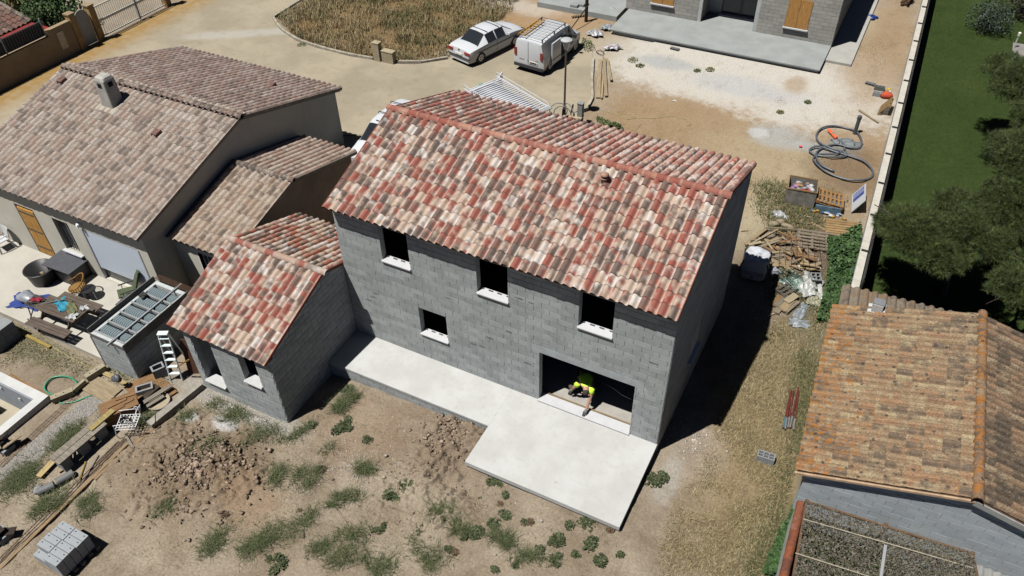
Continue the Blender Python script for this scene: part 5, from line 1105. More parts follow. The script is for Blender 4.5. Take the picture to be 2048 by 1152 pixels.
# green folding recliner
gr = thing('folding_recliner', 'green padded folding recliner with black arms on the terrace', 'chair', (-19.85,-2.0,-.65), math.radians(-125)); M_GRN = pm('green_pad', A(98,112,78), .15, 8)
MB().bar((-.28,0,.42),(.3,0,.46),.5,.05).build('seat', M_GRN, gr)
for k in range(5): MB().bar((-.3-.075*k,0,.47+.17*k),(-.37-.075*k,0,.62+.17*k),.5,.06,(1,0,0)).build('back_pad', M_GRN, gr)
for y in (-.28,.28):
    MB().bar((-.38,y,.66),(.2,y,.64),.05,.03).build('armrest', M_TRIM, gr)
    for a, b in (((.28,y,.42),(-.3,y,0)),((-.3,y,.42),(.3,y,0)),((.1,y,.64),(.1,y,.4))): MB().cyl(a, b, .013, 6).build('leg', M_TRIM, gr)
cb = thing('gas_plancha', 'low dark grey lidded table beside the green recliner', 'table', (-19.1,-2.35,-.65), math.radians(5)); MB().bx(-.5,.5,-.35,.35,.5,.56).build('top', MATS['slate_lid'], cb)
for x in (-.4,.4):
    for y in (-.28,.28): MB().bx(x-.03,x+.03,y-.03,y+.03,0,.499).build('leg', M_TRIM, cb)
# white plastic chair
wc = thing('garden_chair', 'white plastic garden chair at the left edge beside the plank door', 'chair', (-26.9,-2.0,-.65), math.radians(-100)); M_WP = flat('white_plastic', A(236,238,240,1.2), .4)
MB().bx(-.22,.22,-.23,.23,.42,.45).build('seat', M_WP, wc); bk = MB(); bp = [(-.24+.1*math.cos(a)-.0, .26*math.sin(a)) for a in np.linspace(2, 4.28, 9)]
for (x0, y0), (x1, y1) in zip(bp, bp[1:]): bk.prism([(x0,y0,.45),(x1,y1,.45),(x1-.08,y1*1.1,.86),(x0-.08,y0*1.1,.86)], (.02,0,0))
bk.build('back', M_WP, wc)
for y in (-.27,.27): MB().bar((-.25,y,.66),(.2,y,.62),.06,.025).build('armrest', M_WP, wc); MB().bar((.19,y,.62),(.26,y*1.05,0),.06,.035,(0,1,0)).build('leg', M_WP, wc); MB().bar((-.22,y*.9,.45),(-.32,y*1.05,0),.06,.035,(0,1,0)).build('leg', M_WP, wc)
# pool
pl = thing('swimming_pool', 'empty white swimming pool shell with pale coping at the left edge', 'pool', (-21, -9, -.75)); pb = Vector((-21,-9,-.75)); PX0, PX1, PY0, PY1 = -26.2, -18.62, -13.4, -6.62
def pbx(x0, x1, y0, y1, z0, z1): return MB().bx(x0-pb.x, x1-pb.x, y0-pb.y, y1-pb.y, z0-pb.z, z1-pb.z)
M_COPE = pm('pool_white', A(232,232,228,1.2), .05, 3, .7); M_PIN = pm('pool_liner', A(176,186,196), .06, 2, .7); M_PFL = pm('pool_floor', A(214,202,176), .08, 1.5)
pbx(PX0,PX1,PY1-.32,PY1,-1.2,-.52).build('pool_edge', M_COPE, pl); pbx(PX1-.32,PX1,PY0,PY1-.321,-1.2,-.52).build('pool_edge', M_COPE, pl)
pbx(PX0,PX1-.33,PY1-.36,PY1-.325,-2.,-.56).build('pool_wall', M_PIN, pl); pbx(PX1-.36,PX1-.325,PY0,PY1-.365,-2.,-.56).build('pool_wall', M_PIN, pl); pbx(PX0,PX1-.365,PY0,PY1-.365,-2.05,-1.75).build('pool_floor', M_PFL, pl)
for px, py in ((2,776),(40,798)): q = UY(px, py, PY1-.37)-pb; MB().cyl((q.x,q.y+.004,q.z),(q.x,q.y-.03,q.z),.06,12).build('inlet', M_COPE, pl)
sp = thing('pool_block', 'shaded grey block pillar lying on the pool floor', 'block', (-21.0,-7.45,-1.75)); MB().bx(-.2,.2,-.1,.1,0,.2).bx(-.2,.2,-.1,.1,.205,.4).build('block', pm('brownish_block', A(130,110,96), .1, 6), sp)
# ---------------------------------------------------------------- hollow block maker
M_HB = pm('loose_block', A(176,180,180), .1, 14, .95, .3)
def hollow_block(name, label, loc, rz=0., group=None, L=.5, H=.2, D=.2, tilt=None, mat=None, holes=3, cat='block', up=False):
    """pieces are one moulded block; cells open on one face"""
    m = MB(); t = .03; mat = mat or M_HB
    m.bx(-L/2,L/2,-D/2,-D/2+t,0,H); m.bx(-L/2,L/2,D/2-t,D/2,0,H); m.bx(-L/2,L/2,-D/2+t,D/2-t,0,.02)
    for k in range(holes+1): x = -L/2+(L-t)*k/holes; m.bx(x,x+t,-D/2+t,D/2-t,.02,H)
    m.bx(-L/2+t,L/2-t,-t/3,t/3,.02,H)
    o = m.build(name, mat); o.location = loc; o.rotation_euler = tilt or (0,0,rz); o['label'] = label; o['category'] = cat
    if group: o['group'] = group
    return o
# row of blocks edging the gravel
M_TAN = pm('sandy_block', A(196,184,156), .12, 8)
for (px, py), (qx, qy), lab, h in (((103,800),(147,782),'sandy hollow block nearest the pool corner in the edging row', .2),((147,782),(170,762),'dark timber kerb piece in the middle of the edging row', .16),((172,757),(210,733),'sandy hollow block at the shed end of the edging row', .22)):
    p, q = at(px, py, -.62), at(qx, qy, -.62); o = MB().bar(p, q, .2 if h != .16 else .1, h).build('edging_block', M_TAN, smooth=False); o['label'] = lab; o['category'] = 'block'
    if h != .16:
        for k in (.25,.6): c = p.lerp(q, k); MB().box((c.x,c.y,c.z+h/2+.002), (.05,.03,.006)).build('cell_hole', MATS['soot_hole_shade'], o)  # holes are black plates, the shade inside them is painted
# gravel strip with rebar mat
def gravel(name, P0, P1, wd, n, cols, label, size=(.012,.03)):
    t = rng.random(n); s_ = (rng.random(n)-.5)*wd; d = np.array(P1)[:2]-np.array(P0)[:2]; L = np.linalg.norm(d); d /= L; nn = np.array([-d[1], d[0]])
    xy = np.array(P0)[:2]+d*(t*L)[:,None]+nn*s_[:,None]; V = []; F = []
    base = np.array([[1,0,0],[-.5,.87,0],[-.5,-.87,0],[0,0,.9],[0,0,-.5]]); fc = np.array([[0,1,3],[1,2,3],[2,0,3]])
    z = np.array([gz(x, y) for x, y in xy]); r = size[0]+rng.random(n)*(size[1]-size[0]); a = rng.random(n)*6.28
    ca, sa = np.cos(a), np.sin(a); B = base[None]*r[:,None,None]; X = B[:,:,0]*ca[:,None]-B[:,:,1]*sa[:,None]; Y = B[:,:,0]*sa[:,None]+B[:,:,1]*ca[:,None]
    V = np.stack([X+xy[:,0,None], Y+xy[:,1,None], B[:,:,2]+z[:,None]+.012], 2).reshape(-1,3); F = (fc[None]+(np.arange(n)*5)[:,None,None]).reshape(-1,3)
    me = fast_mesh(name, V, F); c = np.array(cols)[rng.integers(0, len(cols), n)]*(.75+.5*rng.random((n,1))); colattr(me, np.repeat(np.concatenate([c, np.ones((n,1))],1), 5, 0))
    o = mobj(name, me, attr_mat('gravel_stone', .95), kind='stuff'); o['label'] = label; o['category'] = 'gravel'; return o
GREYS = [(.13,.125,.115),(.17,.16,.15),(.09,.085,.08),(.15,.135,.115)]
gravel('gravel', G(200,795), G(0,960), .75, 11000, GREYS, 'grey gravel strip running along the pool')
rm = thing('rebar_mat', 'rusty steel mesh strip lying on the gravel beside the pool', 'mesh', G(90,860)); rb = Vector(rm.location); pa, pb2 = G(155,792,.05), G(0,935,.05); dd = (pb2-pa).normalized(); nn = Vector((-dd.y,dd.x,0)); L_ = (pb2-pa).length
for k in (-1,0,1): MB().cyl(pa+nn*.1*k-rb, pb2+nn*.1*k-rb, .008, 5).build('long_bar', M_RUST, rm)
for k in range(int(L_/.2)): p = pa+dd*.2*k-rb; MB().cyl(p-nn*.13, p+nn*.13, .006, 5).build('cross_bar', M_RUST, rm)
# green hose
hs = [G(125+34*math.cos(a)*(1+.06*math.sin(3*a)), 775+20*math.sin(a), .03+.01*i/8) for i, a in enumerate(np.linspace(0, 4*math.pi, 46))]+[G(105,800,.03),G(125,808,.03),G(150,805,.03),G(170,797,.03),G(190,790,.03)]
o = MB().tube(hs, .022, 8).build('garden_hose', flat('hose_green', (.02,.16,.09,1), .35), None, True); o['label'] = 'coiled dark green garden hose beside the pool corner'; o['category'] = 'hose'
def strip(name, label, pts, r, mat, cat, dz=.02):
    P = [G(*p, dz) for p in pts]; o = MB().tube(P, r, 7).build(name, mat, None, True); o['label'] = label; o['category'] = cat; return o
M_YHOSE = flat('yellow_hose', (.22,.19,.08,1), .5)
strip('yellow_hose', 'thin yellow hose along the foot of the neighbour terrace', [(0,628),(30,655),(60,675),(100,692),(140,715),(175,733),(215,745),(255,765),(285,768)], .009, M_YHOSE, 'hose', .04)
strip('site_hose', 'thin yellow hose looped on the sandy lot behind the main roof', [(1172,216),(1200,220),(1230,228),(1252,240),(1250,250),(1235,245),(1235,232),(1250,228),(1275,235),(1282,248),(1270,262),(1255,255),(1252,240),(1275,236),(1310,237),(1345,232),(1375,240),(1383,250),(1372,252)], .011, M_YHOSE, 'hose')
# planks helper
def plank(label, a, b, wd=.2, th=.03, dz=.03, mat=None, name='plank', z=None, cat='plank', group=None):
    p = G(*a, dz) if z is None else U(*a, z); q = G(*b, dz) if z is None else U(*b, z if not isinstance(z, tuple) else z[1])
    L = (q-p).length; me = MB().box((0,0,0), (L, wd, th)).mesh(name); o = mobj(name, me, mat or M_PLANK); d = (q-p).normalized(); y = Vector((0,0,1)).cross(d).normalized(); zz = d.cross(y)
    o.matrix_world = Matrix.Translation((p+q)/2) @ Matrix((d, y, zz)).transposed().to_4x4(); o['label'] = label; o['category'] = cat
    if group: o['group'] = group
    return o
plank('pale yellow plank lying at the foot of the block shed', (203,745), (255,772), .14, .05, .06, wood('fresh_pine', A(222,196,140)))
plank('long yellow plank on the slab edge of the neighbour terrace', (8,650), (102,697), .12, .06, .06, wood('yellow_pine', A(206,178,96)))
plank('upper pale board of the pair bridging the gravel', (180,757), (238,787), .34, .03, .05); plank('lower pale board of the pair bridging the gravel', (170,772), (222,802), .34, .03, .05)
plank('brown plank along the far edge of the pool', (20,752), (105,800), .14, .04, .05, M_PLY)
plank('brown sheet of plywood between shed and brick planks', (262,790), (318,752), .85, .02, .05, M_PLY); plank('narrow plywood offcut beside the round basin', (326,768), (348,790), .28, .03, .04, M_PLY)
# wooden crate
ck = thing('wooden_crate', 'brown plywood crate with loose boards on its lid', 'crate', G(248,830), math.radians(60)); kw_ = dict()
for nm, d in (('side_panel',(-.55,.55,-.34,-.31,0,.5)),('side_panel',(-.55,.55,.31,.34,0,.5)),('end_panel',(-.55,-.52,-.31,.31,0,.5)),('end_panel',(.52,.55,-.31,.31,0,.5)),('lid',(-.56,.56,-.35,.35,.501,.53))): MB().bx(*d).build(nm, M_PLY, ck)
for k in range(4): o = MB().box((random.uniform(-.3,.3),-.2+.13*k,.545+.004*k),(.6,.1,.025),rotz(random.uniform(-.2,.2))).build('loose_board', M_PLY, ck)
o = lump('pump_motor', pm('motor_grey', A(110,110,116), .25, 12, .5), None, (0,0,.1), (.18,.14,.13), 4, 2, .5); o.location = G(245,778,.45); o['label'] = 'small grey electric motor resting on the crate end'; o['category'] = 'motor'
bk_ = thing('paint_can', 'dented white and red can beside the plywood crate', 'can', G(208,823)); o = MB().cyl((0,0,.12),(.34,.14,.12),.12,12).build('shell', flat('can_white', (.55,.56,.56,1), .4), bk_); MB().cyl((-.03,-.012,.12),(-.001,0,.12),.12,12).build('base', M_RED, bk_)
# white wrought iron chair
ic = thing('iron_chair', 'white wrought iron garden chair with lattice seat and scrolled arms', 'chair', (-15.15,-6.35,gz(-15.15,-6.35)), math.radians(-60)); M_WI = flat('white_iron', (.36,.36,.36,1), .5)
for k in range(7): MB().bar((-.3+.1*k,-.3,.45),(-.3+.1*k,.3,.45),.02,.01).build('lattice_bar', M_WI, ic); MB().bar((-.3,-.3+.1*k,.462),(.3,-.3+.1*k,.462),.02,.01).build('lattice_bar', M_WI, ic)
for x in (-.3,.3):
    for y in (-.3,.3): MB().tube([(x,y,.45),(x*1.1,y*1.1,.22),(x*1.02,y*1.02,0)], .014, 6).build('leg', M_WI, ic)
for x in (-.3,.3): MB().tube([(x,.3,.45),(x,.32,.72)]+[(x,.26+.07*math.cos(a),.74+.07*math.sin(a)) for a in np.linspace(0,5.5,12)], .013, 6).build('scroll_arm', M_WI, ic); MB().tube([(x,-.3,.45),(x,-.3,.66),(x,.26,.72)], .013, 6).build('arm_rail', M_WI, ic)
MB().tube([(-.3,.3,.5),(-.34,.4,.85),(0,.44,.98),(.34,.4,.85),(.3,.3,.5)], .014, 6).build('back_rail', M_WI, ic)
cl_ = thing('cable_coil', 'loose black cable coil on the seat of the white iron chair', 'cable', (-15.18,-6.4,gz(-15.15,-6.35)+.475)); MB().tube([(.16*math.cos(a)*(1-.02*a/6), .13*math.sin(a), .012+.004*a) for a in np.linspace(0, 30, 90)], .012, 6).build('coil', M_TRIM, cl_)
# hollow chimney blocks and odds
for (px, py, lab, L) in ((322,750,'square hollow flue block stacked upright beside the plywood sheet', .42), (292,783,'long white hollow lintel block beside the planks', .55)):
    t_ = thing('flue_block', lab, 'block', G(px, py), math.radians(50 if L > .5 else 62)); h = .42 if L < .5 else .22
    for d in ((-L/2,L/2,-.16,-.1),(-L/2,L/2,.1,.16),(-L/2,-L/2+.06,-.1,.1),(L/2-.06,L/2,-.1,.1)): MB().bx(*d,0,h).build('shell_wall', M_HB, t_)
rd_ = thing('round_basin', 'round pale plastic basin lying among the planks', 'basin', G(318,806)); MB().lathe([(0,.02),(.34,.03),(.36,.06),(.36,.09),(.34,.09),(.32,.05),(0,.04)], 24).build('shell', pm('basin_cream', A(206,190,160), .1, 4), rd_); MB().lathe([(.36,.07),(.38,.08),(.38,.1),(.36,.1)], 24).build('rim', flat('basin_rim', (.12,.12,.12,1)), rd_)
plank('upper grey plank resting across the round basin', (290,815), (345,780), .16, .04, .22, M_PLANK2); plank('lower grey plank beside the round basin', (283,826), (330,797), .16, .04, .14, M_PLANK2)
plank('dark damp timber leaning by the flue blocks', (282,806), (318,776), .2, .05, .1, wood('wet_timber', A(84,70,58))); plank('thin white lath under the iron chair', (252,842), (296,815), .06, .02, .05, M_PLANK2); plank('short batten lying in the weeds below the iron chair', (250,868), (268,898), .06, .03, .05, M_PLANK2)
# raised concrete strip beside annex
cs_ = MB(); pA_, pB_ = Vector((-14.45,-4.0,-.58)), Vector((-14.72,-6.0,-.62)); cs_.bar(pA_, pB_, .26, .26); o = cs_.build('concrete_strip', pm('rough_strip', A(188,182,168), .15, 4), None); o['label'] = 'raw concrete footing strip running from the annex corner'; o['category'] = 'footing'
# step ladder and sheet by annex
sl_ = thing('step_ladder', 'aluminium step ladder standing beside the annex wall', 'ladder', (-15.6,-3.9,-.73), math.radians(28))
for x in (-.2,.2): MB().bar((x,-.25,0),(x*.8,.12,1.85),.03,.06,(0,1,0)).build('stile', M_ALU, sl_); MB().bar((x,.55,0),(x*.8,.16,1.85),.03,.04,(0,1,0)).build('rear_leg', M_ALU, sl_)
for k in range(6): z = .28+k*.28; y = -.25+.37*z/1.85; MB().bx(-.18,.18,y-.05,y+.06,z-.012,z+.012).build('tread', flat('tread_grey', (.36,.42,.42,1), .5), sl_)
MB().bx(-.17,.17,.04,.22,1.86,1.89).build('top_step', MATS['tread_grey'], sl_)
ps_ = thing('plywood_sheet', 'dark brown plywood sheet leaning behind the step ladder', 'board', (-15.1,-3.55,-.73), math.radians(25)); MB().add([(-.28,-.05,0),(.5,-.05,0),(.5,.25,1.35),(-.28,.25,1.35),(-.28,-.02,0),(.5,-.02,0),(.5,.28,1.35),(-.28,.28,1.35)], [(0,1,2,3),(7,6,5,4),(0,4,5,1),(1,5,6,2),(2,6,7,3),(3,7,4,0)]).build('sheet', wood('dark_ply', A(112,74,52), 2), ps_)
o = MB().bar((-15.3,-4.0,-.1),(-14.6,-3.95,.55),.05,.04).build('brace_batten', wood('orange_batten', A(206,150,70)), None); o['label'] = 'orange brace batten leaning across the plywood sheet'; o['category'] = 'batten'
# work bench plank on blocks
wb = thing('plank_bench', 'improvised bench of weathered planks on shaded supports', 'bench', G(160,890), 0.); wbb = Vector(wb.location); p, q = U(108,923,-.2), U(204,842,-.2); d_ = (q-p).normalized(); n_ = Vector((-d_.y,d_.x,0))
for k, m_ in ((-.13,M_PLANK2),(.13,M_PLANK2)): MB().bar(p+n_*k-wbb, q+n_*k-wbb, .24, .05).build('top_plank', m_, wb)
MB().bar(p.lerp(q,.75)+Vector((0,0,.05))-wbb, q+d_*.45+Vector((0,0,.05))-wbb, .2, .04).build('top_plank', wood('yellow_plank2', A(206,184,120)), wb)
for t_ in (.12,.5,.88):
    c = p.lerp(q, t_); g_ = gz(c.x, c.y); MB().bx(c.x-.15-wbb.x,c.x+.15-wbb.x,c.y-.15-wbb.y,c.y+.15-wbb.y,g_-.02-wbb.z,-.23-wbb.z).build('support_block', M_HB, wb)
plank('pale yellow plank sloping from the bench to the ground', (80,958), (112,925), .2, .04, .12, MATS['fresh_pine']); plank('square board offcut leaning on the bench front', (170,905), (180,885), .28, .03, .1, M_PLANK); plank('short stake standing against the bench support', (146,925), (145,905), .07, .05, .15, M_PLANK); plank('short pale offcut on the soil by the pipes', (118,945), (128,938), .16, .06, .05, M_PLANK)
for (a, b, lab) in (((78,990),(112,974),'nearer short grey pipe section on the soil'),((116,970),(150,950),'farther short grey pipe section on the soil')):
    p, q = G(*a, .12), G(*b, .12); t_ = thing('pipe_section', lab, 'pipe', p); M_PIPE = pm('grey_pvc', A(136,138,138), .08, 6, .6); v = q-p; MB().tube([(0,0,0), v*.001, v, v*.999], [.1,.12,.12,.1], 18).build('barrel', M_PIPE, t_); MB().tube([v*.86, v*.87, v*.99, v], [.121,.128,.128,.121], 18).build('socket', M_PIPE, t_)
o = lump('rubble_piece', M_HB, None, (0,0,.05), (.2,.14,.1), 21, 1, .6); o.location = G(76,980); o['label'] = 'broken grey concrete lump beside the pipe sections'; o['category'] = 'rubble'
# long rebars and a board running across the yard
lb = G(150,990)
for k, (a, b) in enumerate((((0,1128),(250,878)),((0,1120),(238,884)),((2,1135),(262,872)))):
    o = MB().cyl(G(*a, .05), G(*b, .05), .014, 6).build('steel_bar', M_RUST); o['label'] = ['rusty bar in the middle of the long bundle crossing the yard','rusty bar on the pool side of the long bundle crossing the yard','rusty bar on the mound side of the long bundle crossing the yard'][k]; o['category'] = 'steel bar'
plank('long pale formwork board running beside the rusty bars', (0,1140), (255,890), .1, .05, .04, wood('long_board', A(190,160,122))); plank('second pale formwork board under the iron chair', (190,960), (320,846), .12, .04, .03, MATS['long_board']); plank('thin grey lath beside the rusty bars', (168,962), (198,912), .04, .03, .04, M_PLANK2); plank('thin yellow lath in the weeds by the bench', (160,962), (172,925), .03, .02, .05, wood('yellow_lath', A(196,166,60)))
# pallet of new blocks, bottom left
bp_ = thing('block_pallet', 'wooden pallet under the stack of new grey blocks', 'pallet', (-13.35,-10.3,gz(-13.35,-10.3)))
for k in range(5): MB().bx(-.62,.62,-.55+k*.25,-.43+k*.25,.1,.125).build('deck_board', M_PLANK, bp_)
for y in (-.5,0,.5): MB().bx(-.6,.6,y-.05,y+.05,0,.099).build('runner', M_PLANK, bp_)
gz0 = bp_.location.z+.128; hx, hy = -13.35, -10.32; n_i = 0
M_NB = pm('new_block', A(188,194,198), .06, 10, .9, .15)
ct = {0:'bottom layer',1:'middle layer',2:'top layer'}
nbm = None
def solid_block(loc, rz, label):
    global nbm
    if nbm is None:
        m = MB(); m.bx(-.248,.248,-.098,.098,0,.195); nbm = m.mesh('concrete_block'); nbm.materials.append(M_NB)
    o = bpy.data.objects.new('concrete_block', nbm); COL.objects.link(o); o.location = loc; o.rotation_euler = (0,0,rz); o['label'] = label; o['category'] = 'block'; o['group'] = 'new blocks stacked on the pallet'
    for x in (-.16,.16): MB().box((x,.03,.196),(.035,.03,.004)).build('cell_hole', MATS['soot_hole_shade'], o)  # black plate on the block top paints the shade of a cell
    for y in (-.045,.045): MB().box((-.249,y,.1),(.004,.05,.13)).build('end_cell', MATS['soot_hole_shade'], o)  # black plates on the end face paint shaded cells
    return o
for lay in range(3):
    for r_ in range(5):
        for c_ in range(2):
            if lay == 2 and r_ == 0 and c_ == 0: continue
            solid_block((hx-.26+c_*.52+(.04 if lay == 2 and r_ > 2 else 0), hy-.42+r_*.21, gz0+lay*.2), 0, 'new grey block, '+['left','right'][c_]+' column, '+['front','second','third','fourth','rear'][r_]+' row, '+ct[lay]+' of the pallet stack')
# blocks at left edge beside the terrace
lbk = thing('block_pile', 'tall pile of grey blocks at the left edge by the neighbour terrace', 'block pile', (-22.9,-5.5,-.85))
for z in range(4):
    for k in range(3):
        for j in range(2): MB().bx(-.75+.5*k+.004,-.25+.5*k-.004,-.5+.5*j+.004,-.0+.5*j-.004,.2*z+.003,.2*z+.197).build('block', M_HB, lbk)
for pxx, pyy, lab in ((15,900,'dark shaded board scraps at the left edge below the pool'),(8,1075,'dark bucket-sized object at the left edge by the rusty bars')):
    t_ = thing('scrap_heap', lab, 'scrap', G(pxx, pyy))
    for k in range(4): MB().box((random.uniform(-.3,.2),random.uniform(-.2,.2),.2+.08*k),(.6,.25,.03),Matrix.Rotation(random.uniform(-.6,.6),3,'Y') @ rotz(random.random()*3)).build('board', M_PLANK if k % 2 else wood('dark_scrap', A(70,56,46)), t_)
    MB().bx(-.25,.2,-.2,.2,0,.2).build('support_block', M_HB, t_)
# ================================================================ RIGHT SIDE AND LOT DEBRIS
M_PAL = wood('pallet_wood', A(196,160,108), 0); M_PALG = wood('grey_pallet_wood', A(172,158,136), 0); M_PALO = wood('orange_pallet', A(206,156,98), 1)
def pallet(label, loc, rz, mat, tilt=(0,0), n=7, L=1.2, W=.8, horiz=True):
    t_ = thing('pallet', label, 'pallet', loc, rz); t_.rotation_euler = (tilt[0], tilt[1], rz)
    for k in range(n): y = -W/2+.05+(W-.1)*k/(n-1); MB().bx(-L/2,L/2,y-.045,y+.045,.122,.144).build('deck_board', mat, t_)
    for x in (-L/2+.05,0,L/2-.05): MB().bx(x-.05,x+.05,-W/2,W/2,.1,.1215).build('stringer', mat, t_); MB().bx(x-.05,x+.05,-W/2,W/2,0,.02).build('bottom_board', mat, t_)
    for x in (-L/2+.05,0,L/2-.05):
        for y in (-W/2+.06,0,W/2-.06): MB().bx(x-.05,x+.05,y-.06,y+.06,.0205,.0995).build('foot_block', mat, t_)
    return t_
g = lambda px, py, dz=0.: G(px, py, dz)
# caged crate full of packaging waste
cg = thing('waste_cage', 'wooden sided crate wrapped in clear film full of packaging waste', 'crate', g(1598,400), math.radians(8)); 
for d in ((-.58,.58,-.48,-.455),(-.58,.58,.455,.48),(-.58,-.555,-.455,.455),(.555,.58,-.455,.455)): MB().bx(*d,.1,.78).build('side_panel', pm('film_grey', A(168,164,156), .2, 4, .4), cg); 
for d in ((-.6,.6,-.5,-.46),(-.6,.6,.46,.5),(-.6,-.56,-.46,.46),(.56,.6,-.46,.46)): MB().bx(*d,.781,.83).build('top_rail', M_PAL, cg)
MB().bx(-.58,.58,-.48,.48,0,.099).build('pallet_base', M_PALG, cg)
wcols = [('white_bag',A(226,224,224)),('red_bag',A(190,50,60)),('brown_card',A(180,146,104)),('pink_bag',A(206,150,160)),('grey_film',A(176,176,182)),('violet_bag',A(150,130,190))]
ws = thing('packaging_waste', 'crumpled red white and brown bags inside the caged crate', 'waste', g(1598,400,.3), math.radians(8))
for k in range(34):
    nm, c = wcols[k % 6]; lump('bag', pm(nm, c, .15, 8, .6, .3), ws, (random.uniform(-.45,.45),random.uniform(-.36,.36),.25+random.uniform(0,.14)), (random.uniform(.09,.2),random.uniform(.06,.13),.07), k, 1, .5)
pallet('orange new pallet lying flat on a pile beside the waste crate', g(1655,412,.32), math.radians(8), M_PALO, n=7, L=.95, W=1.1).rotation_euler = (math.radians(8),0,math.radians(98))
pp = thing('pallet_base_stack', 'low stack of blue wrapped packs under the orange pallet', 'packs', g(1655,414), math.radians(8)); MB().bx(-.5,.5,-.45,.42,0,.3).build('pack', pm('blue_pack', A(120,150,170), .3, 5, .5), pp)
for k in range(14): lump('wrapper', pm(['blue_film','white_bag','yellow_pack'][k % 3], [A(60,130,180),A(226,224,224),A(220,170,50)][k % 3], .15, 6, .5), pp, (random.uniform(-.6,.7),random.uniform(-.75,-.45),.07), (random.uniform(.07,.16),.06,.05), k+50, 1, .5)
pallet('pale slatted pallet tilted against the boundary wall beyond the ivy', g(1682,462,.0), math.radians(14), M_PAL, (math.radians(24),0), n=8, L=1.25, W=.85)
pallet('grey weathered pallet lying on the timber heap', g(1622,488,.12), math.radians(12), M_PALG, (math.radians(14),0), n=6, L=1.15, W=.9)
pallet('pale pallet leaning on the boundary wall beside the hollow blocks', g(1765,222,.0), math.radians(-2), M_PAL, (math.radians(0),math.radians(-58)), n=8, L=1.2, W=.95)
pallet('broken grey pallet half buried in plastic below the timber heap', g(1580,588,.0), math.radians(60), wood('dark_pallet', A(120,112,100), 0), (.1,.1), n=5, L=.9, W=.8)
pallet('stack of pale boards on a pallet in the shadow edge', g(1572,612,.0), math.radians(70), M_PALG, (0,.05), n=7, L=.8, W=.6)
sg = thing('site_sign', 'white and blue printed site sign board leaning on the boundary wall', 'sign', g(1712,412), math.radians(-82)); mb = MB(); o = MB().box((0,0,.42),(1.25,.03,.75),Matrix.Rotation(-.5,3,'X')).build('board', flat('sign_white', A(225,228,232,1.2), .4), sg)
for k, (x, w_, h) in enumerate(((-.4,.3,.6),(-.08,.26,.6))): MB().box(Matrix.Rotation(-.5,3,'X') @ Vector((x,-.0165,0))+Vector((0,0,.42)),(w_,.002,h),Matrix.Rotation(-.5,3,'X')).build('printed_panel', flat('sign_blue'+str(k), [A(120,136,196),A(76,96,170)][k], .5), sg)
for k in range(6): MB().box(Matrix.Rotation(-.5,3,'X') @ Vector((-.4,-.018,-.25+.09*k))+Vector((0,0,.42)),(.24,.002,.02),Matrix.Rotation(-.5,3,'X')).build('text_line', MATS['sign_white'], sg)
# timber heap: every plank its own thing
tcol = [wood('heap_pine', A(206,180,138), 0), wood('heap_grey', A(178,162,138), 0), wood('heap_brown', A(176,138,96), 0), wood('heap_pale', A(214,196,160), 0)]
LONG = [((1490,494),(1532,462)),((1530,462),(1595,466)),((1545,468),(1588,488)),((1500,498),(1553,470)),((1508,496),(1570,478)),((1520,500),(1560,486)),((1556,494),(1600,486)),((1495,500),(1520,495)),((1515,480),(1560,492)),((1500,488),(1545,480))]
for i, (a, b) in enumerate(LONG):
    labs = ['long dark edged plank at the left rim of the timber heap','straight pale batten along the top of the timber heap','pale plank sloping right across the heap top','long thin pole crossing the heap diagonally','round pale pole in the heap beside the white bulk bag','short pale pole in front of the heap pole pair','pale plank ending under the grey pallet','short plank poking out behind the white bulk bag','brown plank crossing under the pole pair','pale lath in the middle left of the heap']
    plank(labs[i], a, b, random.choice((.06,.08,.12)), random.choice((.04,.06)), .12+.05*(i % 4), tcol[i % 4])
for i in range(46):
    px = random.uniform(1520, 1628); py = random.uniform(488, 545); a = random.gauss(.32, .5); L = random.uniform(18, 46)
    if px-1520 < (py-500)*.4: continue
    plank('@scrap', (px-L/2*math.cos(a), py-L/2*math.sin(a)), (px+L/2*math.cos(a), py+L/2*math.sin(a)), random.choice((.08,.1,.14,.2)), random.choice((.03,.05)), .05+random.random()*.22, tcol[i % 4], 'scrap_board', group='scrap boards in the timber heap')
ORD = ['','second ','third ','fourth ','fifth ','sixth ','seventh ','eighth ','ninth ','tenth ','eleventh ','twelfth ','thirteenth ','fourteenth ','fifteenth ','sixteenth ','seventeenth ','eighteenth ','nineteenth ','twentieth ']
def rank_labels(objs, fmt, marks):
    by = {}
    for o in objs:
        p = o.matrix_basis.translation; k = min(marks, key=lambda q: (q[1]-p).length); by.setdefault(k[0], []).append(((k[1]-p).length, o))
    for nm, L in by.items():
        L.sort(key=lambda t: t[0])
        for i, (_, o) in enumerate(L): o['label'] = fmt % ((ORD[i] if i < 20 else str(i+1)+'th ')+'nearest', nm)
rank_labels([o for o in COL.objects if o.get('label') == '@scrap'], 'loose scrap board of the timber heap, %s the %s', [('white bulk bag', g(1506,548)), ('grey pallet', g(1622,488)), ('white plastic heap', g(1618,575)), ('long top batten', g(1560,464))])
plank('pale short plank in the grass below the orange pallet', (1622,447), (1650,462), .1, .05, .04, tcol[0]); plank('grey round stake in front of the tilted pallet', (1650,468), (1680,474), .07, .05, .05, tcol[1]); plank('yellow plank end under the bulk bag heap', (1606,522), (1606,540), .12, .04, .1, wood('yellow_heap', A(200,180,90)))
for k, (a, b, lab) in enumerate((((1570,612),(1590,598),'wide pale board at the top of the small board stack'),((1562,626),(1582,606),'wide pale board in the middle of the small board stack'),((1551,630),(1566,606),'plank half in shadow at the left of the small board stack'),((1546,616),(1560,596),'plank lying against the broken pallet edge'),((1536,633),(1552,628),'thin pale offcut in the shadow edge'),((1482,464),(1496,462),'thin white lath on the sandy strip'))): plank(lab, a, b, [.26,.26,.2,.2,.05,.03][k], .06, [.2,.14,.1,.1,.04,.02][k], tcol[(k+3) % 4])
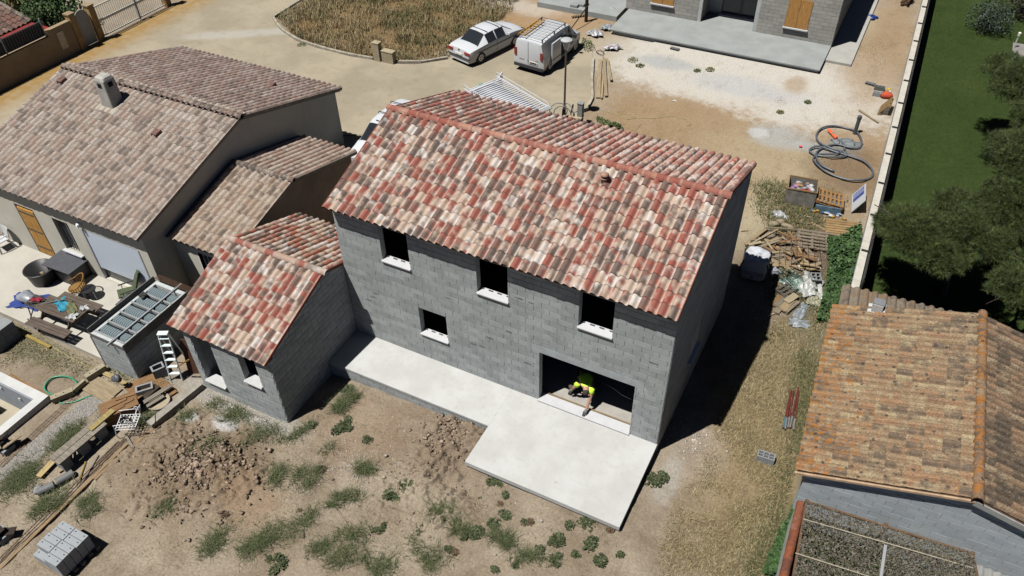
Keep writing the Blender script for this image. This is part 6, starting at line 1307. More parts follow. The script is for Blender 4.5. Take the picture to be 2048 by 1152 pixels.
# white bulk bag
bb = thing('bulk_bag', 'white woven bulk bag of gravel with dark printing half in shadow', 'bulk bag', g(1506,548), math.radians(5)); M_BB = pm('woven_white', A(222,226,232,1.2), .06, 10, .7, .3)
prof = [(.40,0),(.50,.12),(.53,.4),(.50,.75),(.46,.92)]; mb = MB(); n = 28; V = []
def sq(a, r): k = 1/max(abs(math.cos(a)), abs(math.sin(a))); k = 1+(k-1)*.72; return r*k*math.cos(a), r*k*math.sin(a)
for i, (r, z) in enumerate(prof):
    for k in range(n):
        a = 2*math.pi*k/n; rr = r*(1+.03*math.sin(5*a+i)+.02*math.sin(11*a+2*i)); x, y = sq(a, rr*.92); V.append((x, y, z+.03*math.sin(3*a+i)*(z > .5)))
F = [(i*n+k, i*n+(k+1) % n, (i+1)*n+(k+1) % n, (i+1)*n+k) for i in range(len(prof)-1) for k in range(n)]; mb.add(V, F); mb.build('sack', M_BB, bb, True)
cc_ = MB(); 
for i, (r, z) in enumerate(((.46,.92),(.44,.97),(.3,.9),(.12,.94),(.0,.95))):
    for k in range(n):
        a = 2*math.pi*k/n; x, y = sq(a, r*.92); cc_.v.append((x*(1+.05*math.sin(7*a)), y*(1+.05*math.cos(5*a)), z+.05*math.sin(4*a+i)))
cc_.f = [(i*n+k, i*n+(k+1) % n, (i+1)*n+(k+1) % n, (i+1)*n+k) for i in range(4) for k in range(n)]; cc_.build('open_top', M_BB, bb, True)
for x, y in ((-.42,-.42),(.42,-.42),(.42,.42),(-.42,.42)): MB().tube([(x,y,.9),(x*1.15,y*1.15,.7),(x*1.12,y*1.12,.35),(x,y,.15)], .03, 6).build('lifting_strap', flat('dark_strap', (.03,.035,.05,1), .8), bb)
def textobj(txt, size, mat, parent, M, name='lettering'):
    cu = bpy.data.curves.new(name, 'FONT'); cu.body = txt; cu.size = size; cu.align_x = 'CENTER'; cu.extrude = .001
    o = bpy.data.objects.new('tmp_'+name, cu); COL.objects.link(o); dg = bpy.context.evaluated_depsgraph_get(); me = bpy.data.meshes.new_from_object(o.evaluated_get(dg)); COL.objects.unlink(o); bpy.data.objects.remove(o)
    me.materials.clear(); q = mobj(name, me, mat, parent); q.matrix_local = M; return q
textobj('CHAUSSON', .155, M_INK, bb, Matrix.Translation((0,-.532,.42)) @ Matrix.Rotation(math.radians(88),4,'X'))
MB().box((0,-.52,.37),(.7,.006,.012)).build('printed_rule', M_INK, bb); o = MB().prism([(0,-.53,.22),(.05,-.53,.27),(0,-.53,.32),(-.05,-.53,.27)], (0,.004,0)).build('printed_logo', M_INK, bb)
# plastic sheeting and bags
def sheet(label, px, py, lx, ly, rz, c, seed, name='plastic_sheet', h=.12, dz=.03):
    n = 18; rr = random.Random(seed); ph = [rr.uniform(0,6) for _ in range(8)]; V = []; F = []
    for i in range(n+1):
        for j in range(n+1):
            u, v = i/n-.5, j/n-.5; e = 1-.25*abs(math.sin(4*u+ph[0]))*(abs(v) > .25)-.25*abs(math.sin(5*v+ph[1]))*(abs(u) > .25)
            z = h*(abs(math.sin(7*u+3*v+ph[2]))*.5+abs(math.sin(11*v-4*u+ph[3]))*.4+abs(math.sin(19*u+13*v+ph[4]))*.25)*(1-abs(u)*1.2)*(1-abs(v)*1.2); V.append((u*lx*e, v*ly*e, z))
    for i in range(n):
        for j in range(n): a = i*(n+1)+j; F.append((a, a+n+1, a+n+2, a+1))
    o = mobj(name, fast_mesh(name, V, F, False), pm('film_'+str(seed), c, .2, 5, .35, .25)); o.location = g(px, py, dz); o.rotation_euler = (0,0,rz); o['label'] = label; o['category'] = 'plastic sheet'; return o
sheet('white bulky plastic bag heap with a hollow block on it', 1618,575,1.1,1.5,.2,A(214,216,210),1,h=.45); sheet('crumpled pale green film over the broken pallet', 1590,570,1.2,.9,.4,A(150,172,160),2,h=.3); sheet('long clear film trailing into the grass', 1598,630,.4,1.5,-.15,A(176,184,188),3,h=.18); sheet('clear film end spread on the grass', 1598,650,.8,.5,.3,A(170,178,182),4,h=.15); sheet('white plastic sack below the caged crate', 1560,432,.8,.5,-.3,A(216,216,220),5,h=.2); sheet('dirty cream sheet along the edge of the plastic heap', 1628,598,.6,1.,.1,A(206,204,176),6,h=.1); sheet('pale grey bag beside the bulk bag foot', 1548,545,.5,.5,.4,A(190,190,200),7,h=.25)
hollow_block('hollow_block', 'grey hollow block resting on the white plastic heap', g(1622,570,.32), .3, tilt=(.5,.2,.6), L=.4, H=.22, D=.3, holes=2)
tw = thing('netting_heap', 'bundle of dark green netting over the broken pallet', 'netting', g(1572,562))
nv = MB()
for k in range(60): a = random.random()*6.28; p = Vector((random.uniform(-.4,.4),random.uniform(-.3,.3),.15+random.random()*.2)); nv.tube([p, p+Vector((math.cos(a)*.12,math.sin(a)*.12,.06)), p+Vector((math.cos(a+.5)*.25,math.sin(a+.5)*.25,-.02))], .008, 5)
nv.build('strand_mass', pm('green_net', A(70,104,88), .2, 8), tw, kind='stuff')
o = lump('white_ball', pm('pale_bucket', A(196,210,226), .1, 5, .5), None, (0,0,.16), (.17,.17,.17), 3, 2, .12); o.location = g(1663,494); o['label'] = 'pale blue plastic bundle beside the grey pallet'; o['category'] = 'bundle'
for k, (px, py) in enumerate(((1575,455),(1560,445),(1548,450))): o = lump('rubble_piece', pm('rubble_tan', A(186,168,140), .15, 6), None, (0,0,.06), (.28,.16,.12), 60+k, 1, .5); o.location = g(px, py); o['label'] = ['tan rubble lump nearest the caged crate','tan rubble lump under the white plastic sack','tan rubble lump at the left end of the rubble row'][k]; o['category'] = 'rubble'
wt = thing('wire_hoop', 'round wire hoop lying in the dark grass', 'wire', g(1609,440)); MB().tube([(.3*math.cos(a),.3*math.sin(a),.03+.02*math.sin(3*a)) for a in np.linspace(0,6.28,25)[:-1]], .008, 5, closed=True).build('hoop', M_ALU, wt)
# welded mesh panel over the heap
mp = thing('mesh_panel', 'rusty welded mesh panel lying over the timber heap', 'mesh', g(1600,520,.3), math.radians(14))
for k in range(9): MB().cyl((-.85+.21*k,-.9,.06+.02*k),(-.85+.21*k,.9,.2),.006,5).build('wire', M_RUST, mp)
for k in range(9): MB().cyl((-.9,-.85+.21*k,.07),(.9,-.85+.21*k,.2),.006,5).build('wire', M_RUST, mp)
# red poles
for k in range(5):
    px = 1576+k*4.6; a, b = g(px+2+random.uniform(-3,3), 786+random.uniform(-4,4), .15+.03*(k % 2)), g(px-10+random.uniform(-3,3), 862+random.uniform(-4,4), .13)
    o = MB().cyl(a, b, .028, 8).build('red_pole', pm('red_painted_steel', A(128,52,50), .2, 8, .6)); o['label'] = ['red painted pole nearest the house in the bundle of five','second red pole from the house in the bundle','middle red pole of the bundle in the dry grass','fourth red pole from the house in the bundle','red painted pole nearest the old house in the bundle'][k]; o['category'] = 'pole'; o['group'] = 'red poles in the dry grass'
    d_ = (b-a); MB().cyl(a+d_*.72+Vector((0,0,.001)), b-d_*.005+Vector((0,0,.001)), .0295, 8).build('bare_end', pm('galv_end', A(150,150,150), .15, 8) if k else pm('blue_end', A(96,140,150), .15, 8), o)
hollow_block('hollow_block', 'pale hollow block standing alone in the dry grass', g(1529,922), math.radians(4), L=.5, H=.3, D=.25, holes=3)
plank('thin dry stick on the grass below the lone hollow block', (1380,1038), (1422,1050), .02, .02, .04, M_PLANK)
# lot behind the house: suction hose, pipe stub, blocks, planks
hp_ = [(1668,345),(1640,332),(1631,312),(1645,298),(1672,292),(1700,300),(1718,298),(1722,285),(1712,268),(1690,258),(1662,255),(1640,262),(1632,275),(1640,290),(1665,302),(1690,308),(1690,316),(1660,318),(1630,312),(1618,303),(1635,297),(1665,304),(1700,316),(1728,328),(1745,345),(1738,360),(1710,365),(1680,358),(1650,346),(1632,332),(1626,318),(1640,312),(1670,312),(1688,302),(1684,290),(1676,284)]
def smooth(P, k=4):
    out = []
    for i in range(len(P)-1):
        p0, p1, p2, p3 = P[max(i-1,0)], P[i], P[i+1], P[min(i+2,len(P)-1)]
        for t in np.linspace(0,1,k,endpoint=False): out.append(.5*((2*p1)+(p2-p0)*t+(2*p0-5*p1+4*p2-p3)*t*t+(3*p1-p0-3*p2+p3)*t**3))
    return out+[P[-1]]
hP = smooth([g(px, py, .06+.03*(i % 3)) for i, (px, py) in enumerate(hp_)])
o = MB().tube(hP, .044, 9).build('suction_hose', flat('hose_black', (.045,.052,.06,1), .45), None, True); o['label'] = 'thick black suction hose looped on the bare lot'; o['category'] = 'hose'
oc = thing('hose_coupling', 'orange hose coupling at the inner end of the suction hose', 'coupling', g(1672,280,.1)); v = g(1660,268,.12)-g(1676,284,.1); MB().tube([(0,0,0), v*.5, v], [.07,.085,.07], 10).build('sleeve', flat('orange_plastic', (.5,.07,.03,1), .5), oc); MB().tube([v*.4, v*.55], [.088,.088], 10).build('collar', flat('green_collar', (.05,.12,.06,1)), oc)
o = lump('bottle_top', flat('cap_red', (.45,.02,.04,1), .5), None, (0,0,.06), (.08,.07,.06), 8, 1, .2); o.location = g(1601,295); o['label'] = 'small red plastic cap on the pale dust'; o['category'] = 'cap'
ps2 = thing('drain_pipe', 'grey drain pipe standing upright out of the lot', 'pipe', g(1709,268)); MB().tube([(0,0,-.1),(.0,.05,.9)], .085, 16).build('barrel', pm('pipe_dark', A(96,100,106), .1, 5, .6), ps2); MB().tube([(.0,.045,.8),(.0,.045,.92),(.0,.045,.93)], [.1,.1,.085], 16).build('socket', MATS['pipe_dark'], ps2)
gp = sheet('grey dried cement slurry patch below the pipe', 1693,288,1.5,.9,.2,A(150,158,160),9,'cement_patch',.12); gp['category'] = 'cement'
plank('pale batten lying below the leaning pallet', (1718,222), (1756,247), .08, .05, .05, M_PLANK)
hollow_block('hollow_block', 'dark hollow block lying on its side by the boundary wall', g(1742,168), math.radians(-10), tilt=(1.57,0,-.2), mat=pm('dark_block', A(122,126,124), .1, 8)); hollow_block('hollow_block', 'grey hollow block with cells up behind the orange bag', g(1758,180), math.radians(2), mat=MATS['dark_block']); hollow_block('hollow_block', 'grey hollow block touching the orange bag', g(1755,192), math.radians(2)); 
ob = thing('rubble_sack', 'orange sack with yellow top leaning on the pallet', 'sack', g(1772,196)); lump('sack', pm('orange_sack', A(236,96,60), .15, 6), ob, (0,0,.15), (.28,.2,.2), 5, 2, .35); lump('sack_top', pm('yellow_sack', A(240,206,40), .1, 6), ob, (.0,.2,.36), (.14,.12,.08), 6, 1, .3); lump('paper', pm('paper_white', A(236,230,226), .1, 6), ob, (.08,.1,.33), (.1,.09,.06), 7, 1, .3)
bl = hollow_block('hollow_block', 'single hollow block lying on the pale dust before the terrace', g(1351,98), math.radians(-6), tilt=(1.57,0,-.1), mat=MATS['dark_block'])
for k, (a, b, wd, lab) in enumerate((((1196,197),(1200,121),.22,'widest long plank nearest the kerb in the plank row'),((1203,199),(1206,150),.1,'short narrow plank between the long planks'),((1212,195),(1208,118),.16,'long plank right of the middle in the plank row'),((1222,164),(1214,121),.13,'shorter slanted plank at the right of the plank row'))): plank(lab, a, b, wd, .04, .05+.02*k, M_PLANK)
for k, (px, py, lx, ly, lab, c) in enumerate(((1190,70,1.1,.8,'white and grey bag heap at the terrace corner',A(206,206,210)),(1215,58,1.0,.7,'crumpled silver film against the terrace edge',A(176,182,186)),(1225,98,1.2,.6,'white plastic bags in front of the terrace corner',A(222,216,218)),(1226,25,.9,.5,'white bag by the small porch slab',A(228,226,226)))): sheet(lab, px, py, lx, ly, .3*k, c, 20+k, 'bag_heap', .35)
for k, (px, py, lab) in enumerate(((1150,22,'grey block stack left end beside the porch post'),(1163,20,'grey block stack right end beside the porch post'),(1185,30,'small grey block on the soil right of the porch post'))):
    t_ = thing('block_stack', lab, 'block', g(px, py)); MB().bx(-.25,.25,-.2,.2,0,.22).build('block', MATS['dark_block'], t_); MB().bx(-.25,.2,-.2,.2,.223,.42).build('block', M_HB, t_) if k < 2 else None
for k in range(6): o = MB().cyl(g(1144+k*5,36-k*.7,.06), g(1149+k*5,33-k*.7,.06), .06, 8).build('round_stake', wood('stake_end', A(206,180,140))); o['label'] = ['leftmost','second','third','fourth','fifth','rightmost'][k]+' short round stake in the row before the grey blocks'; o['category'] = 'stake'; o['group'] = 'round stakes by the grey blocks'
pp_ = thing('porch_pole', 'dark wooden utility pole with leaning steel stay', 'pole', g(1172,42)); MB().cyl((0,0,-.1),(0,0,1.6),.1,10).build('post', wood('black_pole', A(60,44,36), 2), pp_); p = g(1137,68)-g(1172,42); MB().cyl((p.x,p.y,.1),(.1,.1,1.),.03,6).build('stay', MATS['black_pole'], pp_)
strip('loose_pipe', 'dark loose pipe loop on the soil at the top', [(1118,14),(1125,5),(1140,4),(1157,8),(1158,16),(1145,21),(1125,20),(1108,14)], .03, flat('pipe_black', (.03,.03,.03,1), .5), 'pipe', .05)
strip('cable_loop', 'small brown cable loop beside the plank row', [(1196,108),(1205,112),(1208,106),(1200,101),(1192,104),(1196,108)], .02, M_RUST, 'cable', .04)
tp = sheet('blue tarpaulin in the shade beside the far house', 1742,36,.8,.8,.4,A(40,70,150),31,'tarpaulin',.2)
for px, py, lab in ((1349,202,'white paper scrap on the sandy lot'),): 
    o = MB().box((0,0,.01),(.2,.14,.01)).build('paper_scrap', MATS['paper_white']); o.location = g(px,py,.01); o.rotation_euler = (0,.1,.5); o['label'] = lab; o['category'] = 'paper'
lgp = thing('log_pile', 'small pile of brown logs against the boundary wall at the top', 'log pile', g(1812,10))
for k in range(9): MB().cyl((random.uniform(-.3,.1),random.uniform(-.6,.4),.1+.1*(k//3)),(random.uniform(.0,.35),random.uniform(.2,.9),.12+.12*(k//3)),.07,8).build('log', wood('log_brown', A(120,90,62)), lgp)
# worker
def worker():
    t_ = thing('person', 'worker in neon yellow shirt and brown trousers bent over the doorway sill with a trowel', 'person', (-2.62,.85,0)); b0 = Vector((-2.62,.85,0))
    J = {'pelvis':(-2.80,1.12,.52,.15),'waist':(-2.70,.98,.72,.165),'chest':(-2.60,.74,.80,.19),'neck':(-2.52,.52,.72,.07),'head0':(-2.49,.45,.68,.085),'head1':(-2.46,.38,.62,.095),
         'shL':(-2.76,.62,.74,.085),'elL':(-2.88,.56,.52,.05),'wrL':(-2.95,.62,.40,.036),'haL':(-2.97,.60,.37,.038),'shR':(-2.38,.62,.74,.085),'elR':(-2.34,.44,.50,.05),'wrR':(-2.36,.24,.26,.036),'haR':(-2.36,.19,.21,.038),
         'hiL':(-2.92,1.08,.48,.11),'knL':(-3.02,.66,.34,.078),'anL':(-3.04,.88,.08,.05),'toL':(-3.05,.66,.05,.045),'hiR':(-2.68,1.1,.47,.11),'knR':(-2.42,.80,.13,.078),'anR':(-2.48,1.2,.09,.05),'toR':(-2.48,1.34,.05,.045)}
    E = [('pelvis','waist'),('waist','chest'),('chest','neck'),('neck','head0'),('head0','head1'),('chest','shL'),('shL','elL'),('elL','wrL'),('wrL','haL'),('chest','shR'),('shR','elR'),('elR','wrR'),('wrR','haR'),('pelvis','hiL'),('hiL','knL'),('knL','anL'),('anL','toL'),('pelvis','hiR'),('hiR','knR'),('knR','anR'),('anR','toR')]
    J = {k: (v[0], v[1]-.06, v[2]-(.06 if k[:2] in ('ha','wr') else 0), v[3]) for k, v in J.items()}
    K = list(J)
    def skin(name, keys, mat, sc_=1., root=0, par=None):
        ks = [k for k in K if k in keys]; me = bpy.data.meshes.new(name); me.from_pydata([Vector(J[k][:3])-b0 for k in ks], [(ks.index(a), ks.index(b)) for a, b in E if a in ks and b in ks], [])
        o = mobj(name, me, mat, par or t_); o.modifiers.new('skin', 'SKIN'); sv = me.skin_vertices[0].data
        for i, k in enumerate(ks): sv[i].radius = (J[k][3]*sc_,)*2; sv[i].use_root = (i == root)
        md = o.modifiers.new('sub', 'SUBSURF'); md.levels = 2; md.render_levels = 2; me.shade_smooth(); return o
    body = skin('body', K, flat('skin_tone', (.22,.12,.08,1), .6))
    skin('shirt', ['waist','chest','shL','shR','neck'], flat('neon_yellow', (.36,.58,.03,1), .7), 1.14)
    skin('trousers', ['pelvis','hiL','knL','anL','hiR','knR','anR'], pm('brown_trousers', A(120,104,88), .15, 8), 1.14)
    for s_ in ('L','R'):   # short sleeves
        a, b = Vector(J['sh'+s_][:3])-b0, Vector(J['el'+s_][:3])-b0; MB().tube([a, a.lerp(b,.3), a.lerp(b,.6)], [.098,.085,.078], 12).build('sleeve', MATS['neon_yellow'], t_, True)
        h = Vector(J['ha'+s_][:3])-b0; w_ = Vector(J['wr'+s_][:3])-b0; d_ = (h-w_).normalized(); sd_ = Vector((1,0,0))
        for k in range(4): p = h+sd_*(-.03+.02*k); MB().tube([p, p+d_*.045+Vector((0,0,-.01)), p+d_*.06+Vector((0,.0,-.045))], [.011,.010,.008], 6).build('finger', flat('glove_grey', (.08,.08,.075,1), .8), t_, True)
        p = h+sd_*(-.045); MB().tube([p-d_*.02, p-sd_*.02+d_*.02, p-sd_*.005+d_*.045], [.012,.011,.009], 6).build('thumb', MATS['glove_grey'], t_, True)
        MB().tube([w_, h, h+d_*.03], [.042,.048,.03], 10).build('glove', MATS['glove_grey'], t_, True)
    for s_ in ('L','R'): a = Vector(J['an'+s_][:3])-b0; b = Vector(J['to'+s_][:3])-b0; MB().tube([a+Vector((0,0,-.01)), a.lerp(b,.5)+Vector((0,0,-.02)), b], [.06,.058,.05], 10).build('boot', pm('boot_brown', A(90,70,54), .2, 8), t_, True)
    hc = (Vector(J['head1'][:3])+Vector(J['head0'][:3]))/2-b0+Vector((0,.0,.03)); lump('hair', pm('dark_hair', (.02,.016,.012,1), .2, 20), t_, hc, (.09,.1,.08), 3, 2, .08)
    for sx in (-1,1): MB().lathe([(0,.02),(.022,.01),(.022,-.01),(0,-.02)], 8, hc+Vector((sx*.1,-.02,-.04))).build('ear', MATS['skin_tone'], t_, True)
    tr = thing('trowel', 'steel trowel held on the white door sill by the worker', 'trowel', (-2.36,.12,.1)); MB().prism([(-.06,-.02,.0),(.06,-.02,.0),(.035,-.2,-.004),(-.035,-.2,-.004)], (0,0,.004)).build('blade', flat('steel_dark', (.1,.1,.105,1), .35, .5, .8), tr); MB().tube([(0,-.02,.005),(0,.02,.05),(0,.06,.07)], .008, 6).build('tang', MATS['steel_dark'], tr); MB().cyl((0,.02,.095),(0,.02,.115),.016,8).build('handle', wood('handle_wood', A(150,110,70)), tr)
worker()
for _o in COL.objects:
    if _o.name.startswith('person'): _o.scale = (1.12,1.12,1.12)
pc = [UY(1205,765,1.3), UY(1225,775,1.1), UY(1245,790,.9), UY(1262,798,.8)]
o = MB().tube([Vector((p.x,p.y,max(.03,p.z))) for p in pc], .02, 7).build('power_cable', flat('cable_tan', (.2,.17,.14,1)), None, True); o['label'] = 'tan power cable hanging inside the large opening'; o['category'] = 'cable'
# ================================================================ VEGETATION
def in_poly(x, y, P):
    P = np.array(P); n = len(P); c = np.zeros(len(x), bool); j = n-1
    for i in range(n):
        k = ((P[i,1] > y) != (P[j,1] > y)) & (x < (P[j,0]-P[i,0])*(y-P[i,1])/(P[j,1]-P[i,1]+1e-12)+P[i,0]); c ^= k; j = i
    return c
def gzv(x, y):
    Z = np.zeros_like(x); W = np.zeros_like(x)
    for a, b, c in GP: k = ((x-a)**2+(y-b)**2+.3)**-1.8; Z += k*c; W += k
    z = Z/W
    for c, rx, ry, h in MOUNDS:
        d = np.sqrt(((x-c.x)/rx)**2+((y-c.y)/ry)**2); k = np.clip(1.15-d, 0, 1); z = z+k*k*(3-2*k)*(h+vn(x*3.1, y*3.1)*.16+vn(x*6.5, y*6.5)*.16)
    am = np.maximum(np.clip(-.3-y, 0, 1)*np.clip(x+16, 0, 1), np.clip((x-.2)/.5, 0, 1)*np.clip((22-y)/2, 0, 1))
    return z+am*(vn(x*1.3, y*1.3)*.09+vn(x*4.1+9, y*4.1)*.05)
HARD = [(-14.9,-10.8,-4.1,2.4),(-10.9,.05,-1.66,7.2),(-4.85,.05,-3.12,0),(-12.2,1.,26.3,42)]
def clear_of(x, y):
    k = np.ones(len(x), bool)
    for a, b, c, d in HARD: k &= ~((x > a) & (x < b) & (y > c) & (y < d))
    return k & (x < 3.9-.0225*(y-6)) & ~((x > 3.9) & (y < 8))
def blades(name, x, y, z, h, lean, wd, cols, label, cat, mat='grass_blade', seg=2, parent=None):
    n = len(x); a = rng.random(n)*6.283; ca, sa = np.cos(a), np.sin(a); L = lean*(.4+1.2*rng.random(n))*h
    B = np.stack([x, y, z-.01], 1); dx = np.stack([-sa, ca, 0*a], 1)*(wd*(.6+.8*rng.random(n)))[:,None]
    M = B+np.stack([ca*L*.35, sa*L*.35, h*.6], 1); T = B+np.stack([ca*L, sa*L, h*(1-.25*lean)], 1)
    V = np.stack([B-dx, B+dx, M+dx*.7, M-dx*.7, T], 1).reshape(-1, 3); k = (np.arange(n)*5)[:,None]
    F = np.concatenate([k+np.array([[0,1,2]]), k+np.array([[0,2,3]]), k+np.array([[3,2,4]])], 0)
    me = fast_mesh(name, V, F); c = np.concatenate([cols, np.ones((n,1))], 1); colattr(me, np.repeat(c, 5, 0))
    o = mobj(name, me, attr_mat(mat), parent, kind='stuff')
    if label: o['label'] = label; o['category'] = cat
    return o
def pal(n, cs, var=.35): c = np.array(cs)[rng.integers(0, len(cs), n)]; return c*.74*(1-var+2*var*rng.random((n,1)))
DRY = [(.24,.185,.095),(.2,.15,.075),(.29,.24,.13),(.16,.115,.06),(.13,.12,.055)]
GRN = [(.035,.06,.016),(.05,.075,.022),(.028,.046,.014),(.065,.085,.03)]
FEA = [(.055,.066,.026),(.07,.078,.034),(.04,.052,.02),(.1,.1,.05)]
OLV = [(.10,.10,.04),(.08,.085,.035),(.13,.12,.055)]
# dry plot
P = [(-31.1,24),(-31.0,20.1),(-29.6,19.1),(-28,18.3),(-26,18.05),(-24,18.0),(-22.7,18.3),(-21,18.6),(-20.2,18.7),(-18.9,20.2),(-18.8,23.),(-18.6,26.5),(-19.2,30),(-22,36),(-31,36)]
n = 60000; x = -31.5+rng.random(n)*13.2; y = 17.8+rng.random(n)*18; dens = vn(x*.9, y*.9)+vn(x*2.7, y*2.7)*.6; k = in_poly(x, y, P) & (rng.random(n) < np.clip(.75+dens*1.3, .1, 1)); x, y = x[k], y[k]; n = len(x)
gsel = (vn(x*.7+5, y*.7)+vn(x*2.1, y*2.1)*.5+rng.normal(0,.18,n)) > .16
c = pal(n, DRY); c[gsel] = pal(gsel.sum(), OLV); c[(rng.random(n) < .12)] = (.09,.06,.035)
blades('dry_grass', x, y, np.full(n, -.53), .16+.28*rng.random(n)*(1+vn(x,y)), .6, .014, c, 'tall dry straw grass filling the kerbed plot', 'grass')
# right strip of dry grass, weeds by the walls
def zone(name, poly_px, n, h0, h1, cs, label, cat='grass', freq=.8, thr=-.2, wd=.009, lean=.7, cluster=1.):
    Q = [tuple(G(*p)[:2]) for p in poly_px]; A_ = np.array(Q); x = A_[:,0].min()+rng.random(n)*np.ptp(A_[:,0]); y = A_[:,1].min()+rng.random(n)*np.ptp(A_[:,1])
    d = vn(x*freq+3, y*freq+1)+.5*vn(x*freq*3.1, y*freq*3.1); k = in_poly(x, y, Q) & (d*cluster > thr+rng.normal(0,.08,n)) & clear_of(x, y); x, y = x[k], y[k]; n = len(x); x = x+rng.normal(0,.16,n); y = y+rng.normal(0,.2,n); k = clear_of(x, y); x, y = x[k], y[k]; n = len(x)
    return blades(name, x, y, gzv(x, y), h0+(h1-h0)*rng.random(n), lean, wd, pal(n, cs), label, cat)
zone('dry_grass', [(1560,640),(1650,640),(1625,760),(1600,930),(1580,1060),(1520,1152),(1330,1152),(1330,1060),(1400,960),(1430,880),(1460,820),(1510,720)], 130000, .04, .16, [(.35,.28,.155),(.27,.21,.105),(.42,.36,.21),(.19,.145,.075),(.12,.115,.052),(.15,.105,.06)], 'dry yellow grass between main house and old house', thr=-.2, cluster=1., wd=.0042)
zone('green_grass', [(1600,640),(1660,640),(1640,740),(1615,900),(1595,1000),(1575,1100),(1530,1152),(1480,1152),(1540,1060),(1580,900),(1585,760)], 40000, .06, .24, GRN+OLV+DRY[:1], 'rough green grass along the old house wall', thr=-.12, wd=.005)
zone('green_grass', [(1500,360),(1560,345),(1570,370),(1690,395),(1720,430),(1650,450),(1620,470),(1560,470),(1520,440),(1510,400)], 18000, .05, .2, GRN+OLV+DRY[:2], 'dark grass around the caged crate and pallets', thr=-.12)
zone('green_grass', [(1545,540),(1660,540),(1655,640),(1600,690),(1540,690),(1520,640)], 9000, .05, .2, GRN+OLV+DRY, 'grass growing through the board scraps', thr=-.05)
zone('sparse_grass', [(1520,430),(1700,330),(1740,200),(1790,60),(1700,60),(1740,150),(1600,300),(1500,350)], 8000, .03, .1, OLV+DRY, 'sparse low grass on the bare lot edge', thr=.12)
zone('green_grass', [(0,640),(40,660),(190,735),(160,752),(60,715),(0,735)], 7000, .03, .1, OLV+DRY+GRN, 'thin grass below the neighbour terrace', thr=-.1)
zone('green_grass', [(215,720),(330,770),(330,785),(260,770),(205,745)], 1500, .05, .12, OLV+GRN, 'weeds along the foot of the shed', thr=-.3)
# feathery weeds in the garden: clumps
def clump(px, py, r, nb, cs, hh=.22, name='weed_clump', label='', leaf=False):
    c0 = G(px, py); nb = int(nb); th = rng.random()*3.14; e = .45+.5*rng.random(); k = 5; sx = rng.normal(0,r*.45,(k,2)); j = rng.integers(0,k,nb); q = rng.normal(0,1,(nb,2))*r*(.16+.3*rng.random(k))[j][:,None]+sx[j]; q[:,1] *= e; x = c0.x+q[:,0]*np.cos(th)-q[:,1]*np.sin(th); y = c0.y+q[:,0]*np.sin(th)+q[:,1]*np.cos(th); k = clear_of(x, y); x, y = x[k], y[k]; n = len(x)
    return x, y, n
GC = [(560,640+300,.0)]
feath = [(470,830,.6),(520,870,.55),(590,870,.5),(620,950,.7),(680,820,.35),(700,800,.35),(560,960,.55),(690,1000,.55),(720,940,.45),(610,1040,.5),(540,1080,.65),(430,1080,.6),(500,1110,.6),(420,900,.4),(650,1100,.6),(760,1120,.6),(860,1120,.5),(880,1030,.45),(700,1060,.45),(330,1020,.35),(180,1010,.45),(230,830,.55),(130,880,.75),(60,940,.7),(200,860,.6),(20,980,.6),(110,1000,.55),(290,840,.3),(190,790,.0),(800,780,.0),(430,815,.45),(380,830,.4),(690,1120,.5),(1000,1080,.4),(1060,1110,.45),(920,1060,.35)]
X = []; Y = []; C = []; H = []
for px, py, r in feath:
    if r <= 0: continue
    x, y, n = clump(px, py, r, 900*r*(1.6 if px < 300 else 1), FEA); X.append(x); Y.append(y); C.append(pal(n, FEA+GRN[:1], .3)); H.append((.06+.2*rng.random(n))*(.7+.6*rng.random()))
x, y, c, h = map(np.concatenate, (X, Y, C, H)); blades('feathery_weed', x, y, gzv(x, y), h, 1.5, .006, c, 'feathery grey green weeds spread over the garden soil', 'weed')
zone('sparse_grass', [(300,860),(900,760),(1240,1080),(1240,1152),(0,1152),(0,960)], 30000, .03, .11, OLV+FEA+DRY, 'scattered low sprouts and dry stalks on the garden soil', thr=.02, freq=.9, wd=.004, lean=1.2)
# leafy weeds: individual plants
def leaf_mesh(name, n, r, h, cs, size):
    a = rng.random(n)*6.283; t = rng.random(n)**.6; P = np.stack([np.cos(a)*t*r, np.sin(a)*t*r, h*(.15+.85*rng.random(n))*(1-.5*t)], 1); b = a+rng.normal(0,.7,n); s_ = size*(.6+.8*rng.random(n))
    d = np.stack([np.cos(b), np.sin(b), rng.normal(.1,.4,n)], 1)*s_[:,None]; e = np.stack([-np.sin(b), np.cos(b), rng.normal(0,.3,n)], 1)*s_[:,None]*.42
    V = np.stack([P-d*.5, P-e, P+d*.6, P+e], 1).reshape(-1,3); F = np.arange(4*n).reshape(-1,4); me = fast_mesh(name, V, F); colattr(me, np.repeat(np.concatenate([pal(n, cs, .4), np.ones((n,1))],1), 4, 0)); me.materials.append(attr_mat('leaf_weed', .7)); return me
def weed_mesh():
    parts = [(0,0,.2,48)]+[(rng.normal(0,.07),rng.normal(0,.07),.06+.1*rng.random(),int(20+40*rng.random())) for _ in range(5)]; VV = []; CC = []
    for cx, cy, r, n in parts:
        me = leaf_mesh('w', n, r, .06+.1*rng.random(), [(.034,.046,.018),(.048,.06,.024),(.024,.034,.013),(.07,.075,.035)], .06); V = np.empty(len(me.vertices)*3, 'f4'); me.vertices.foreach_get('co', V); C = np.empty(len(me.vertices)*4, 'f4'); me.color_attributes['Col'].data.foreach_get('color', C); V = V.reshape(-1,3); V[:,0] += cx; V[:,1] += cy; VV.append(V); CC.append(C.reshape(-1,4)); bpy.data.meshes.remove(me)
    V = np.concatenate(VV); me = fast_mesh('leafy_weed', V, np.arange(len(V)).reshape(-1,4)); colattr(me, np.concatenate(CC)); me.materials.append(attr_mat('leaf_weed', .7)); return me
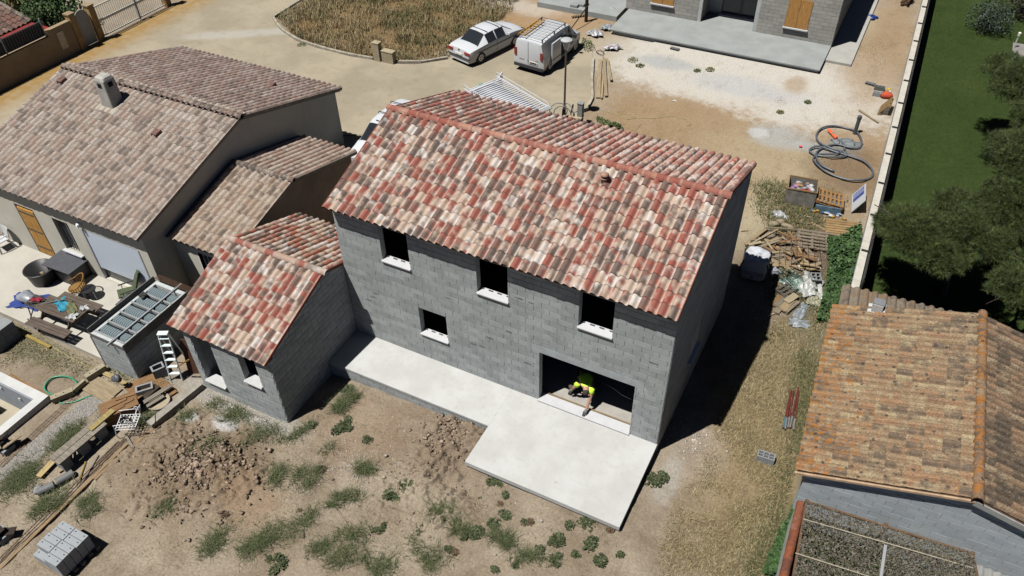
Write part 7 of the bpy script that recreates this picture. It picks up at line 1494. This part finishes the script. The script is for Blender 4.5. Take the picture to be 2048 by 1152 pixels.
LW_ = [weed_mesh() for _ in range(7)]; LB = leaf_mesh('withered_weed', 110, .15, .1, [(.09,.05,.03),(.12,.07,.04),(.06,.05,.025)], .05)
LWP = [(675,862),(690,850),(625,850),(780,990),(775,985),(820,975),(850,980),(640,940),(950,870),(980,900),(960,1000),(955,1065),(985,1050),(1000,970),(1010,1030),(940,1070),(1050,1045),(1115,1080),(1140,1050),(1170,1045),(1180,1090),(1200,1120),(1110,1120),(1080,1100),(1150,1110),(1240,1110),(985,965),(1010,990),(900,1000),(760,1060),(735,880),(700,700+80),(1325,955),(1310,960),(880,975),(915,1045),(560,1130),(540,1120),(1030,1130),(990,1140),(840,1060),(900,1100)]
for i, (px, py) in enumerate(LWP):
    o = bpy.data.objects.new('leafy_weed', LW_[i % 7]); COL.objects.link(o); o.location = G(px, py); s_ = random.uniform(.45, 1.1); o.scale = (s_*random.uniform(.8,1.3), s_, s_); o.rotation_euler = (0,0,random.random()*6.3)
    o['label'] = '@weed'; o['category'] = 'weed'; o['group'] = 'leafy weeds in the garden'
for i, (px, py) in enumerate(((645,940),(1000,1010),(1060,1045),(910,1105),(450,1030),(600,1020),(860,1030),(1220,1060))):
    o = bpy.data.objects.new('withered_weed', LB); COL.objects.link(o); o.location = G(px, py); s_ = random.uniform(.6,1.); o.scale = (s_,s_,s_); o.rotation_euler = (0,0,random.random()*6.3); o['label'] = '@wither'; o['category'] = 'weed'; o['group'] = 'withered weeds in the garden'
MK = [('front left terrace corner', G(930,926)), ('front right terrace corner', G(1240,1054)), ('annex corner', G(579,850)), ('walkway corner', G(975,853)), ('bottom photo edge middle', G(800,1152)), ('earth mound', G(400,940))]
rank_labels([o for o in COL.objects if o.get('label') == '@weed'], 'dark green leafy weed in garden soil, %s the %s', MK); rank_labels([o for o in COL.objects if o.get('label') == '@wither'], 'withered red brown weed on garden soil, %s the %s', MK)
def leaf_mass(name, poly_px, n, hmax, cs, size, label, cat):
    Q = [tuple(G(*p)[:2]) for p in poly_px]; A_ = np.array(Q); x = A_[:,0].min()+rng.random(n)*np.ptp(A_[:,0]); y = A_[:,1].min()+rng.random(n)*np.ptp(A_[:,1]); k = in_poly(x, y, Q); x, y = x[k], y[k]; n = len(x); hh = np.clip(.55+vn(x*2, y*2)*1.2+vn(x*6,y*6)*.5, .1, 1)*hmax
    P = np.stack([x, y, gzv(x, y)+hh*rng.random(n)**.4], 1); b = rng.random(n)*6.283; s_ = size*(.6+.8*rng.random(n)); d = np.stack([np.cos(b), np.sin(b), rng.normal(.1,.5,n)], 1)*s_[:,None]; e = np.stack([-np.sin(b), np.cos(b), rng.normal(0,.5,n)], 1)*s_[:,None]*.6
    V = np.stack([P-d*.5, P-e, P+d*.6, P+e], 1).reshape(-1,3); me = fast_mesh(name, V, np.arange(4*n).reshape(-1,4)); colattr(me, np.repeat(np.concatenate([pal(n, cs, .4), np.ones((n,1))],1), 4, 0)); o = mobj(name, me, attr_mat('leaf_weed', .7), kind='stuff'); o['label'] = label; o['category'] = cat
leaf_mass('ivy', [(1650,490),(1720,460),(1712,520),(1690,600),(1668,640),(1630,650),(1650,580),(1655,540)], 9000, .55, [(.03,.065,.018),(.045,.085,.025),(.02,.045,.012)], .085, 'dense dark green ivy along the boundary wall', 'ivy')
leaf_mass('vine', [(1596,985),(1608,1000),(1570,1152),(1525,1152),(1545,1090),(1580,1030)], 4500, .5, [(.03,.07,.018),(.045,.09,.025),(.025,.05,.015)], .09, 'green vine climbing the coping wall', 'vine')
leaf_mass('rear_weed', [(1190,232),(1240,250),(1250,262),(1225,258),(1195,245)], 900, .3, GRN+OLV, .07, 'green weeds along the rear of the main house', 'weed')
leaf_mass('lot_weed', [(1165,75),(1180,80),(1190,100),(1175,105),(1160,95)], 500, .25, GRN+OLV, .06, 'weeds in the rubble beside the small van', 'weed')
for k, (px, py, r) in enumerate(((1265,120,.5),(1280,132,.4),(1420,140,.4),(1395,142,.35),(605,90,.5),(1560,225,.3),(1615,205,.3))):
    me = leaf_mesh('lot_sprout', 120, r*.6, .12, GRN+OLV+DRY[:1], .06); o = mobj('lot_sprout', me, None); o.location = G(px, py); o['label'] = ['low sprout left of the grey dust patch','low sprout below the grey dust patch','low sprout in the middle of the white dust','low sprout left of the middle in the white dust','dark green bush clump at the kerb of the dry plot','low sprout on the sandy lot by the blocks','low sprout on the white dust edge'][k]; o['category'] = 'weed'
# clods and stones (uncountable)
def rocks(name, cent, n, rad, size, cols, label, cat, dz=0.):
    base = np.array([[1,0,0],[-1,0,0],[0,1,0],[0,-1,0],[0,0,.8],[0,0,-.6]], float); fc = np.array([[0,2,4],[2,1,4],[1,3,4],[3,0,4],[2,0,5],[1,2,5],[3,1,5],[0,3,5]])
    a = rng.random(n)*6.283; t = np.minimum(1.1, np.abs(rng.normal(0,.45,n))); x = cent.x+np.cos(a)*t*rad[0]; y = cent.y+np.sin(a)*t*rad[1]; k = clear_of(x, y); x, y = x[k], y[k]; n = len(x); s_ = size[0]+(size[1]-size[0])*rng.random(n)**6
    B = base[None]*np.clip(1+rng.normal(0,.42,(n,6,1)),.3,2)*s_[:,None,None]; th = rng.random(n)*6.283; ca, sa = np.cos(th)[:,None], np.sin(th)[:,None]; X = B[:,:,0]*ca-B[:,:,1]*sa+x[:,None]; Y = B[:,:,0]*sa+B[:,:,1]*ca+y[:,None]; Z = B[:,:,2]*.7+gzv(x,y)[:,None]+s_[:,None]*.1+dz*np.exp(-(((x-cent.x)/rad[0])**2+((y-cent.y)/rad[1])**2)*1.2)[:,None]
    V = np.stack([X,Y,Z],2).reshape(-1,3); F = (fc[None]+(np.arange(n)*6)[:,None,None]).reshape(-1,3); me = fast_mesh(name, V, F); colattr(me, np.repeat(np.concatenate([pal(n, cols, .3)*1.1, np.ones((n,1))],1), 6, 0)); o = mobj(name, me, attr_mat('clod_soil', .95), kind='stuff'); o['label'] = label; o['category'] = cat
def earth_mound(label, c, rx, ry, h, st=.036):
    xs = np.arange(-rx*1.25, rx*1.25, st); ys = np.arange(-ry*1.25, ry*1.25, st); X, Y = np.meshgrid(xs+c.x, ys+c.y); x, y = X.ravel(), Y.ravel()
    d = np.sqrt(((x-c.x)/rx)**2+((y-c.y)/ry)**2)+vn(x*1.1+7, y*1.1)*.7; k = np.clip((1.1-d)/.6, 0, 1); k = k*k*(3-2*k)
    wx, wy = x+vn(x*3, y*3)*.25, y+vn(x*3+5, y*3+9)*.25
    lump_ = np.zeros_like(x)
    for f, a in ((3.3,.13),(6.1,.11),(11.3,.085),(19.7,.055)): lump_ += a*(1-np.abs(vn(wx*f+f, wy*f+2*f))*3.6).clip(-.6,1)*(.5+vn(x*f*.3+3, y*f*.3)) 
    z = gzv(x, y)-.06+k*(.03+h*.3+lump_*1.15); k2 = clear_of(x, y); z = np.where(k2, z, -.75); nx, ny = len(xs), len(ys); i = np.arange((nx-1)*(ny-1)); r, q = i//(nx-1), i % (nx-1); a = r*nx+q
    o = mobj('earth_mound', fast_mesh('earth_mound', np.stack([x, y, z], 1), np.stack([a, a+1, a+nx+1, a+nx], 1), False), M_SOIL, kind='stuff'); o['label'] = label; o['category'] = 'earth'
earth_mound('low mound of rough tipped brown earth in the garden', G(400,940), 2.9, 2.2, .12); earth_mound('rough turned earth beside the terrace corner', G(905,890), 1.5, 2.1, .1); earth_mound('broken clod ground among the weeds below the terrace', G(880,1020), 2.2, 1.2, .05)
SOILC = [(.16,.115,.08),(.19,.145,.105),(.13,.095,.065),(.215,.165,.125)]
rocks('soil_clod', G(400,940), 4200, (2.7,2.0), (.008,.1), SOILC, 'brown soil clods of the tipped earth mound', 'soil', .11); rocks('soil_clod', G(900,880), 2200, (1.3,2.0), (.007,.08), SOILC, 'brown soil clods beside the terrace slab', 'soil', .1); rocks('soil_clod', G(870,1010), 3600, (3.4,1.6), (.006,.045), SOILC, 'small soil clods scattered over the garden', 'soil')
rocks('pebble', G(700,930), 5000, (6.,3.6), (.006,.03), [(.3,.26,.21),(.22,.19,.16),(.35,.32,.28)], 'pale pebbles scattered over the garden soil', 'pebble'); rocks('pebble', G(480,815), 900, (2.2,.5), (.01,.06), [(.33,.32,.3),(.28,.27,.25)], 'pale mortar crumbs along the annex foot', 'rubble'); rocks('pebble', G(1390,880), 900, (.9,1.), (.008,.045), [(.33,.3,.27),(.26,.23,.2)], 'pale rubble crumbs at the house corner', 'rubble'); rocks('pebble', G(1560,200), 3500, (8.,8.), (.005,.026), [(.3,.27,.22),(.24,.2,.16),(.34,.32,.3)], 'pebbles scattered over the bare lot', 'pebble'); rocks('pebble', G(890,800), 700, (2.6,.35), (.008,.05), [(.3,.27,.22),(.22,.17,.13)], 'crumbs of mortar and soil along the walkway slab', 'rubble')
for k, (px, py) in enumerate(((1083,1042),(772,912),(768,955),(880,880),(935,890))): 
    o = lump('stone', pm('pale_rock', A(206,196,182), .1, 8), None, (0,0,.03), (.07,.06,.04), 90+k, 1, .3); o.location = G(px, py); o['label'] = ['flat round pale stone below the terrace front','pale stone near the middle of the bare soil','pale square stone in the soil above the weeds','small pale stone near the walkway slab','small grey stone beside the terrace corner clods'][k]; o['category'] = 'stone'
rocks('debris_chip', G(1590,540), 1500, (1.3,3.2), (.01,.07), [(.26,.22,.16),(.36,.34,.32),(.2,.15,.1),(.3,.27,.2)], 'pale wood chips and rubble scraps around the timber heap', 'rubble', .03)
# trees
M_BARK = pm('pine_bark', A(96,80,68), .3, 6, .95, .6, .03)
def pine(label, base, blobs, ntuft, seed, lean=(0,0)):
    t_ = thing('pine_tree', label, 'tree', base); rs = np.random.default_rng(seed); b = Vector(base); top = Vector(blobs[0][0])-b
    tr = MB(); P = [(0,0,-.1),(lean[0]*.3,lean[1]*.3,1.),(lean[0]*.7,lean[1]*.7,2.2),(lean[0],lean[1],max(2.8, top.z))]; tr.tube(P, [.24,.2,.16,.08], 10); tr.build('trunk', M_BARK, t_, True)
    lm = MB()
    for c, r in blobs:
        c = Vector(c)-b; s0 = Vector(P[1]).lerp(Vector(P[3]), rs.uniform(.2,.9)); lm.tube([s0, s0.lerp(c,.5)+Vector((0,0,.15)), c, c+Vector((rs.normal()*r[0]*.5, rs.normal()*r[1]*.5, r[2]*.5))], [.09,.06,.035,.015], 7)
        for _ in range(5): e = c+Vector(rs.normal(0,.55,3)*np.array(r)); lm.tube([c.lerp(s0,.25), e.lerp(c,.4), e], [.03,.02,.008], 5)
    lm.build('limb_mass', M_BARK, t_, True, kind='stuff')
    wts = np.array([r[0]*r[1]*r[2] for _, r in blobs]); wts = wts/wts.sum(); VV = []; CC = []
    for (c, r), w_ in zip(blobs, wts):
        n = int(ntuft*1.9*w_); mb_ = max(8, n//16); db = rs.normal(0,1,(mb_,3)); db /= np.linalg.norm(db,axis=1)[:,None]; db[:,2] = np.abs(db[:,2])*.9-.25; rb_ = .3+.75*rs.random(mb_)**.6; cb_ = db*rb_[:,None]*np.array(r); idx = rs.integers(0, mb_, n); t = rs.random(n); d = db[idx]
        Pc = np.array(c)-np.array(b)+cb_[idx]*(1-.32*t[:,None])+rs.normal(0,1,(n,3))*(.06+.14*t[:,None])*np.array([1,1,.7])
        nn = 20; q = rs.normal(0,1,(n,nn,3))+d[:,None,:]*.9+np.array([0,0,.45]); q /= np.linalg.norm(q,axis=2)[:,:,None]; L = .14+.1*rs.random((n,nn,1)); tip = Pc[:,None,:]+q*L; sd = np.cross(q, rs.normal(0,1,(n,nn,3))); sd /= np.linalg.norm(sd,axis=2)[:,:,None]+1e-9; sd *= .007
        bb_ = Pc[:,None,:]; V = np.stack([np.broadcast_to(bb_, tip.shape)-sd, np.broadcast_to(bb_, tip.shape)+sd, tip], 2).reshape(-1,3); VV.append(V)
        col = np.array([.029,.041,.0125])*(.7+.7*rs.random((mb_,1)))[idx]*(.8+.4*rs.random((n,1))); col[rs.random(n) < .2] *= np.array([1.5,1.3,1.1]); CC.append(np.repeat(np.concatenate([col, np.ones((n,1))],1), nn*3, 0))
    V = np.concatenate(VV); me = fast_mesh('crown', V, np.arange(len(V)).reshape(-1,3)); colattr(me, np.concatenate(CC)); mobj('crown', me, attr_mat('pine_needle', .6), t_); return t_
pine('nearest pine tree leaning over the lean-to roof', (7.0,11.9,-.9), [((5.5,10.6,2.3),(1.35,1.5,.95)),((4.6,11.4,2.0),(.6,.8,.5)),((6.3,12.3,2.6),(.8,.9,.6)),((6.2,9.7,2.3),(.9,.8,.6)),((6.9,10.9,2.8),(1.,1.1,.8))], 6200, 3, (-.5,-.6))
pine('large dark pine tree at the right edge', (9.3,14.2,-.9), [((8.4,14.2,4.0),(1.7,2.0,1.2)),((7.7,15.6,3.4),(.9,1.1,.7)),((9.2,11.4,3.2),(1.5,1.4,.9)),((9.8,16.6,4.2),(1.6,1.6,1.)),((8.6,9.2,2.2),(1.1,1.,.7)),((7.9,12.2,3.4),(1.3,1.2,.9)),((7.6,10.6,2.6),(1.,1.,.7)),((9.4,13.2,3.8),(1.5,1.5,1.))], 11500, 5)
pine('far pine tree at the upper right edge of the lawn', (8.6,22.5,-.9), [((8.2,21.6,3.2),(1.5,2.3,1.1)),((7.4,24.0,2.6),(.9,1.3,.8)),((8.9,19.0,3.2),(1.4,1.4,1.))], 5200, 9)
def bush(name, label, base, r, n, cs, size, cat='bush', stems=7, rough=.6):
    t_ = thing(name, label, cat, base); st_ = MB()
    for k in range(stems): a = k*6.28/stems; st_.tube([(0,0,-.05),(math.cos(a)*r[0]*.25,math.sin(a)*r[1]*.25,r[2]*.6),(math.cos(a)*r[0]*.7,math.sin(a)*r[1]*.7,r[2]*1.3)], [.03,.02,.006], 5)
    st_.build('stem', M_BARK, t_)
    d = rng.normal(0,1,(n,3)); d /= np.linalg.norm(d,axis=1)[:,None]; f = 1+.25*np.sin(d[:,0]*6)*np.sin(d[:,1]*5+1); P = d*(rng.random(n)**.4*f)[:,None]*np.array(r)+np.array([0,0,r[2]*.95]); P = P[P[:,2] > .03]; n = len(P)
    b = rng.normal(0,1,(n,3)); b /= np.linalg.norm(b,axis=1)[:,None]; e = np.cross(b, rng.normal(0,1,(n,3))); e /= np.linalg.norm(e,axis=1)[:,None]; s_ = size*(.6+.8*rng.random((n,1)))
    V = np.stack([P-b*s_*.5, P-e*s_*.35, P+b*s_*.6, P+e*s_*.35],1).reshape(-1,3); me = fast_mesh('foliage', V, np.arange(4*n).reshape(-1,4)); colattr(me, np.repeat(np.concatenate([pal(n, cs, .4), np.ones((n,1))],1), 4, 0)); mobj('foliage', me, attr_mat('leaf_weed', .7), t_)
bush('lawn_shrub', 'grey green shrub standing on the lawn at the top right', (7.1,36.6,-.9), (1.2,1.2,.9), 2600, [(.05,.065,.045),(.035,.05,.035)], .1)
bush('flower_shrub', 'dark reddish shrub in the top right corner', (9.3,39.5,-.9), (1.8,1.4,1.), 2600, [(.03,.035,.02),(.05,.02,.02),(.02,.03,.012)], .12)
bush('garden_bush', 'bright green round bush beyond the street wall', (-42.0,13.4,-.6), (1.8,1.6,1.2), 4200, [(.06,.1,.035),(.08,.12,.05),(.04,.07,.022)], .16); bush('garden_bush', 'olive and orange bush in the top left corner', (-45.2,13.6,-.6), (1.9,1.8,1.3), 4200, [(.09,.1,.03),(.13,.08,.03),(.05,.075,.025)], .16); bush('garden_bush', 'dark green bush behind the outbuilding roof', (-41.0,11.6,-.6), (1.0,1.2,1.2), 2600, [(.035,.06,.02),(.05,.08,.03)], .15)
pl_ = thing('garden_light', 'white topped garden bollard light on the lawn', 'garden light', (8.55,34.9,-.9)); MB().cyl((0,0,0),(0,0,.75),.035,8).build('post', M_ALU, pl_); MB().lathe([(.07,.72),(.08,.9),(0,.95)], 12).build('head', MATS['white_paint'], pl_)
pv = MB().bx(8.5,12,33.6,35.6,-.898,-.86).build('paving', pm('lawn_paving', A(170,166,160), .1, 3), kind='structure'); pv['label'] = 'grey paved corner at the edge of the lawn'
